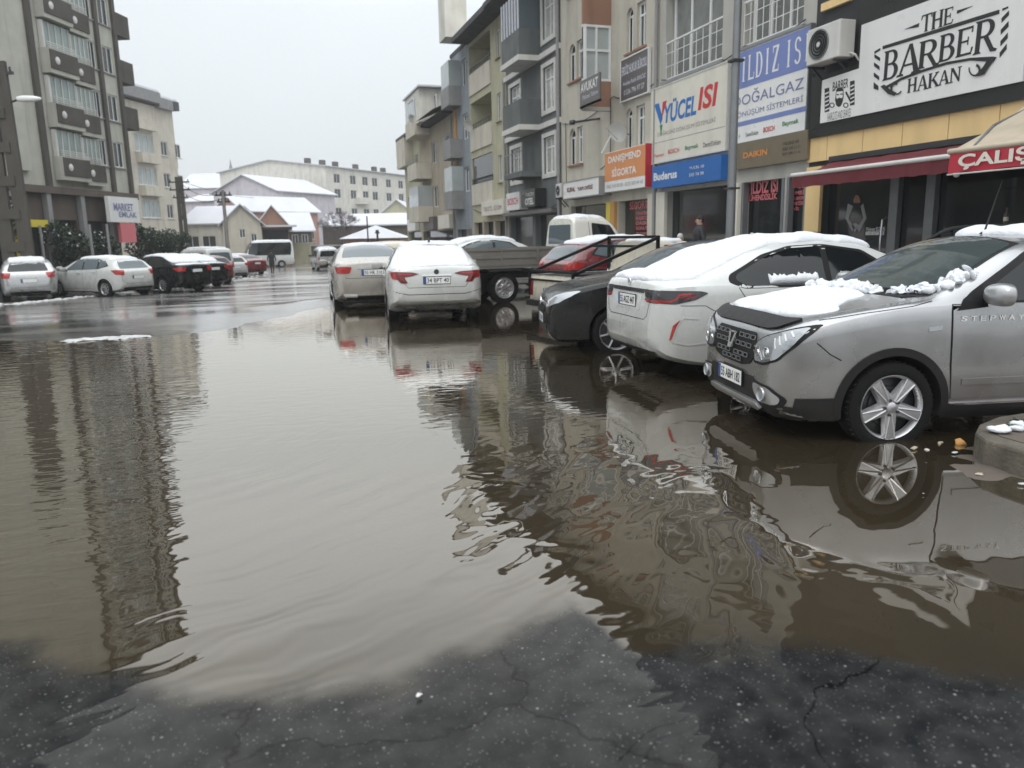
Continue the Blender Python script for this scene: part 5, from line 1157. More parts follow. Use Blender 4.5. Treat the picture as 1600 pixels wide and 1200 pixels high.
for cx in (600, 672):
    f.poly(Z8([(cx+14*math.cos(t*PI/8), 548+14*math.sin(t*PI/8)) for t in range(17)]+[(cx+9*math.cos(t*PI/8), 548+9*math.sin(t*PI/8)) for t in range(16, -1, -1)]), D+.001, None, mb=mk, t=.002)
mk.build('emblem', 'ink', f.root); rd.build('emblem_stripes', 'sign_white', f.root)
f.letters('BARBER', (1120+605*.3, 428*.3), (1120+684*.3, 455*.3), D+.001, 'ink', bold=.02); f.letters('HAIRCUTS AND SHAVES', (1120+578*.3, 590*.3), (1120+696*.3, 606*.3), D+.001, 'ink')
# air conditioner
def aircon(fr, tl, br, d0, label, dep=.36):
    f, (u0, u1, z0, z1) = fr.sub('air_conditioner', tl, br, d0+dep, label, 'air conditioner')
    w_ = u1-u0; o = MB(); o.box(u0, u1, d0, d0+dep, z0, z1); c = o.build('casing', 'trim_white', f.root)
    bv = c.modifiers.new('bev', 'BEVEL'); bv.width = .02; bv.segments = 2
    r = min(w_*.36, (z1-z0)*.42); cx = u1-r-.07; cz = (z0+z1)/2
    g = MB(); g.lathe([(r, d0+dep+.001), (r, d0+dep+.018), (r*.93, d0+dep+.02), (r*.92, d0+dep+.003)], 28, 'Y', (cx, 0, cz)); 
    for k in range(1, 5): g.lathe([(r*k/5, d0+dep+.014), (r*k/5+.006, d0+dep+.018), (r*k/5+.006, d0+dep+.012)], 24, 'Y', (cx, 0, cz))
    g.lathe([(0, d0+dep+.024), (r*.16, d0+dep+.02), (r*.16, d0+dep+.012)], 16, 'Y', (cx, 0, cz), 1)
    g.build('fan_grille', ['metal_grey', 'trim_white'], f.root, 40); b = MB(); b.lathe([(r*.9, d0+dep+.006), (0, d0+dep+.0061)], 28, 'Y', (cx, 0, cz)); b.build('fan_opening', 'dark', f.root)
    k = MB()
    for u in (u0+.1, u1-.1): k.box(u-.02, u+.02, d0-.0, d0+dep+.03, z0-.06, z0-.02); k.bar((u, .01, z0-.35), (u, d0+dep*.8, z0-.05), .03)
    k.build('bracket', 'metal_dark', f.root); p = MB(); p.tube([(u0+.05, d0+.1, z0+.1), (u0-.12, d0+.08, z0+.02), (u0-.18, .04, z0-.2), (u0-.18, .03, z0-.9)], .022, 6); p.build('pipe', 'trim_white', f.root, 40)
aircon(F1, (1262, 48), (1310, 88), .1, 'dusty white air conditioner unit beside the barber sign')
# awnings
def awning(fr, u0, u1, zw, zf, out, val, top, vm, label, arms=True, cap='trim_white'):
    o = Vector(((u0+u1)/2, 0, zf-val)); wl = fr.mw @ o; r = empty('awning', wl, fr.mw.to_euler().z, label, 'awning'); a, b = u0-o.x, u1-o.x; zw -= o.z; zf -= o.z
    m_ = MB(); n = 16
    for k in range(n):
        for j in range(6):
            q = lambda i, jj: (a+(b-a)*i/n, .06+(out-.06)*jj/6, zw+(zf-zw)*jj/6-.05*math.sin(PI*jj/6)-.012*math.sin(i*2.3+jj))
            m_.add([q(k, j), q(k+1, j), q(k+1, j+1), q(k, j+1)], [(0, 1, 2, 3)])
    m_.build('awning_fabric', top, r, 60, recalc=False)
    m_ = MB(); 
    for k in range(40):
        q = lambda i, v: (a+(b-a)*i/40, out+.03+.012*math.sin(i*1.3)*(1 if v else 0), zf-.03-val*v+(.015*abs(math.sin(i*PI/4)) if v else 0))
        m_.add([q(k, 0), q(k+1, 0), q(k+1, 1), q(k, 1)], [(0, 1, 2, 3)])
    m_.build('valance', vm, r, 60, recalc=False)
    m_ = MB(); m_.tube([(a-.03, out+.02, zf), (b+.03, out+.02, zf)], .04, 10); m_.build('front_bar', cap, r, 50)
    m_ = MB(); m_.box(a, b, .065, .2, zw-.04, zw+.06); m_.build('cassette', 'metal_dark', r)
    if arms:
        for u in (a+.3, b-.3): m_ = MB(); m_.bar((u, .1, zw-.1), (u+.35, out*.55, (zw+zf)/2-.08), .035); m_.bar((u+.35, out*.55, (zw+zf)/2-.08), (u, out, zf-.02), .035); m_.build('folding_arm', 'metal_grey', r)
    return r, (a, b, out, zf)
P = F1.p(1240, 280, 1.0); Q = F1.p(1489, 236, 1.0)
awning(F1, Q[0]-.6, P[0], 2.84, (P[1]+Q[1])/2, 1.0, .22, 'awning_red', 'awning_red', 'long burgundy awning with a white front bar under the yellow cladding')
P = F1.p(1487, 243, 1.75); Q = F1.p(1600, 216, 1.75); zf = (P[1]+Q[1])/2
rv, (a, b, ot, zf_) = awning(F1, .4, P[0], 3.45, zf, 1.75, .27, 'awning_beige', 'sign_red', 'beige awning with a red valance lettered in white, at the right edge', cap='awning_beige')
o_ = F1.mw.inverted() @ Vector(rv.location); mb = MB(); z_t = zf_
text_into(mb, 'ÇALIŞKAN', b-.16, b-.14-1.95, z_t-.27, z_t-.05, ot+.052, bold=.03); mb.build('lettering', 'sign_cream', rv, recalc=False)
m_ = MB(); m_.tube([(a, ot+.03, z_t-.31), (b+.02, ot+.03, z_t-.31)], .012, 6); m_.build('valance_rod', 'trim_white', rv)
bp = F1.p(1495, 268, 1.7); bl = empty('light_bulb', F1.mw @ Vector((bp[0], 1.7, bp[1]-.08)), 0, 'bare white bulb hanging from the corner of the red valance', 'light bulb')
m_ = MB(); m_.lathe([(.0, -.0), (.03, .01), (.045, .04), (.04, .075), (.02, .105), (.018, .13)], 14); m_.build('bulb', 'lamp_white', bl, 60); m_ = MB(); m_.lathe([(.022, .13), (.024, .17), (.01, .19)], 10, closed=True); m_.tube([(0, 0, .18), (0, 0, .34)], .006, 5); m_.build('socket', 'metal_grey', bl, 50)
bs = F1.p(1583, 345, -.1); bt = empty('bottle', F1.mw @ Vector((bs[0], .05, bs[1]-.04)), 0, 'small brown bottle on the ledge at the right edge, above the silver roof', 'bottle')
m_ = MB(); m_.lathe([(0, 0), (.035, 0), (.035, .13), (.012, .18), (.012, .24), (0, .24)], 12); m_.build('bottle_glass', 'wall_brown', bt, 50); m_ = MB(); m_.lathe([(.0355, .04), (.0355, .10)], 12); m_.build('bottle_label', 'sign_cream', bt)
m_ = MB(); z_ = bs[1]-.05; m_.box(bs[0]-.6, bs[0]+.15, .0, .12, z_-.03, z_); m_.build('ledge', 'white_frame', F1.root)

# ---- 2. grey building with the two heating shops
Y2 = 2.0+uE
F2 = rfront('apartment_building', Y2, 'pale grey building over the two heating shops with two railed windows')
u2 = F2.p(1031, 200)[0]
w1 = F2.box((1165, -60), (1255, 36)); w1 = (w1[0], w1[1], F2.p(1165, 74)[1], F2.p(1165, 74)[1]+2.2)
w2 = F2.box((1041, 20), (1128, 88)); w2 = (w2[0], w2[1], F2.p(1041, 127)[1], F2.p(1041, 127)[1]+2.25)
hs = [w1+(.3,), w2+(.3,)]
g1 = F2.box((1160, 300), (1222, 380)); g2 = F2.box((1230, 300), (1259, 380)); g3 = F2.box((1042, 300), (1143, 380))
zt = 2.62
F2.wall(0, u2, 0, 11.3, hs+[(w1[0], w1[1], w1[2]+2.9, w1[3]+2.9, .3), (w2[0], w2[1], w2[2]+2.9, w2[3]+2.9, .3), (g1[0], g1[1], .2, zt, .25), (g2[0], g2[1], .2, zt, .25), (g3[0], g3[1], .2, zt, .25)], 'wall_grey')
F2.bx('eaves', 'roof_dark', 0, u2, 0, .9, 11.3, 11.5)
for w_ in (w1, w2):
    for dz in (0, 2.9):
        F2.window(w_[0]+.05, w_[1]-.05, w_[2]+dz, w_[3]+dz, -.28, nv=2, gl='curtain_grey', t=.09); F2.railing(w_[0], w_[1], w_[2]+.03+dz, w_[2]+1.0+dz, -.03, 9, 'white_frame')
    F2.bx('window_sill', 'trim_grey', w_[0]-.1, w_[1]+.1, .0, .1, w_[2]-.09, w_[2]-.01)
F2.bx('string_course', 'trim_grey', .0, u2, 0, .05, w2[2]-.32, w2[2]-.24)
F2.bx('shop_window', 'shop_glass', g1[0], g1[1], -.22, -.2, .2, zt); F2.bx('shop_door', 'shop_glass', g2[0], g2[1], -.2, -.18, .2, zt); F2.bx('shop_window', 'shop_glass', g3[0], g3[1], -.22, -.2, .2, zt)
for x in (1160, 1222, 1230, 1257): u = F2.p(x, 340)[0]; F2.bx('window_post', 'metal_grey', u-.04, u+.04, -.12, .02, .2, zt)
for x0, x1 in ((1024, 1043), (1145, 1158)): a_, b_ = F2.p(x1, 340)[0], F2.p(x0, 340)[0]; F2.bx('pillar_cladding', 'sign_cream', a_+.02, min(b_, u2)-.02, .0, .1, .0, zt)
F2.bx('window_rail', 'metal_grey', g3[0], g3[1], -.2, -.1, 1.05, 1.1)
F2.letters('YILDIZ ISI', (1166, 284), (1215, 300), -.17, 'ink_pink', bold=.03); F2.letters('MÜHENDİSLİK', (1166, 303), (1214, 311), -.17, 'ink_pink', bold=.03)
for k, t_ in enumerate(('GÜÇ VE ISI', 'KOMBİ', 'KLİMA BAKIM', 'RADYATÖR', 'SERVİS')): F2.letters(t_, (1231.5, 289+k*8.6), ((1258, 1257, 1256, 1255, 1248)[k], 295+k*8.4), -.17, 'ink_pink', bold=.03)
f, q = board(F2, 'heating_shop_sign', (1147, 85.5), (1258, 203), .12, .1, 'sign_white', 'large blue and white gas heating sign beside the barber shop', 'metal_grey')
u0, u1, z0, z1 = q; hh = z1-z0
f.bx('sign_band', 'sign_periwinkle', u0+.01, u1-.01, .121, .125, z0+hh*.60, z1-.02); f.bx('sign_band', 'sign_periwinkle', u0+.01, u1-.01, .121, .125, z0+hh*.185, z0+hh*.235)
def tb(fr, txt, a0, a1, b0, b1, m, d=.127, nm='lettering', **k):   # fractions of the board, read left to right
    mb = MB(); text_into(mb, txt, u1-(u1-u0)*a0, u1-(u1-u0)*a1, z0+hh*b0, z0+hh*b1, d, **k); return mb.build(nm, m, fr.root, recalc=False)
def sf(fr, txt, a0, a1, b0, b1, m, d=.127):
    n = len(txt.replace(' ', ''))+txt.count(' ')*.5; st = (a1-a0)/n; mb = MB(); x = a0; k = 0
    for ch in txt:
        if ch == ' ': x += st*.5; continue
        for pl in glyph(ch):
            k += 1; mb.prism([(u1-(u1-u0)*(x+px_*st*.9), z0+hh*(b0+py_*(b1-b0))) for px_, py_ in pl], lambda u, v, t: (u, d+t, v), 0, .003+.0003*(k % 9))
        x += st
    return mb.build('lettering', m, fr.root)
sf(f, 'YILDIZ ISI', .0, 1.04, .665, .93, 'sign_white', .126)
tb(f, 'DOĞALGAZ', .02, .96, .41, .56, 'ink_violet'); tb(f, 'DÖNÜŞÜM SİSTEMLERİ', .02, .96, .27, .36, 'ink_violet')
tb(f, 'E.C.A', .05, .14, .06, .10, 'ink_grey'); tb(f, 'DemirDöküm', .22, .40, .055, .10, 'ink'); tb(f, 'BOSCH', .47, .62, .06, .115, 'ink_red', bold=.02); tb(f, 'Baymak', .72, .92, .07, .13, 'ink_green', bold=.02)
f, q = board(F2, 'brown_sign_board', (1146, 226), (1260, 249), .14, .12, 'sign_brown', 'bronze coloured sign board under the blue and white heating sign'); u0, u1, z0, z1 = q
z1 = f.p(1146, 229, .14)[1]; hh = z1-z0; tb(f, 'DAIKIN', .16, .50, .42, .66, 'ink_orange', .146, bold=.02); tb(f, 'YILDIZ ISI', .70, .90, .66, .78, 'ink', .146); tb(f, '0362 543 11 11', .70, .92, .46, .58, 'ink', .146); tb(f, '0532 000 11 11', .70, .92, .28, .38, 'ink', .146)
f, q = board(F2, 'heating_shop_sign', (1019, 142), (1132.5, 233), .12, .1, 'sign_cream', 'cream heating sign with blue and red lettering above the blue board', 'trim_white'); u0, u1, z0, z1 = q; hh = z1-z0
tb(f, 'YÜCEL', .19, .64, .50, .80, 'ink_blue', .124, bold=.03, shear=.15); tb(f, 'ISI', .66, .90, .54, .82, 'ink_red', .124, bold=.03, shear=.15)
mk = MB()
for pl, mi in (([(.04, .80), (.11, .80), (.17, .58), (.14, .50)], 0), ([(.15, .56), (.17, .62), (.23, .80), (.17, .80)], 1), ([(.13, .5), (.17, .5), (.15, .34)], 2)):
    mk.prism([(u1-(u1-u0)*x, z0+hh*y) for x, y in pl], lambda u, v, t: (u, .122+t, v), 0, .004, mi)
mk.build('emblem', ['ink_blue', 'ink_red', 'ink_green'], f.root)
tb(f, 'DOĞALGAZ DÖNÜŞÜM SİSTEMLERİ', .10, .88, .335, .42, 'ink_grey', .124); f.bx('sign_band', 'ink_grey', u0+.02, u1-.02, .121, .1235, z0+hh*.265, z0+hh*.272)
tb(f, 'Viessmann', .05, .20, .07, .12, 'ink_red', .124); tb(f, 'BOSCH', .26, .42, .08, .14, 'ink_red', .124, bold=.02); tb(f, 'Baymak', .50, .68, .07, .14, 'ink_green', .124, bold=.02); tb(f, 'DemirDöküm', .74, .95, .07, .13, 'ink', .124)
f, q = board(F2, 'blue_shop_sign', (1019, 261), (1126, 281), .28, .26, 'sign_blue', 'bright blue boxed shop sign with white lettering beneath the cream heating sign'); u0, u1, z0, z1 = q; hh = z1-z0
tb(f, 'Buderus', .03, .40, .34, .70, 'sign_white', .284, bold=.03); tb(f, 'YÜCEL ISI', .58, .78, .60, .74, 'sign_white', .284); tb(f, '543 74 99', .58, .78, .30, .44, 'sign_white', .284)

# ---- 3. beige building with arched windows
Y3 = Y2+u2
F3 = rfront('apartment_building', Y3, 'beige building with paired arched windows, terracotta trimmed glazed bay and orange shop sign'); u3 = F3.p(877, 200)[0]
def arched(fr, u0, u1, z0, z1, y=-.14):
    r = (u1-u0)/2; c = (u0+u1)/2; o = [(u0, z0), (u1, z0)]+[(c+r*math.cos(t*PI/10), z1-r+r*math.sin(t*PI/10)) for t in range(11)]
    i_ = [(c+(x-c)*(1-.07/r), (z-(z0+z1)/2)*.93+(z0+z1)/2) for x, z in o]
    m_ = MB(); n = len(o)
    for k in range(n):
        a, b, c_, d = o[k], o[(k+1) % n], i_[(k+1) % n], i_[k]
        m_.add([(a[0], y+.05, a[1]), (b[0], y+.05, b[1]), (c_[0], y+.05, c_[1]), (d[0], y+.05, d[1])], [(0, 1, 2, 3)])
    m_.box(c-.03, c+.03, y+.01, y+.045, z0+.05, z1-r); m_.box(u0+.05, u1-.05, y+.01, y+.04, z1-r-.03, z1-r+.03)
    w_ = m_.build('window', 'white_frame', fr.root); g_ = MB(); g_.prism(o, lambda u, v, t: (u, t, v), y-.01, y+.02); g_.build('pane', 'window_dark', w_)
    # spandrels that turn the square opening into an arch
    s_ = MB()
    for sg in (-1, 1):
        pl = [(c+sg*r, z1-r), (c+sg*r, z1), (c, z1)]+[(c+sg*r*math.sin(t*PI/20), z1-r+r*math.cos(t*PI/20)) for t in range(1, 10)]
        s_.prism(pl, lambda u, v, t: (u, t, v), -.10, -.002)
    s_.build('window_arch', 'wall_beige', w_); sl = MB(); sl.box(u0-.06, u1+.06, .0, .07, z0-.06, z0-.005); sl.build('window_sill', 'wall_terracotta', w_)
cols = [F3.box((979, 50), (989, 60)), F3.box((995, 40), (1009, 50)), F3.box((889, 100), (899, 110)), F3.box((901, 100), (910, 110))]
zr1 = F3.p(1000, 150)[1]; za = F3.p(985, 82)[1]; ha = F3.p(985, 12)[1]-za
rows = [za-2.85, za, za+2.85]
hs = [(c[0], c[1], z, z+ha, .16) for c in cols for z in rows]
s0, s1 = F3.p(1018, 340)[0], F3.p(966, 340)[0]; s2, s3 = F3.p(950, 340)[0], F3.p(890, 340)[0]
hs += [(s0, s1, .2, 2.5, .3), (s2, s3, .2, 2.5, .3)]
F3.wall(0, u3, 0, 11.2, hs, 'wall_beige'); F3.bx('eaves', 'roof_dark', 0, u3, 0, .8, 11.2, 11.4)
for i, c in enumerate(cols):
    for z in rows:
        if i in (0, 2): arched(F3, c[0], c[1], z, z+ha)
        else: F3.window(c[0], c[1], z, z+ha, -.14, gl='window_dark', nv=1, nh=1, sill='wall_terracotta', t=.07)
F3.bx('shop_window', 'shop_glass', s0, s1, -.28, -.25, .2, 2.5); F3.bx('shop_window', 'shop_glass', s2, s3, -.28, -.25, .2, 2.5)
u = F3.p(958, 340)[0]; F3.bx('pillar_cladding', 'wall_orange', u-.32, u-.02, .0, .12, 0, 2.5); F3.bx('pillar_cladding', 'yellow', u+.02, u+.32, .0, .11, 0, 2.5); u = F3.p(1021, 340)[0]; F3.bx('pillar_cladding', 'wall_cream', max(u-.2, .02), u+.2, .0, .1, 0, 2.6)
F3.letters('SİGORTA', (984, 312), (1018, 325), -.24, 'ink_pink', bold=.02)
for k, t_ in enumerate(('TRAFİK', 'KASKO', 'DASK', 'KONUT', 'İŞYERİ')): F3.letters(t_, (994, 330+k*8), (1012, 335+k*8), -.24, 'ink_pink', bold=.02)
# glazed bay
bu0, bu1 = F3.p(955, 60, 0)[0], F3.p(909, 120, .95)[0]; bd = .95
zb0 = F3.p(907, 168, bd)[1]; zb1 = F3.p(907, 128, bd)[1]; zb2 = F3.p(907, 40, bd)[1]
by = F3.bx('bay', 'wall_terracotta', bu0, bu1, .0, bd, zb0, zb1); F3.bx('bay_floor', 'wall_grey', bu0-.02, bu1+.02, .0, bd+.02, zb0-.12, zb0-.002, by)
F3.bx('bay', 'wall_terracotta', bu0, bu1, .0, bd, zb2, zb2+1.0)
gl = F3.bx('bay_glazing', 'glass_pale', bu0+.05, bu1-.05, .0, bd-.06, zb1, zb2, by)
m_ = MB(); zz = zb2-.75
for k in range(6): u = bu0+.05+(bu1-bu0-.1)*k/5; m_.box(u-.035, u+.035, bd-.055, bd, zb1, zb2)
for z in (zb1+.04, zz, zb2-.04): m_.box(bu0+.01, bu1-.01, bd-.05, bd+.008, z-.035, z+.035); m_.box(bu0-.004, bu0+.05, .0, bd-.06, z-.035, z+.035)
for y in (.04, .5, bd-.08): m_.box(bu0-.008, bu0+.05, y-.03, y+.03, zb1, zb2)
m_.build('bay_frame', 'white_frame', by)
F3.window(bu0+.3, bu1-.3, zb0+3.2+1.2, zb0+3.2+2.6, .01, nv=2)
f, q = board(F3, 'lawyer_sign', (906, 128), (937, 158), bd+.06, .05, 'sign_grey', 'dark grey lawyer sign fixed across the front of the terracotta bay'); u0, u1, z0, z1 = q; z0 = f.p(906, 167, bd+.06)[1]; 
f.bx('sign_panel', 'sign_grey', u0, u1, bd+.01, bd+.06, z0, -.002); hh = z1-z0
tb(f, 'AVUKAT', .05, .92, .52, .88, 'sign_white', bd+.064, bold=.02); tb(f, 'Mehmet Yıldırım', .15, .92, .22, .40, 'ink_pale', bd+.064)
f, q = board(F3, 'law_office_sign', (970.5, 96), (1012, 143), .1, .08, 'sign_grey', 'grey law office sign with pale lettering between the arched windows', 'white_frame'); u0, u1, z0, z1 = q; hh = z1-z0
tb(f, 'ERSÖZ HUKUK BÜROSU', .04, .96, .62, .88, 'ink_pale', .104, bold=.02); tb(f, 'Avukat Fatih ERSÖZ', .08, .92, .36, .48, 'ink_pale', .104, bold=.01); tb(f, '0 536 796 97 37', .12, .88, .12, .25, 'ink_pale', .104, bold=.01)
f, q = board(F3, 'insurance_sign', (945, 240), (1008, 292), .3, .28, 'sign_white', 'orange insurance sign with white lettering and a red side, on the beige building'); u0, u1, z0, z1 = q; hh = z1-z0
f.bx('sign_band', 'sign_orange', u0+.01, u1-.01, .301, .305, z0+hh*.27, z1-.02); f.bx('sign_side', 'sign_red', u0-.03, u0-.002, .02, .31, z0, z1)
tb(f, 'DANIŞMEND', .10, .90, .68, .90, 'sign_white', .308, bold=.03); tb(f, 'SİGORTA', .2, .80, .36, .60, 'sign_white', .308, bold=.03); tb(f, '0362 543 00 00 - 0532 500 44 45', .05, .95, .09, .18, 'ink_grey', .304)
f, q = board(F3, 'white_shop_sign', (880, 287), (936, 303), .45, .43, 'sign_white', 'plain white boxed sign with dark red lettering, left of the orange sign', 'trim_grey'); u0, u1, z0, z1 = q; z1 = f.p(880, 285, .45)[1]; hh = z1-z0
tb(f, 'KURAL', .12, .36, .34, .62, 'ink_maroon', .456, bold=.05); tb(f, 'YAPI OFİSİ', .42, .84, .34, .62, 'ink_maroon', .456, bold=.05)
m_ = MB(); a_ = F3.p(942, 200, .5); m_.bar((a_[0], .1, a_[1]), (a_[0]+.1, .5, a_[1]-.75), .08, .03); m_.build('flag_bracket', 'white_frame', F3.root)
m_ = MB(); a_ = F3.p(906, 192, .3); m_.bar((a_[0]-1.0, .02, a_[1]), (a_[0], .5, a_[1]+.02), .06); m_.tube([(a_[0], .5, a_[1]+.02), (a_[0]+.12, .6, a_[1]+.02)], .08, 8); m_.build('wall_bracket', 'metal_dark', F3.root)
aircon(F3, (868, 288), (876, 308), .0, 'white air conditioner unit low beside the downpipe of the dark grey building')

# ---- 4. dark grey building with white surrounds
Y4 = Y3+u3
F4 = rfront('apartment_building', Y4, 'dark slate grey building with white window surrounds and string courses'); u4 = F4.p(792, 200)[0]
zA = F4.p(871, 74)[1]; zB = F4.p(871, 189)[1]; st = zA-zB
wR = F4.box((849, 110), (867, 120)); wL = F4.box((797, 110), (813, 120)); bU = (F4.p(846, 160)[0], F4.p(817, 160)[0])
hs = []; wz = [(zB+.55, zA-.45), (zA+.55, zA+st-.45), (zB-st+.75, zB-.45)]
for a_, b_ in wz: hs += [(wR[0], wR[1], a_, b_, .14), (wL[0], wL[1], a_, b_, .14)]
hs += [(.3, u4*.45, .15, 2.3, .3), (u4*.5, u4-.3, .15, 2.3, .3)]
F4.wall(0, u4, 0, 11.2, hs, 'wall_slate'); F4.bx('eaves', 'roof_dark', 0, u4, 0, 1.0, 11.2, 11.4)
for a_, b_ in wz:
    for w_ in (wR, wL): F4.window(w_[0], w_[1], a_, b_, -.12, gl='curtain', nv=1, nh=1, surround='trim_white', t=.07)
for z in (zA, zB):
    F4.bx('string_course', 'trim_white', .0, bU[0], .002, .12, z-.1, z+.1); F4.bx('string_course', 'trim_white', bU[1], u4, .002, .12, z-.1, z+.1)
    b_ = F4.bx('balcony', 'wall_slate', bU[0], bU[1], .0, .9, z+.10, z+1.05); F4.bx('string_course', 'trim_white', bU[0]-.03, bU[1]+.03, .0, .95, z-.1, z+.099, b_)
b_ = F4.bx('balcony_glazing', 'glass_blue', bU[0]+.1, bU[1]-.02, .0, .86, zA+1.05, zA+st-.2); m_ = MB()
for k in range(7): u = bU[0]+.1+(bU[1]-bU[0]-.14)*k/6; m_.box(u-.03, u+.03, .86, .90, zA+1.05, zA+st-.2)
m_.build('balcony_frame', 'ink_pale', b_)
F4.railing(bU[0], bU[1], zB-st+.9, zB-st+1.7, .85, 8, 'metal_grey'); F4.bx('balcony', 'wall_slate', bU[0], bU[1], .0, .9, zB-st+.7, zB-st+.9)
m_ = MB(); m_.tube([(.06, .10, .0), (.06, .10, 11.2)], .07, 8); m_.build('downpipe', 'trim_grey', F4.root, 50)
for i in (0, 1): h = hs[-2+i]; F4.bx('shop_window', 'window_dark', h[0], h[1], -.28, -.25, h[2], h[3])
f, q = board(F4, 'dark_shop_sign', (814, 298), (836, 322), .5, .48, 'sign_black', 'black boxed shop sign with white lettering under the dark grey building'); u0, u1, z0, z1 = q; hh = z1-z0
tb(f, 'OTEL', .3, .9, .12, .5, 'sign_white', .504, bold=.03); tb(f, 'TURİZM', .35, .9, .6, .85, 'sign_white', .504)
f, q = board(F4, 'pale_shop_sign', (791, 303), (812, 327), .4, .38, 'sign_white', 'pale shop sign with faded red lettering left of the black sign'); u0, u1, z0, z1 = q; hh = z1-z0; tb(f, 'BOSCH', .1, .9, .3, .7, 'ink_red', .404, bold=.02)
F4.bx('sign_fascia', 'sign_grey', .2, u4-.1, .002, .35, 2.35, 2.5)

# ---- 5. olive building with recessed balconies
Y5 = Y4+u4
F5 = rfront('apartment_building', Y5, 'olive and cream building with deep recessed balconies next to the dark grey one'); u5 = F5.p(735, 200)[0]
ub = F5.p(767, 120)[0]; op = [(F5.p(767, 182)[1], F5.p(767, 163)[1]), ]
zp = [F5.p(766, 62)[1], F5.p(766, 80)[1], F5.p(766, 128)[1], F5.p(766, 144)[1], F5.p(766, 166)[1]]
hs = []
rz = [3.2, 5.95, 8.7]
for z in rz: hs += [(ub, u5-.12, z+.95, z+2.3, 1.4), (ub*.35, ub*.62, z+.8, z+2.0, .12)]
hs += [(.2, u5-.2, .1, 2.2, .3)]
F5.wall(0, u5, 0, 11.2, hs, 'wall_olive'); F5.bx('eaves', 'roof_dark', -.0, u5, 0, .9, 11.2, 11.45)
for i, z in enumerate(rz):
    F5.bx('balcony_parapet', 'wall_cream', ub+.01, u5-.11, .002, .06, z-.1, z+.95); F5.window(ub*.35, ub*.62, z+.8, z+2.0, -.1, gl='window_dark', t=.05, sill='wall_tan')
    F5.window(ub+.5, u5-.6, z+.1, z+2.2, -1.38, gl='window_dark' if i else 'glass_blue', nv=2)
    F5.railing(ub+.02, u5-.14, z+.95, z+1.25, .0, 8, 'metal_dark')
F5.bx('balcony_glazing', 'window_dark', ub+.02, u5-.14, -.10, -.06, rz[0]+.95, rz[0]+2.3); F5.bx('shop_window', 'window_dark', .2, u5-.2, -.28, -.25, .1, 2.2)
for k in range(4): u = .2+(u5-.4)*k/3; F5.bx('pillar', 'wall_tan', u-.15, u+.15, -.2, .05, .0, 2.25)
f, q = board(F5, 'faded_shop_sign', (752, 316), (787, 334), .3, .28, 'sign_cream', 'long faded cream shop sign under the olive building'); u0, u1, z0, z1 = q; hh = z1-z0; tb(f, 'TEKSTİL GİYİM', .1, .9, .3, .7, 'ink_maroon', .304)

# ---- 6-8. narrower fronts further down
def simple_front(name, Y0, Y1, H, m, label, win, nrow, z0=3.1, X=FX, eave=.6, gl='window_dark', bay=None, base=-1.0, shop=True, fr='white_frame', bm='wall_cream'):
    f = Front(name, (X, Y0, 0), R_(90), label); u = Y1-Y0; hs = []
    for k in range(nrow):
        for a, b in win: hs.append((u*a, u*b, z0+2.75*k+.8, z0+2.75*k+2.1, .14))
    if shop: hs.append((.3, u-.3, base+.2, 1.9, .3))
    f.wall(0, u, base, H, hs, m); f.bx('eaves', 'roof_dark', -.05, u+.05, 0, eave, H, H+.2)
    for h in hs[:len(win)*nrow]: f.window(h[0], h[1], h[2], h[3], -.12, gl=gl, fr=fr, t=.06)
    if shop: f.bx('shop_window', 'window_dark', .3, u-.3, -.28, -.25, base+.2, 1.9)
    if bay:
        for k in range(nrow):
            a, b, d = bay; p = f.bx('balcony', bm, u*a, u*b, .0, d, z0+2.75*k-.1, z0+2.75*k+.9)
            g = f.bx('balcony_glazing', gl if k % 2 else 'glass_pale', u*a+.05, u*b-.05, .0, d-.05, z0+2.75*k+.9, z0+2.75*k+2.2) if k != 1 else f.railing(u*a, u*b, z0+2.75*k+.9, z0+2.75*k+1.2, d-.04, 6, 'metal_grey')
    return f
Y6 = Y5+u5
L6 = 44.6-Y6
f6 = simple_front('apartment_building', Y6, Y6+L6, 11.3, 'wall_bluegrey', 'narrow blue grey building with an orange strip and striped balconies', [(.12, .4)], 3, bay=(.45, .95, .7), bm='trim_grey', eave=.04)
f6.bx('orange_strip', 'wall_orange', 2.9, 3.3, .002, .08, 4.0, 8.6)
ua = max(42.3-Y6, 1.2)
g6 = f6.bx('upper_storey', 'wall_white', .1, ua, .0, 1.15, 11.55, 15.4); f6.bx('upper_roof', 'roof_dark', .0, ua+.1, -2, 1.35, 15.4, 15.6, g6)
Y7 = Y6+L6
f7 = simple_front('apartment_building', Y7, 54.5, 8.4, 'wall_tan', 'lower tan building with a white attic bay and dark snow-edged roof', [(.08, .2), (.45, .6)], 3, bay=(.62, .95, 1.0), z0=2.6, fr='white_frame')
u = 54.5-Y7
at_ = f7.bx('attic', 'wall_white', u*.50, u*.98, -1.5, .9, 8.62, 10.6); f7.window(u*.66, u*.84, 9.0, 10.2, .9, nv=1, gl='window_dark', parent=at_)
rf = MB(); rf.add([(-.2, 1.2, 8.55), (u*.49, 1.2, 8.55), (u*.49, -4.5, 11.0), (-.2, -4.5, 11.0)], [(0, 1, 2, 3)]); rf.build('roof', 'roof_dark', f7.root); f7.bx('roof_snow', 'snow_roof', u*.45, u+.1, -1.6, 1.0, 10.62, 10.72, at_)
f8 = simple_front('apartment_building', 54.5, 60.4, 8.6, 'wall_olive', 'farthest building on the right side with a boxed upper storey', [(.1, .25), (.4, .55), (.7, .85)], 2, z0=2.4)
f8.bx('upper_storey', 'wall_cream', 2.4, 5.85, .0, .6, 6.6, 8.58)
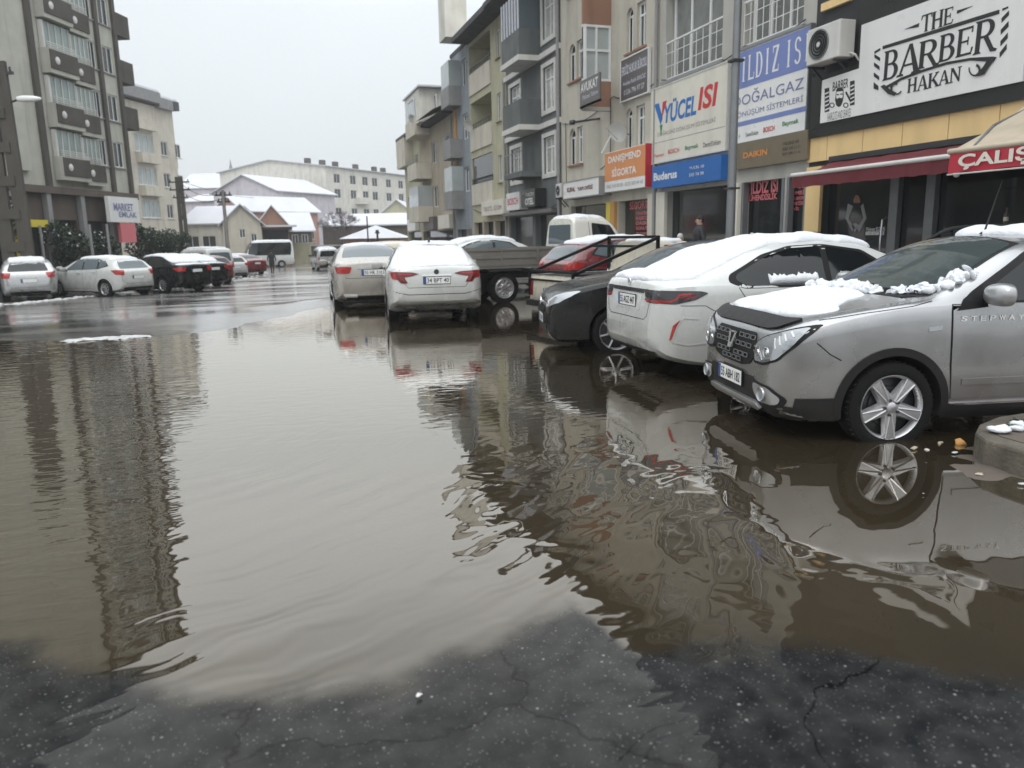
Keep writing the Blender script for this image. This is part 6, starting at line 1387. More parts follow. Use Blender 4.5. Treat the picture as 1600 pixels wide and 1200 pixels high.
for i, (Y, lb, m) in enumerate(((46.5, 'small pale shop sign under the tan building', 'sign_cream'), (51, 'small grey shop sign further along under the tan building', 'sign_grey'), (57, 'white shop sign under the farthest right building', 'sign_white'))):
    o = MB(); o.box(-1.5, 1.5, 0, .3, 0, .8); s_ = empty('shop_sign', (FX-.02, Y, 2.0), R_(90), lb, 'sign'); o.build('sign_panel', m, s_)
# pavement along the shops
m_ = MB(); m_.box(8.9, 11.3, 1.0, 62, -1.2, .14); m_.box(8.75, 8.9, 1.0, 62, -1.2, .16); pv = m_.build('pavement', 'paving'); tag(pv, kind='structure')

# loose cables, downpipes, dishes on the fronts
def cable(fr, pts, name='cable', r_=.012):
    m_ = MB(); P = []
    for (a, b), (c, d) in zip(pts[:-1], pts[1:]):
        for k in range(8):
            t = k/8; P.append((a+(c-a)*t, .03, b+(d-b)*t-.12*abs(c-a)*math.sin(PI*t)*.5))
    P.append((pts[-1][0], .03, pts[-1][1])); m_.tube(P, r_, 5); return m_.build(name, 'black', fr.root, 60)
cable(F2, [(.3, 5.72), (2.4, 5.68), (u2-.1, 5.66)]); cable(F2, [(2.6, 11), (2.62, 5.7)]); cable(F3, [(0.1, 5.7), (2.2, 5.6), (3.0, 5.75), (u3-.2, 5.5)]); cable(F3, [(u3-.5, 5.5), (u3-.55, 3.2)]); cable(F3, [(3.2, 5.7), (3.2, 3.9), (4.0, 3.6)]); cable(F4, [(.2, 2.7), (u4-.2, 2.75)]); cable(F5, [(.3, 3.0), (u5-.3, 2.9)])
for fr, u in ((F3, .12), (F5, .12), (f7, .15)):
    m_ = MB(); m_.tube([(u, .09, .0), (u, .09, 8.3)], .055, 8); m_.build('downpipe', 'trim_grey', fr.root, 50)
def dish(fr, u, z, d, label):
    r = empty('satellite_dish', fr.mw @ Vector((u, d, z)), fr.mw.to_euler().z, label, 'satellite dish'); m_ = MB(); m_.lathe([(0, .0), (.15, .02), (.30, .08), (.31, .085), (.15, .03), (0, .012)], 20, 'Y'); o = m_.build('reflector', 'trim_white', r, 60); o.rotation_euler = (R_(-25), 0, R_(30))
    m_ = MB(); m_.bar((0, -.35, -.1), (0, 0, 0), .03); m_.bar((0, .05, -.25), (.1, .4, .1), .015); m_.build('bracket', 'metal_grey', r); return r
dish(F3, 1.9, 4.55, .35, 'satellite dish on the beige wall beside the terracotta bay'); dish(f7, 6.5, 9.0, 1.0, 'satellite dish on the roof edge of the tan building'); dish(F5, u5-.9, 7.1, .3, 'satellite dish on an upper balcony of the olive building')

# ------------------------------------------------------------------ left-hand side
dA = Vector((math.sin(R_(23)), math.cos(R_(23)), 0)); rzA = math.atan2(-dA.y, -dA.x)
endA = Vector((-7.35, 49.6, -1.0))
A = Front('apartment_block', endA, rzA, 'tall pale apartment block with glazed balconies and dark roundel panels, far left')
pilz = A.p(60, 290)[1]                                   # underside of the overhanging storeys
HA = 24.0; LA = 21.0
uL = A.p(47, 262)[0]; st = 2.85
c1 = (A.p(127, 262)[0], A.p(84, 262)[0]); c2 = (A.p(158, 276)[0], A.p(128.5, 276)[0]); zc = A.p(110, 279)[1]; st = (A.p(90, 101)[1]-A.p(107, 264)[1])/2
uE_ = A.p(206, 290)[0]; pxu = lambda a: A.p(a, 290)[0]
hs = []
for k in range(7):
    z = zc+k*st; hs += [(c1[0]+.1, c1[1]-.1, z+1.0, z+st-.25, .5), (c2[0]+.1, c2[1]-.1, z+1.0, z+st-.35, .7)]
    hs += [(pxu(173), pxu(162), z+.9, z+2.3, .12), (pxu(198), pxu(184), z+.9, z+2.3, .12), (LA-3.2, LA-2.0, z+.9, z+2.2, .12)]
A.wall(uE_, LA, pilz, HA, hs, 'wall_left', depth=14)
A.bx('roof_edge', 'roof_dark', uE_-.4, LA+.4, -14, .5, HA, HA+.3)
for h in hs:
    if h[4] == .12: A.window(h[0], h[1], h[2], h[3], -.1, gl='window_dark', t=.06, sill='trim_grey')
for k in range(7):
    z = zc+k*st
    for (a, b), zo, d in ((c1, 0, .5), (c2, -.12, .3)):
        p = A.bx('balcony', 'wall_left', a, b, .0, d, z-.15+zo, z+1.0+zo)
        q = A.bx('balcony_panel', 'wall_dark', a+.04, b-.04, d, d+.05, z+.06+zo, z+.94+zo, p)
        m_ = MB(); m_.lathe([(.0, .07), (.16, .065), (.18, .05)], 18, 'Y', (b-(.55 if not zo else .45), d, z+.48+zo)); m_.build('roundel', 'trim_white', p, 50)
        m_ = MB(); m_.box(a+.1, b-.1, d*.3, d*.3+.04, z+1.0+zo, z+st-.25+zo); g = m_.build('balcony_glazing', 'balcony_glass', p)
        m_ = MB(); n_ = 4
        for i in range(n_+1): u = a+.1+(b-a-.2)*i/n_; m_.box(u-.03, u+.03, d*.3+.045, d*.3+.08, z+1.0+zo, z+st-.25+zo)
        for w_ in range(3): m_.box(a+.05, b-.05, d-.06, d-.02, z+1.06+.10*w_+zo, z+1.09+.10*w_+zo)
        m_.box(b-.2, b-.08, .02, d*.5, z+1.0+zo, z+st-.25+zo); m_.build('balcony_frame', 'trim_white', p)
for px, w_ in ((75, .35), (176, .28), (203, .28)):
    u = A.p(px, 290)[0]; A.bx('pilaster', 'wall_dark', u-w_/2, u+w_/2, .0, .16, pilz, HA)
A.bx('slab_edge', 'wall_brown', uE_, LA, -.1, .35, pilz-.35, pilz-.01)
for k in range(1, 5): A.bx('side_balcony', 'wall_dark', uE_-1.5, uE_, -1.6, -.02, zc+k*st+.7, zc+k*st+1.9)
A.wall(.4, LA-.2, -.3, pilz-.36, [(1.5+i*2.6, 3.5+i*2.6, .0, pilz-1.6, .4) for i in range(7)], 'wall_brown', depth=12, name='ground_floor_wall')
for i in range(7): A.bx('shop_window', 'window_dark', 1.5+i*2.6, 3.5+i*2.6, -.38, -.34, .0, pilz-1.6)
for i in range(8): A.bx('column', 'trim_grey', 1.1+i*2.6, 1.4+i*2.6, .02, .3, -.3, pilz-.36)
mb = MB(); a_, b_, c_, d_2 = A.box((0, 100), (42, 300)); 
A.bx('billboard_panel', 'wall_left', A.p(42, 260)[0], A.p(22, 260)[0], .002, .25, A.p(30, 266)[1], A.p(30, 170)[1])
f, q = A.sub('shop_sign', (48, 343), (76, 355), .5, 'small yellow shop sign on the ground floor of the left apartment block'); f.bx('sign_panel', 'yellow', q[0], q[1], .3, .5, 0, q[3])
f, q = A.sub('shop_banner', (17, 355), (32, 404), .9, 'tall yellow vertical banner at the far left'); f.bx('sign_panel', 'yellow', q[0], q[1], .8, .9, 0, q[3])
f, q = A.sub('oval_sign', (3, 320), (28, 350), .8, 'pale blurred sign hanging over the far left shop'); f.bx('sign_panel', 'sign_cream', q[0], q[1], .7, .8, 0, q[3])
f, q = A.sub('roadside_billboard', (168, 306), (219, 348), .8, 'white billboard with dark scribbled lettering and a red foot between the two left blocks', 'billboard'); u0, u1, z0, z1 = q; hh = z1-z0
f.bx('sign_panel', 'sign_white', u0, u1, .6, .8, 0, z1); tb(f, 'MARKET', .15, .8, .45, .75, 'ink_violet', .81, bold=.03); tb(f, 'EMLAK', .3, .9, .2, .42, 'ink_violet', .81, bold=.02); f.bx('sign_foot', 'ink_pink', u0+.5, u1-.9, .6, .78, -1.1, -.02)

dB = Vector((math.sin(R_(27)), math.cos(R_(27)), 0)); rzB = math.atan2(-dB.y, -dB.x)
endB = atD(289, 76, -1.1)
B = Front('apartment_block', endB, rzB, 'cream apartment block with a grey stepped roof behind the tall left block'); LB = 16.0
HB = B.p(286, 178)[1]; h2_ = B.p(262, 158)[1]; h3_ = B.p(240, 146)[1]; s1_ = B.p(263, 160)[0]; s2_ = B.p(241, 160)[0]; sB = 2.9; zB0 = B.p(255, 243)[1]-sB*2
hs = []
wc = [(B.p(283, 240)[0], B.p(274, 240)[0]), (B.p(262, 235)[0], B.p(252, 235)[0]), (B.p(237, 200)[0], B.p(208, 200)[0])]
for k in range(5):
    z = zB0+k*sB; 
    for i, (a, b) in enumerate(wc): hs.append((a, b, z, z+(1.3 if i < 2 else 1.6), .14))
B.wall(0, LB, 0, HB, [h for h in hs if h[3] < HB-.2], 'wall_cream', depth=14)
for i, h in enumerate(hs):
    if h[3] < HB-.2: B.window(h[0], h[1], h[2], h[3], -.12, gl='window_dark' if i % 3 < 2 else 'glass_pale', nv=1 if i % 3 < 2 else 3, sill='trim_white', t=.07)
B.bx('roof_step', 'roof_dark', -.3, s1_, -13, .6, HB, HB+.8); B.bx('roof_step', 'trim_grey', s1_+.02, s2_, -13, .5, HB-.1, h2_); B.bx('roof_step', 'trim_grey', s2_+.02, LB, -13, .7, HB+.2, h3_)
B.bx('roof_snow', 'snow', -.2, s1_-.1, -12, .5, HB+.81, HB+1.0); B.bx('roof_snow', 'snow', s1_+.1, s2_-.1, -12, .4, h2_+.01, h2_+.2); B.bx('roof_snow', 'snow', s2_+.1, LB-.1, -12, .6, h3_+.01, h3_+.2)
u = B.p(226, 130)[0]; B.bx('chimney', 'trim_grey', u-.3, u+.3, -2, -1.4, h3_+.1, h3_+1.5)
B.bx('side_balcony', 'wall_cream', -1.1, -.0, -3.5, -.6, zB0+2*sB-.9, zB0+2*sB+.2); B.bx('balcony_snow', 'snow', -1.1, .0, -3.5, -.6, zB0+2*sB+.21, zB0+2*sB+.4)
for k in range(1, 4): B.bx('balcony', 'wall_cream', wc[2][0], wc[2][1], .0, .6, zB0+k*sB-.95, zB0+k*sB-.05)

# ------------------------------------------------------------------ far end of the street
def house(name, label, pl, pr, zl, zr, base, eave, ridge, depth, m, gable=True, roof='snow_roof', wins=(), over=.4, cat='house', ww=1.1, wh=1.2, extra=None):
    """front wall between two image columns at two forward distances; gable=True shows the gable to the street"""
    a = atD(pl, zl, base); b = atD(pr, zr, base); d = (a-b); Ln = d.length; rz = math.atan2(d.y, d.x); f = Front(name, b, rz, label, cat); E = eave; Rg = ridge
    hs = [(Ln*(1-u)-ww/2, Ln*(1-u)+ww/2, z, z+wh, .12) for u, z in wins]
    f.wall(0, Ln, 0, E, hs, m, depth=depth)
    for h in hs: f.window(h[0], h[1], h[2], h[3], -.1, gl='window_dark', t=.07)
    r = MB()
    if Rg > E:
        if gable:
            g_ = MB(); g_.prism([(0, E+.002), (Ln, E+.002), (Ln/2, Rg)], lambda u, v, t: (u, t, v), -.0, -.25); g_.build('gable', m, f.root)
            for x0, x1 in ((-over, Ln/2), (Ln+over, Ln/2)):
                z0 = E-(Rg-E)*over/(Ln/2); r.add([(x0, over, z0), (x1, over, Rg), (x1, -depth-over, Rg), (x0, -depth-over, z0), (x0, over, z0+.14), (x1, over, Rg+.14), (x1, -depth-over, Rg+.14), (x0, -depth-over, z0+.14)], [(0, 1, 2, 3), (4, 5, 6, 7), (0, 1, 5, 4), (2, 3, 7, 6), (3, 0, 4, 7)])
        else:
            h_ = depth/2; z0 = E-(Rg-E)*over/h_
            for y0, y1 in ((over, -h_), (-depth-over, -h_)):
                r.add([(-over, y0, z0), (Ln+over, y0, z0), (Ln+over-(.0), y1, Rg), (-over, y1, Rg), (-over, y0, z0+.14), (Ln+over, y0, z0+.14), (Ln+over, y1, Rg+.14), (-over, y1, Rg+.14)], [(0, 1, 2, 3), (4, 5, 6, 7), (0, 1, 5, 4), (1, 2, 6, 5), (3, 0, 4, 7)])
            for u in (.0, Ln): 
                g_ = MB(); g_.prism([(0, E+.002), (-depth, E+.002), (-h_, Rg)], lambda p_, v, t: (u+(t if u == 0 else -t), p_, v), 0.0, .2); g_.build('gable', m, f.root)
    else: r.box(-over, Ln+over, -depth-over, over, E, E+.3)
    r.build('roof', roof, f.root, recalc=True)
    return f, Ln
BZ = -1.1
g0, L0 = house('apartment_building', 'long cream three storey building with small dark chimneys at the end of the street', 515, 660, 125, 152, BZ, 14.1, 15.6, 22, 'wall_white', gable=False, wins=[(u, z) for u in (.10, .25, .37, .47, .62, .76, .90) for z in (3.2, 6.2, 9.2, 11.6)][:28], ww=1.7, wh=1.5)
g0.wall(.0, L0, 0.0, .01, [], 'wall_white')
for i, u in enumerate((.95, .82, .70, .5, .3, .2)): g0.bx('chimney', 'wall_dark', L0*u-.6, L0*u+.3, -5, -4.3, 14.3, 15.7)
g0.bx('balcony', 'wall_white', L0*.62, L0*.74, .0, 1.0, 5.4, 6.5); g0.bx('balcony', 'wall_white', L0*.62, L0*.74, .0, 1.0, 8.4, 9.5)
house('apartment_building', 'lilac gabled building with a thin snowy roof behind the small houses', 340, 438, 112, 108, BZ, 9.4, 11.7, 14, 'wall_lilac', wins=[])
house('apartment_building', 'darker lilac wing with snow on its roof, left of the lilac gable', 292, 344, 118, 117, BZ, 8.6, 9.9, 12, 'wall_lilac', gable=False, wins=[(.45, 5.6), (.6, 5.6), (.75, 5.6)], ww=1.2)
house('snowy_building', 'wide pale building with a snow roof far behind at the left end of the street', 286, 380, 190, 190, BZ, 15.5, 19.6, 20, 'wall_lilac', gable=False)
mn = empty('minaret', atD(370.5, 230, BZ), 0, 'thin grey minaret rising over the snow roofs', 'minaret'); m_ = MB(); m_.lathe([(1.0, 0), (1.0, 18), (1.35, 18.4), (1.35, 19.3), (.8, 19.4), (.75, 22), (.0, 26.5)], 12); m_.build('tower', 'trim_grey', mn, 40)
house('house', 'low white house with a deep snow roof left of the concrete pole', 286, 352, 80, 79, BZ, 4.5, 6.2, 7, 'wall_white', gable=False, wins=[(.22, 2.0), (.62, 2.0)], ww=1.6)
house('house', 'narrow cream gabled house behind the concrete pole', 350, 409, 78, 79, BZ, 4.5, 6.2, 10, 'wall_cream', wins=[(.5, 2.9), (.8, 2.4)], ww=.6, wh=.9)
house('house', 'salmon pink house with a snow covered roof', 384, 499, 95, 104, BZ, 6.3, 8.1, 6, 'wall_pink', gable=False, wins=[(.78, 2.6), (.9, 2.6)], ww=.8)
hf, hl = house('house', 'brown gabled shop house with a snowy canopy behind the minibus', 403, 452, 84, 85, BZ, 4.3, 6.3, 8, 'wall_terracotta', wins=[])
hf.bx('canopy', 'snow_roof', -.8, hl, .1, 2.4, 4.0, 4.2); hf.bx('shop_front', 'dark', .1, hl-.3, .02, .2, 1.6, 3.7); hf.bx('sign_panel', 'yellow', .3, hl*.6, .25, .4, 1.0, 1.7)
house('house', 'small lean-to shop with a sloping snow roof right of the brown gable', 450, 488, 86, 87, BZ, 3.7, 5.6, 7, 'wall_brown', gable=False, wins=[(.3, 2.0), (.7, 2.0)], ww=.7)
house('house', 'long low dark building under a flat band of snow right of the bare tree', 505, 640, 92, 92, BZ, 4.2, 5.5, 8, 'wall_brown', gable=False, wins=[(.9, 1.5)])
house('house', 'small olive house with a steep snow roof near the right corner', 598, 646, 100, 100, BZ, 5.8, 7.4, 8, 'wall_olive', gable=True)
k_ = empty('market_kiosk', atD(588, 66, BZ), R_(-20), 'red kiosk under a pyramid roof covered in snow', 'kiosk')
m_ = MB(); m_.add([(-2.7, -2.2, 2.6), (2.7, -2.2, 2.6), (2.7, 2.2, 2.6), (-2.7, 2.2, 2.6), (0, 0, 3.7)], [(0, 1, 4), (1, 2, 4), (2, 3, 4), (3, 0, 4), (0, 3, 2, 1)]); m_.build('roof', 'snow_roof', k_)
m_ = MB(); m_.box(-2.3, 2.3, -1.6, 1.6, 0, 2.58); m_.build('wall', 'wall_pink', k_); m_ = MB(); m_.box(-1.5, .6, -1.66, -1.605, 1.0, 2.1); m_.build('hatch', 'dark', k_)
def slabwall(name, label, p0, z0, p1, z1, h, m, cat='wall', t=.25):
    a = atD(p0, z0, BZ); b = atD(p1, z1, BZ); c = (a+b)/2; d = b-a; r = empty(name, c, math.atan2(d.y, d.x), label, cat); L_ = d.length
    m_ = MB(); m_.box(-L_/2, L_/2, -t/2, t/2, 0, h); m_.build('wall_panel', m, r); m_ = MB(); m_.box(-L_/2-.05, L_/2+.05, -t/2-.05, t/2+.05, h, h+.1); m_.build('coping', 'slush', r); return r
slabwall('yard_wall', 'long dark yard wall behind the small white van', 487, 84, 600, 74, 1.9, 'wall_dark')
slabwall('yard_fence', 'pale green fence panel right of the minibus', 454, 86, 492, 85, 2.2, 'wall_olive', 'fence')
slabwall('yard_wall', 'low grey wall in front of the white snow-roofed house', 280, 70, 345, 72, 1.2, 'wall_grey')
slabwall('street_end_wall', 'far pale wall closing the left side behind the trees', 150, 75, 300, 88, 2.4, 'wall_lilac')

# ------------------------------------------------------------------ poles, lamps and wires
pr = atD(1141, 13.6, .12); lp = empty('street_lamp', pr, 0, 'grey steel street lamp post standing before the two heating shops', 'street lamp')
m_ = MB(); m_.tube([(0, 0, 0), (0, 0, .5), (0, 0, 8.6)], [.085, .082, .05], 12); m_.build('pole', 'metal_grey', lp, 50); m_ = MB(); m_.box(-.16, .16, -.16, .16, 0, .03); m_.build('base_plate', 'metal_dark', lp)
m_ = MB(); m_.tube([(0, 0, 8.5), (-.5, 0, 8.95), (-1.6, 0, 9.1)], .035, 8); m_.build('arm', 'metal_grey', lp, 50); m_ = MB(); m_.lathe([(0, -.03), (.12, -.02), (.15, .05), (.08, .12), (0, .13)], 14, 'Z', (-1.8, 0, 9.05)); m_.build('lamp_head', 'trim_white', lp, 50)
m_ = MB(); m_.box(-.1, .1, -.1, .1, 4.2, 4.24); m_.box(-.1, .1, -.1, .1, 2.1, 2.13); m_.build('pole_band', 'metal_dark', lp)
def pole(name, label, px, dist, h, base, r0, r1, cross=(), arm=None, m='concrete', cat='utility pole', lattice=False):
    r = empty(name, atD(px, dist, base), R_(-15), label, cat); m_ = MB()
    if lattice:
        for sx in (-1, 1): m_.bar((sx*r0, 0, 0), (sx*r1, 0, h), r0*.45, r0*1.3)
        n = int(h/1.1)
        for k in range(n): z = h*(k+.5)/n; w_ = r0+(r1-r0)*z/h; m_.box(-w_, w_, -r0*.35, r0*.35, z-.18, z+.18)
    else: m_.tube([(0, 0, 0), (0, 0, h)], [r0, r1], 10)
    m_.build('pole', m, r, 40)
    for z, w_ in cross:
        c = MB(); c.box(-w_, w_, -.06, .06, z-.05, z+.05)
        for k in range(4): x = -w_+.1+(2*w_-.2)*k/3; c.lathe([(.03, 0), (.05, .05), (.03, .1), (.05, .14), (0, .18)], 8, 'Z', (x, 0, z+.05))
        c.build('crossbar', 'metal_dark', r, 40)
    if arm:
        z, ln = arm; c = MB(); c.tube([(0, 0, z-.5), (ln*.4, 0, z), (ln, 0, z+.15)], .04, 8); c.build('lamp_arm', 'metal_dark', r, 40)
        c = MB(); c.lathe([(.0, -.15), (.08, -.12), (.12, .1), (.11, .45), (.05, .7), (0, .74)], 14, 'X', (0, 0, 0)); o = c.build('lamp_head', 'lamp_white', r, 50); o.location = (ln, 0, z+.15)
    return r
pl1 = pole('utility_pole', 'thick dark concrete utility pole with a white street lamp at the far left', 27, 29, 8.4, -.35, .36, .24, cross=((8.0, .7), (7.2, .5)), arm=(6.95, .85), m='wall_dark', lattice=True)
pl2 = pole('utility_pole', 'dark lattice utility pole beside the cream left block', 289, 62, 7.6, -1.0, .22, .15, cross=((7.2, .8), (6.6, .8), (6.0, .6)), m='wall_dark', lattice=True)
pl3 = pole('utility_pole', 'thin concrete utility pole behind the white van on the left', 355, 48, 5.4, -.8, .15, .09, cross=((5.1, .5), (4.7, .4)), m='concrete')
pole('utility_pole', 'slim dark post left of the snow kiosk', 575, 60, 4.2, -1.0, .07, .05, cross=(), m='metal_dark'); pole('utility_pole', 'slim dark post with a square box in front of the snow kiosk', 590, 58, 3.0, -1.0, .09, .08, cross=((2.9, .18),), m='metal_dark')
for i, (px, lb) in enumerate(((66, 'slim pale flagpole left of the round trees'), (143, 'slim pale post between the first and second round tree'), (170, 'slim pale post in front of the billboard'))): pole('post', lb, px, 36, 2.9, -.5, .07, .06, m='trim_grey', cat='post')
wr = empty('overhead_wires', atD(289, 62, 5.6), 0, 'overhead wires strung between the lattice pole and the thin concrete pole', 'wires'); m_ = MB(); o_ = Vector(wr.location)
for i, (a, b) in enumerate(((Vector(pl2.location)+Vector((0, 0, 7.2)), Vector(pl3.location)+Vector((0, 0, 5.2))), (Vector(pl2.location)+Vector((0, 0, 6.6)), Vector(pl3.location)+Vector((0, 0, 4.9))), (Vector(pl2.location)+Vector((0, 0, 7.3)), atD(420, 110, 7.5)))):
    m_.tube([tuple(a.lerp(b, t/10)-o_-Vector((0, 0, 1.0*math.sin(PI*t/10)*.5))) for t in range(11)], .02, 4)
m_.build('wire', 'black', wr)

# ------------------------------------------------------------------ trees
mat('leaf', (.030, .055, .022), .6, spec=.3, var=.6, vscale=5); mat('leaf_dark', (.014, .028, .014), .6, spec=.3, var=.5, vscale=5); mat('bark', (.07, .055, .045), .9, var=.4, bump=.6); mat('twig', (.10, .075, .08), .9)
def round_tree(px, dist, base, h, w_, label, seed, snow=.05):
    rnd = random.Random(seed); r = empty('round_tree', atD(px, dist, base), 0, label, 'tree', 'round evergreen trees along the left pavement'); m_ = MB(); m_.tube([(0, 0, 0), (.03, .02, h*.3), (0, 0, h*.55)], [.1, .08, .05], 8)
    for k in range(5): a = k*1.3; m_.tube([(0, 0, h*.3), (math.cos(a)*w_*.3, math.sin(a)*w_*.3, h*.6)], [.05, .02], 5)
    m_.build('trunk', 'bark', r, 50); c = MB(); cz = h*.62
    lob = [(rnd.uniform(-.35, .35)*w_, rnd.uniform(-.35, .35)*w_, cz+rnd.uniform(-.25, .28)*h, rnd.uniform(.35, .6)*w_) for _ in range(9)]
    for k in range(2600):
        x, y, z, q = rnd.choice(lob); d = Vector((rnd.gauss(0, 1), rnd.gauss(0, 1), rnd.gauss(0, 1))).normalized(); p = Vector((x, y, z))+Vector((d.x, d.y, d.z*.9))*q*(rnd.uniform(.55, 1.05)**.5)*.62
        if p.z < h*.08: continue
        s = rnd.uniform(.05, .10); a = Vector((rnd.gauss(0, 1), rnd.gauss(0, 1), rnd.gauss(0, 1))).normalized(); b = a.cross(Vector((rnd.gauss(0, 1), rnd.gauss(0, 1), rnd.gauss(0, 1)))).normalized()
        mi = 2 if (rnd.random() < snow and p.z > cz) else (0 if rnd.random() < .45 else 1)
        c.add([p-a*s, p+b*s*.6, p+a*s, p-b*s*.6], [(0, 1, 2, 3)], mi)
    c.build('crown', ['leaf', 'leaf_dark', 'snow'], r, recalc=False); return r
round_tree(112, 38, -.6, 3.2, 2.1, 'largest round evergreen tree, left of the others above the white estate car', 1); round_tree(152, 41, -.6, 2.9, 1.9, 'second round evergreen tree, in front of the apartment block corner', 2)
round_tree(222, 47, -.7, 3.3, 2.1, 'third round evergreen tree, right of the billboard', 3, .03); round_tree(252, 49, -.7, 3.1, 1.8, 'fourth round evergreen tree, behind the black saloon', 4, .03); round_tree(275, 52, -.8, 3.0, 1.8, 'last round evergreen tree, beside the lattice pole', 5, .02)
round_tree(8, 34, -.5, 4.6, 1.7, 'dark tall evergreen at the far left edge behind the pole', 6, 0)
bt_ = empty('bare_tree', atD(534, 88, BZ), 0, 'bare winter tree with purplish twigs before the cream building', 'tree'); m_ = MB(); rnd = random.Random(9); m_.tube([(0, 0, 0), (.1, 0, 2.6)], [.2, .14], 8); m_.build('trunk', 'bark', bt_); m_ = MB()
def br(p, d, l, r_, n):
    q = p+d*l; m_.tube([p, (p+q)/2+Vector((rnd.uniform(-.06, .06),)*3), q], [r_, r_*.8, r_*.6], 4)
    if n:
        for _ in range(4 if n > 1 else 5): br(q, (d+Vector((rnd.gauss(0, .55), rnd.gauss(0, .55), rnd.gauss(0, .3)))).normalized(), l*.72, r_*.55, n-1)
for _ in range(5): br(Vector((.1, 0, 2.3)), Vector((rnd.gauss(0, .6), rnd.gauss(0, .6), 1)).normalized(), 1.3, .08, 4)
m_.build('branches', 'twig', bt_)

# ------------------------------------------------------------------ kerb island, snow, litter
def lump(name, label, loc, pts, m, cat, seed, sub=2, nz=.25, kind=None, group=None):
    bm = bmesh.new(); rnd = random.Random(seed)
    for (x, y, z, sx, sy, sz) in pts:
        g_ = bmesh.ops.create_icosphere(bm, subdivisions=sub, radius=1, matrix=Matrix.Translation((x, y, z)) @ Matrix.Rotation(rnd.uniform(0, 3), 4, 'Z') @ Matrix.Diagonal((sx, sy, sz, 1)))
    for v in bm.verts: 
        s = min(p[3] for p in pts); v.co += Vector((noise.noise(v.co/s*1.2+Vector((seed, 0, 0))), noise.noise(v.co/s*1.2+Vector((0, seed, 0))), .7*noise.noise(v.co/s*1.2+Vector((0, 0, seed)))))*s*nz
    me = bpy.data.meshes.new(name); bm.to_mesh(me); bm.free(); me.materials.append(M[m]); o = link(name, me, None, 80); o.location = loc; return tag(o, label, cat, group, kind)
mat('kerb_dirty', (.13, .115, .09), .8, var=.8, vscale=7, streak=.5, bump=1.0, bscale=30)
ki = MB(); 
kp = [atG(1524, 672, .18), atG(1530, 660, .18), atG(1560, 648, .18), atG(1640, 636, .18), Vector((6.6, 4.35, .18)), Vector((6.6, 2.6, .18)), atG(1640, 712, .18), atG(1580, 696, .18), atG(1540, 684, .18)]
kb = Vector((5.2, 3.7, -.1)); kr = tag(empty('kerb_island', kb), 'raised concrete kerb corner holding soil, at the right edge by the silver car', 'kerb')
P = [(p.x-kb.x, p.y-kb.y) for p in kp]; cx = sum(p[0] for p in P)/len(P); cy = sum(p[1] for p in P)/len(P)
ki.prism(P, lambda u, v, t: (u, v, t), -.05, .27); o = ki.build('kerb_stone', 'kerb_dirty', kr); bv = o.modifiers.new('b', 'BEVEL'); bv.width = .02; bv.segments = 2
ki = MB(); ki.prism([(cx+(x-cx)*.82, cy+(y-cy)*.80) for x, y in P], lambda u, v, t: (u, v, t), .2, .276); ki.build('soil', 'wall_brown', kr)
a = atG(1572, 668, .20); rnd = random.Random(4)
lump('snow_patch', 'patch of old snow on top of the kerb island', a, [(rnd.uniform(-.12, .2), rnd.uniform(-.06, .06), 0, rnd.uniform(.03, .07), rnd.uniform(.02, .04), .02) for _ in range(9)], 'snow', 'snow patch', 3)
a = atG(1536, 708, .0); lump('snow_patch', 'small lump of snow at the foot of the kerb', a, [(rnd.uniform(-.05, .05), rnd.uniform(-.03, .03), .01, .025, .02, .015) for _ in range(5)], 'snow', 'snow patch', 5)
a = atG(1501, 693, .0); o = lump('brick_chunk', 'broken orange brick lying by the kerb', a, [(0, 0, .015, .055, .03, .025)], 'wall_orange', 'brick', 7, 3, .5)
a = atG(1470, 692, .0); o = lump('wood_scrap', 'thin brown scrap of wood floating by the kerb', a, [(0, 0, .0, .075, .012, .01)], 'wall_tan', 'debris', 8)
a = atG(1448, 703, .0); o = lump('pebble', 'pale pebble in the mud by the silver car wheel', a, [(0, 0, .0, .022, .014, .01)], 'trim_white', 'pebble', 9)
mud = MB(); n_ = 26
def mudz(x, y):
    return .034*math.exp(-(((x-4.75)/.75)**2+((y-3.45)/.42)**2)*1.3)-.012+.012*noise.noise((x*6, y*6, 0))+.006*noise.noise((x*20, y*20, 0))
mb_ = grid('mud_bank', [4.0+i*.05 for i in range(50)], [2.6+i*.05 for i in range(36)], mudz, 'wall_brown'); tag(mb_, kind='structure')
def weed(px, py, z, n, ln, label, seed):
    rnd = random.Random(seed); r = empty('weed', atG(px, py, z), 0, label, 'weed'); m_ = MB()
    for k in range(n):
        a = rnd.uniform(0, 2*PI); l = ln*rnd.uniform(.5, 1); w_ = l*.16; d = Vector((math.cos(a), math.sin(a), 0)); s = Vector((-d.y, d.x, 0)); z_ = rnd.uniform(.2, 1.0)
        o_ = Vector((rnd.uniform(-.05, .05), rnd.uniform(-.05, .05), 0)); p = [o_, o_+d*l*.5+Vector((0, 0, l*z_*.6)), o_+d*l+Vector((0, 0, l*z_*.5))]
        m_.add([p[0]-s*w_*.3, p[0]+s*w_*.3, p[1]+s*w_, p[1]-s*w_, p[2]], [(0, 1, 2, 3), (3, 2, 4)])
    m_.build('leaves', 'leaf', r); return r
weed(1590, 735, .0, 90, .11, 'clump of green weeds at the foot of the kerb, right edge', 1); weed(1592, 664, .19, 60, .07, 'small green weeds growing on top of the kerb island', 2); weed(1548, 712, .01, 36, .05, 'tiny weed beside the snow lump by the kerb', 3)
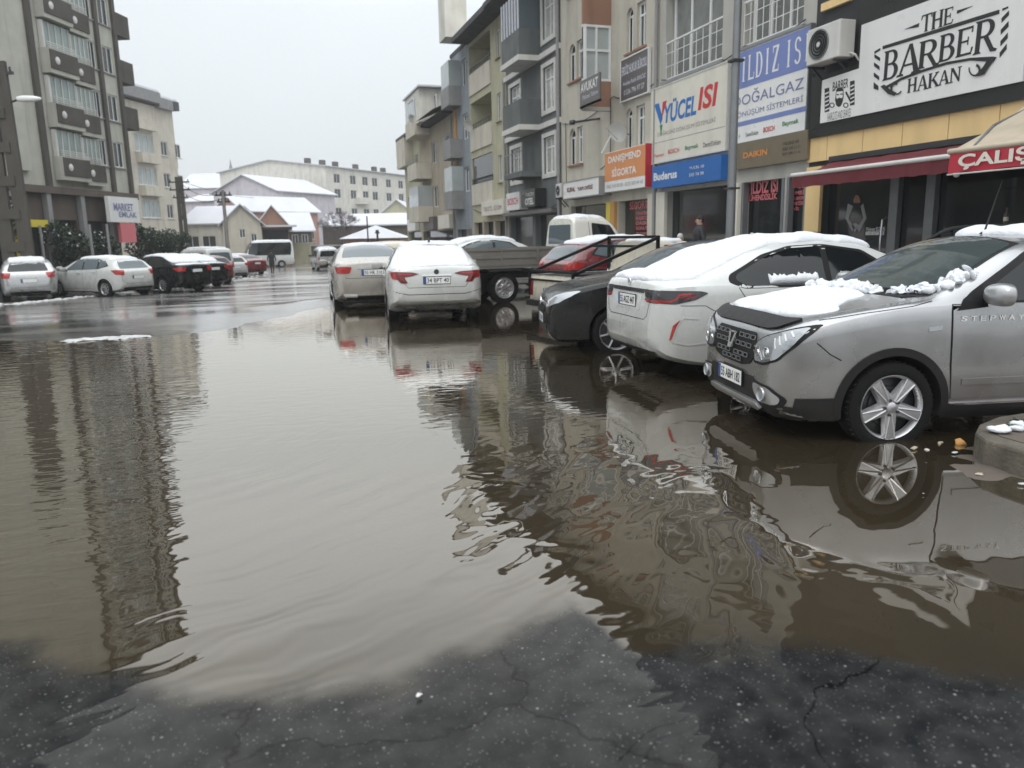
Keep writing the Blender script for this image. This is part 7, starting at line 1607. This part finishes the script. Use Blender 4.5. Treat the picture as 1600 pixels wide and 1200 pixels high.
# slush
def slushline(name, label, a, b, n, w_, seed, z=None, h=.05):
    rnd = random.Random(seed); a, b = Vector(a), Vector(b); c = (a+b)/2; pts = []
    for k in range(n):
        t = rnd.random(); p = a.lerp(b, t)-c; pts.append((p.x+rnd.gauss(0, w_), p.y+rnd.gauss(0, w_), (gz(c.x+p.x, c.y+p.y)-c.z if z is None else 0), rnd.uniform(.08, .28), rnd.uniform(.06, .16), h*rnd.uniform(.3, 1)))
    return lump(name, label, c, pts, 'slush', 'slush', seed, 1, .35)
def onG(px, py): 
    p = atG(px, py, 0)
    for _ in range(8): p = atG(px, py, gz(p.x, p.y))
    return p
slushline('slush_ridge', 'dirty ridge of snow slush along the left parking edge', onG(-30, 480), onG(300, 447), 120, .10, 1, h=.07)
slushline('slush_ridge', 'slush remains behind the dark cars on the left', onG(290, 450), onG(345, 441), 50, .3, 2, h=.13)
slushline('slush_ridge', 'slush scattered farther along the left parking edge', onG(345, 441), onG(420, 425), 60, .5, 12, h=.06)
slushline('slush_patch', 'pale slush heap beside the rear of the cream pickup', onG(812, 494), onG(842, 492), 26, .08, 3, h=.07)
slushline('slush_strip', 'thin curved strip of pale slush in the wet road on the left', atG(122, 531, .005), atG(214, 526, .005), 60, .035, 5, 0, h=.02)
for o in list(bpy.data.objects):
    if o.name.startswith('slush_strip'): pass

# ------------------------------------------------------------------ people
for nm, c_ in (('skin', (.42, .26, .19)), ('coat_dark', (.018, .02, .024)), ('coat_navy', (.02, .022, .035)), ('trousers', (.015, .016, .022)), ('hair', (.012, .01, .009)), ('beanie', (.52, .50, .47)), ('shoe', (.02, .02, .02))): mat(nm, c_, .75, var=.2)
def person(label, loc, rz, hgt, arms, legs, coat, hat=None, fine=True):
    """one skinned body; joints in metres for a 1.75 m person facing +Y"""
    k = hgt/1.75; r = empty('person', loc, rz, label, 'person')
    V = []; E = []; Rr = []
    def v(p, q): V.append(tuple(c*k for c in p)); Rr.append((q[0]*k, q[1]*k) if isinstance(q, tuple) else (q*k, q*k)); return len(V)-1
    pe = v((0, 0, .95), (.155, .12)); wa = v((0, 0, 1.10), (.15, .115)); ch = v((0, .0, 1.30), (.185, .13)); nb = v((0, -.005, 1.45), (.10, .085)); nk = v((0, .0, 1.52), .058); hd = v((0, .015, 1.60), (.075, .088)); tp = v((0, .01, 1.69), (.07, .085))
    E += [(pe, wa), (wa, ch), (ch, nb), (nb, nk), (nk, hd), (hd, tp)]
    for sg, a in zip((-1, 1), arms):
        sh = v((sg*.19, 0, 1.41), .072); el = v(a[0], .055); wr_ = v(a[1], .036); E += [(nb, sh), (sh, el), (el, wr_)]
        d = (Vector(a[1])-Vector(a[0])).normalized(); pm = v(tuple(Vector(a[1])+d*.07), (.038, .018)); E.append((wr_, pm))
        if fine:
            s = Vector((0, 1, 0))
            for j, (o, l) in enumerate(((-.03, .07), (-.01, .08), (.01, .075), (.03, .06))):
                f1 = v(tuple(Vector(a[1])+d*.11+s*o), .0095); f2 = v(tuple(Vector(a[1])+d*(.11+l*.6)+s*o+Vector((-sg*.012, 0, 0))), .008); f3 = v(tuple(Vector(a[1])+d*(.11+l)+s*o+Vector((-sg*.028, 0, 0))), .007); E += [(pm, f1), (f1, f2), (f2, f3)]
            t1 = v(tuple(Vector(a[1])+d*.05+s*.04), .011); t2 = v(tuple(Vector(a[1])+d*.09+s*.055), .009); E += [(pm, t1), (t1, t2)]
    for sg, l in zip((-1, 1), legs):
        hp = v((sg*.095, 0, .90), .098); kn = v(l[0], .062); an = v(l[1], .042); he = v((l[1][0], l[1][1]-.03, l[1][2]-.055), (.04, .035)); to = v((l[1][0]+sg*.02, l[1][1]+.15, max(l[1][2]-.06, .025)), (.042, .028)); E += [(pe, hp), (hp, kn), (kn, an), (an, he), (an, to)]
    me = bpy.data.meshes.new('b'); me.from_pydata(V, E, []); o = bpy.data.objects.new('b', me); col.objects.link(o)
    o.modifiers.new('s', 'SKIN'); sv = me.skin_vertices[0].data
    for i, q in enumerate(Rr): sv[i].radius = q
    sv[0].use_root = True; ss = o.modifiers.new('d', 'SUBSURF'); ss.levels = 2; ss.render_levels = 2
    m2 = bpy.data.meshes.new_from_object(o.evaluated_get(bpy.context.evaluated_depsgraph_get())); bpy.data.objects.remove(o); m2.name = 'body'
    for q in ('skin', coat, 'trousers', 'shoe'): m2.materials.append(M[q])
    hnd = [Vector(a[1])*k for a in arms]
    for p in m2.polygons:
        p.use_smooth = True; c = p.center/k
        near = min((p.center-h_).length for h_ in hnd)
        p.material_index = 0 if (c.z > 1.50 or (c.z < Vector(arms[0][1]).z+.01 and abs(c.x) > .2 and c.z > .55)) else (3 if c.z < .09 else (2 if c.z < .86 else 1))
    b = link('body', m2, r, 0)
    for p in b.data.polygons: p.use_smooth = True
    # coat skirt and collar, hair, face
    m_ = MB()
    prof = [(.135, .60), (.16, .78), (.165, .95), (.152, 1.1), (.175, 1.28), (.165, 1.40), (.09, 1.49), (.08, 1.53)]
    n = 20; vs = [(a*1.18*k*math.cos(2*PI*j/n), a*.88*k*math.sin(2*PI*j/n), z*k) for a, z in prof for j in range(n)]
    m_.add(vs, [(i*n+j, i*n+(j+1) % n, (i+1)*n+(j+1) % n, (i+1)*n+j) for i in range(len(prof)-1) for j in range(n)]); m_.build('coat', coat, r, 70)
    hb = bmesh.new(); bmesh.ops.create_uvsphere(hb, u_segments=20, v_segments=14, radius=1)
    for q in hb.verts:
        x, y, z = q.co; q.co = Vector((x*.083*k, (y*.10-.006+(.0 if y < .3 else -.012))*k, (1.645+z*.105)*k))
        if not hat and y > .25 and z < .35: q.co.z = max(q.co.z, 1.69*k)
        if z < -.35: q.co.z = (1.645-.35*.105)*k if hat else (1.645+z*.09)*k
    hm = bpy.data.meshes.new('h'); hb.to_mesh(hm); hb.free(); hm.materials.append(M[hat or 'hair']); ho = link('hat' if hat else 'hair', hm, r, 70)
    if hat: ho.location = (0, 0, .035*k)
    if fine:
        fm = MB(); fm.lathe([(.0, .02), (.012, .008), (.014, -.012), (0, -.016)], 8, 'Y', (0, .10*k, 1.605*k)); fm.build('nose', 'skin', b, 60)
        for sg in (-1, 1):
            e_ = MB(); e_.lathe([(0, .006), (.010, .002), (.010, -.006)], 10, 'Y', (sg*.03*k, .088*k, 1.635*k)); e_.build('eye', 'ink', b, 60)
            e_ = MB(); e_.lathe([(0, .012), (.022, .006), (.026, -.004), (0, -.008)], 10, 'X', (sg*.082*k, .005*k, 1.62*k)); e_.build('ear', 'skin', b, 60)
        mo = MB(); mo.box(-.025*k, .025*k, .078*k, .092*k, 1.568*k, 1.576*k); mo.build('mouth', 'wall_terracotta', b)
    return r
arm_down = [((-.27, -.02, 1.13), (-.28, .06, .90)), ((.27, -.02, 1.13), (.28, .06, .90))]; pock = [((-.29, -.06, 1.14), (-.22, .12, 1.0)), ((.29, -.06, 1.14), (.22, .12, 1.0))]
stand = [((-.10, .01, .48), (-.11, 0, .085)), ((.10, .01, .48), (.11, 0, .085))]
p = atX(1093, 372, 9.75); person('man with dark hair in a long dark coat standing before the heating shop window', (9.75, p.y, .14), R_(70), 1.74, pock, stand, 'coat_dark')
p = atX(1063, 372, 9.35); person('person in a pale knitted beanie and dark coat beside the standing man', (9.35, p.y, .0), R_(-60), 1.45, arm_down, stand, 'coat_navy', 'beanie')
p = onG(422, 428); pp = atD(422, 55, gz(*atD(422, 55).xy)); person('person in dark clothes walking away along the middle of the wet street', pp, R_(-10), 1.74, [((-.26, -.10, 1.15), (-.25, -.02, .92)), ((.26, .10, 1.15), (.25, .24, .95))], [((-.09, .16, .50), (-.09, .20, .10)), ((.10, .02, .50), (.10, -.28, .12))], 'coat_dark', fine=False)

# ------------------------------------------------------------------ vehicles in their places
def put(c, x, y, ang, z=None, sc=None, wet=.075):
    r = c.root if hasattr(c, 'root') else c
    r.location = (x, y, gz(x, y) if z is None else z); r.rotation_euler = (0, 0, R_(ang))
    if sc: r.scale = (sc,)*3
    return r
random.seed(11)
put(silver_hatch(), 5.63, 4.84, 168.5, -.08)
put(white_saloon_near(), 6.02, 7.36, -3.8, -.05)
put(black_hatch(), 5.74, 9.42, 166, -.06)
put(white_saloon_rear(), 3.2, 15.6, 82.5, -.08)
put(beige_saloon(), 2.45, 19.6, 87, -.10)
put(flatbed_truck(), 6.7, 17.64, 6, -.02)
put(old_pickup(), 6.95, 12.75, 9, -.05)
put(plain_hatch('parked_hatchback', 'red_paint', 'red hatchback with a snow covered roof behind the cream pickup', 51, L=4.0, glass='glass_blue'), 7.5, 14.9, 6, -.03)
c = plain_saloon('parked_saloon', 'white_paint', 'white car whose snowy roof shows over the bed of the flatbed truck', 61, glass='glass_blue'); put(c, 6.3, 20.6, 4, .0)

for i, (px, py, r_, m, lb, ct) in enumerate(((1443, 771, .006, 'trim_white', 'tiny white chip on the mud below the silver car', 'debris'), (1428, 700, .03, 'wall_tan', 'tan leaf lying at the water edge by the wheel', 'leaf'), (1492, 707, .022, 'slush', 'grey pebble between the wheel and the kerb', 'pebble'), (1555, 722, .03, 'wall_brown', 'brown leaf on the mud below the kerb', 'leaf'), (1530, 741, .024, 'wall_tan', 'pale twig end on the mud at the right edge', 'twig'), (654, 1086, .012, 'trim_white', 'small white stone at the edge of the clear asphalt, bottom centre', 'pebble'), (1596, 756, .02, 'slush', 'grey stone at the far right of the mud', 'pebble'))):
    rnd = random.Random(i+40); a = atG(px, py, .012); lump(ct, lb, a, [(0, 0, 0, r_, r_*.6, r_*.3), (r_*.7, r_*.2, 0, r_*.5, r_*.4, r_*.25)], m, ct, 20+i, 2, .6)
def putp(c, px, dist, loc, ang, dz=0.0):      # stands so that the car's own point loc comes down at that column and distance
    a = R_(ang); q = Vector((math.cos(a)*loc[0]-math.sin(a)*loc[1], math.sin(a)*loc[0]+math.cos(a)*loc[1], 0)); p = atD(px, dist, 0)-q
    c.root.location = (p.x, p.y, gz(p.x, p.y)+dz); c.root.rotation_euler = (0, 0, a); return c
c = plain_hatch('parked_hatchback', 'light_silver_paint', 'silver white small hatchback seen from behind at the far left edge', 71, L=3.95, glass='glass'); putp(c, 38, 25.6, (-1.95, 0), 104)
c = plain_hatch('parked_estate', 'white_paint', 'white estate car with a red tail light in front of the round trees', 81, L=4.25, H=1.44, glass='glass_blue'); putp(c, 154, 27.2, (-1.28, .85), 136)
c = plain_saloon('parked_saloon', 'black_paint', 'black saloon with snow on its roof and boot right of the white estate car', 91); putp(c, 247, 29.5, (-1.31, .85), 131)
c2 = copy_tree(c.root); c2['label'] = 'second black saloon with a snowy roof, partly hidden behind the first one'
class _C: pass
k = _C(); k.root = c2; putp(k, 306, 33.0, (-2.2, .75), 129)
c = plain_hatch('parked_hatchback', 'red_paint', 'dark red hatchback behind the second black saloon on the left', 95, L=4.0, snow=0); putp(c, 327, 37, (-2.0, .6), 128)
c = van('parked_van', 'white_paint', 'white van with snow on its roof among the parked cars on the left', L=4.7, H=1.9, W=.92, seed=3, glass='glass_blue'); putp(c, 350, 43, (-2.2, -.4), 122)
c = plain_hatch('parked_hatchback', 'white_paint', 'white hatchback just right of the thin concrete pole', 99, L=4.0); putp(c, 368, 48, (-2.0, .0), 115)
c2 = copy_tree(c.root); c2['label'] = 'distant white hatchback in front of the minibus, farthest of the left row'; k = _C(); k.root = c2; putp(k, 392, 62, (-2.0, 0), 140)
c = plain_saloon('parked_saloon', 'red_paint', 'dark red car at the far end of the left parked row', 97, snow=False); putp(c, 392, 54, (-2.2, .3), 118)
c = van('parked_van', 'light_silver_paint', 'small silver white van seen from behind in the middle distance of the road', L=4.3, H=1.85, W=.88, seed=5, snow=True); putp(c, 511, 60, (-2.1, 0), 94)
c = van('minibus', 'white_paint', 'white minibus with a dark window band parked across the end of the street', L=5.6, H=2.6, W=1.0, band=True, seed=6); putp(c, 406, 74, (0, 0), 190)
c = van('parked_van', 'cream_paint', 'cream van whose roof shows behind the beige saloon', L=4.6, H=1.75, W=.9, seed=7, snow=False); putp(c, 622, 27, (-2.2, 0), 90)

for o in list(col.objects):
    if o.parent is None and o.get('category') in ('car', 'van', 'truck', 'pickup', 'minibus'):
        o['group'] = 'vehicles parked along the left pavement' if o.location.x < 1.2 and o.location.y < 75 else ('vehicles parked nose-in along the shops' if o.location.x > 5 and o.location.y < 24 else 'vehicles standing in the roadway')
# ------------------------------------------------------------------ damp air
hz = MB(); hz.box(-420, 420, -80, 420, -3, 40)
hm = bpy.data.materials.new('damp_air'); hm.use_nodes = True; t = hm.node_tree; t.nodes.clear(); pv_ = t.nodes.new('ShaderNodeVolumePrincipled'); pv_.inputs['Density'].default_value = .0011; pv_.inputs['Color'].default_value = (.93, .95, .97, 1); pv_.inputs['Anisotropy'].default_value = .2
oo = t.nodes.new('ShaderNodeOutputMaterial'); t.links.new(pv_.outputs[0], oo.inputs['Volume']); MATS['damp_air'] = hm
hzo = hz.build('haze', 'damp_air'); tag(hzo, kind='stuff')
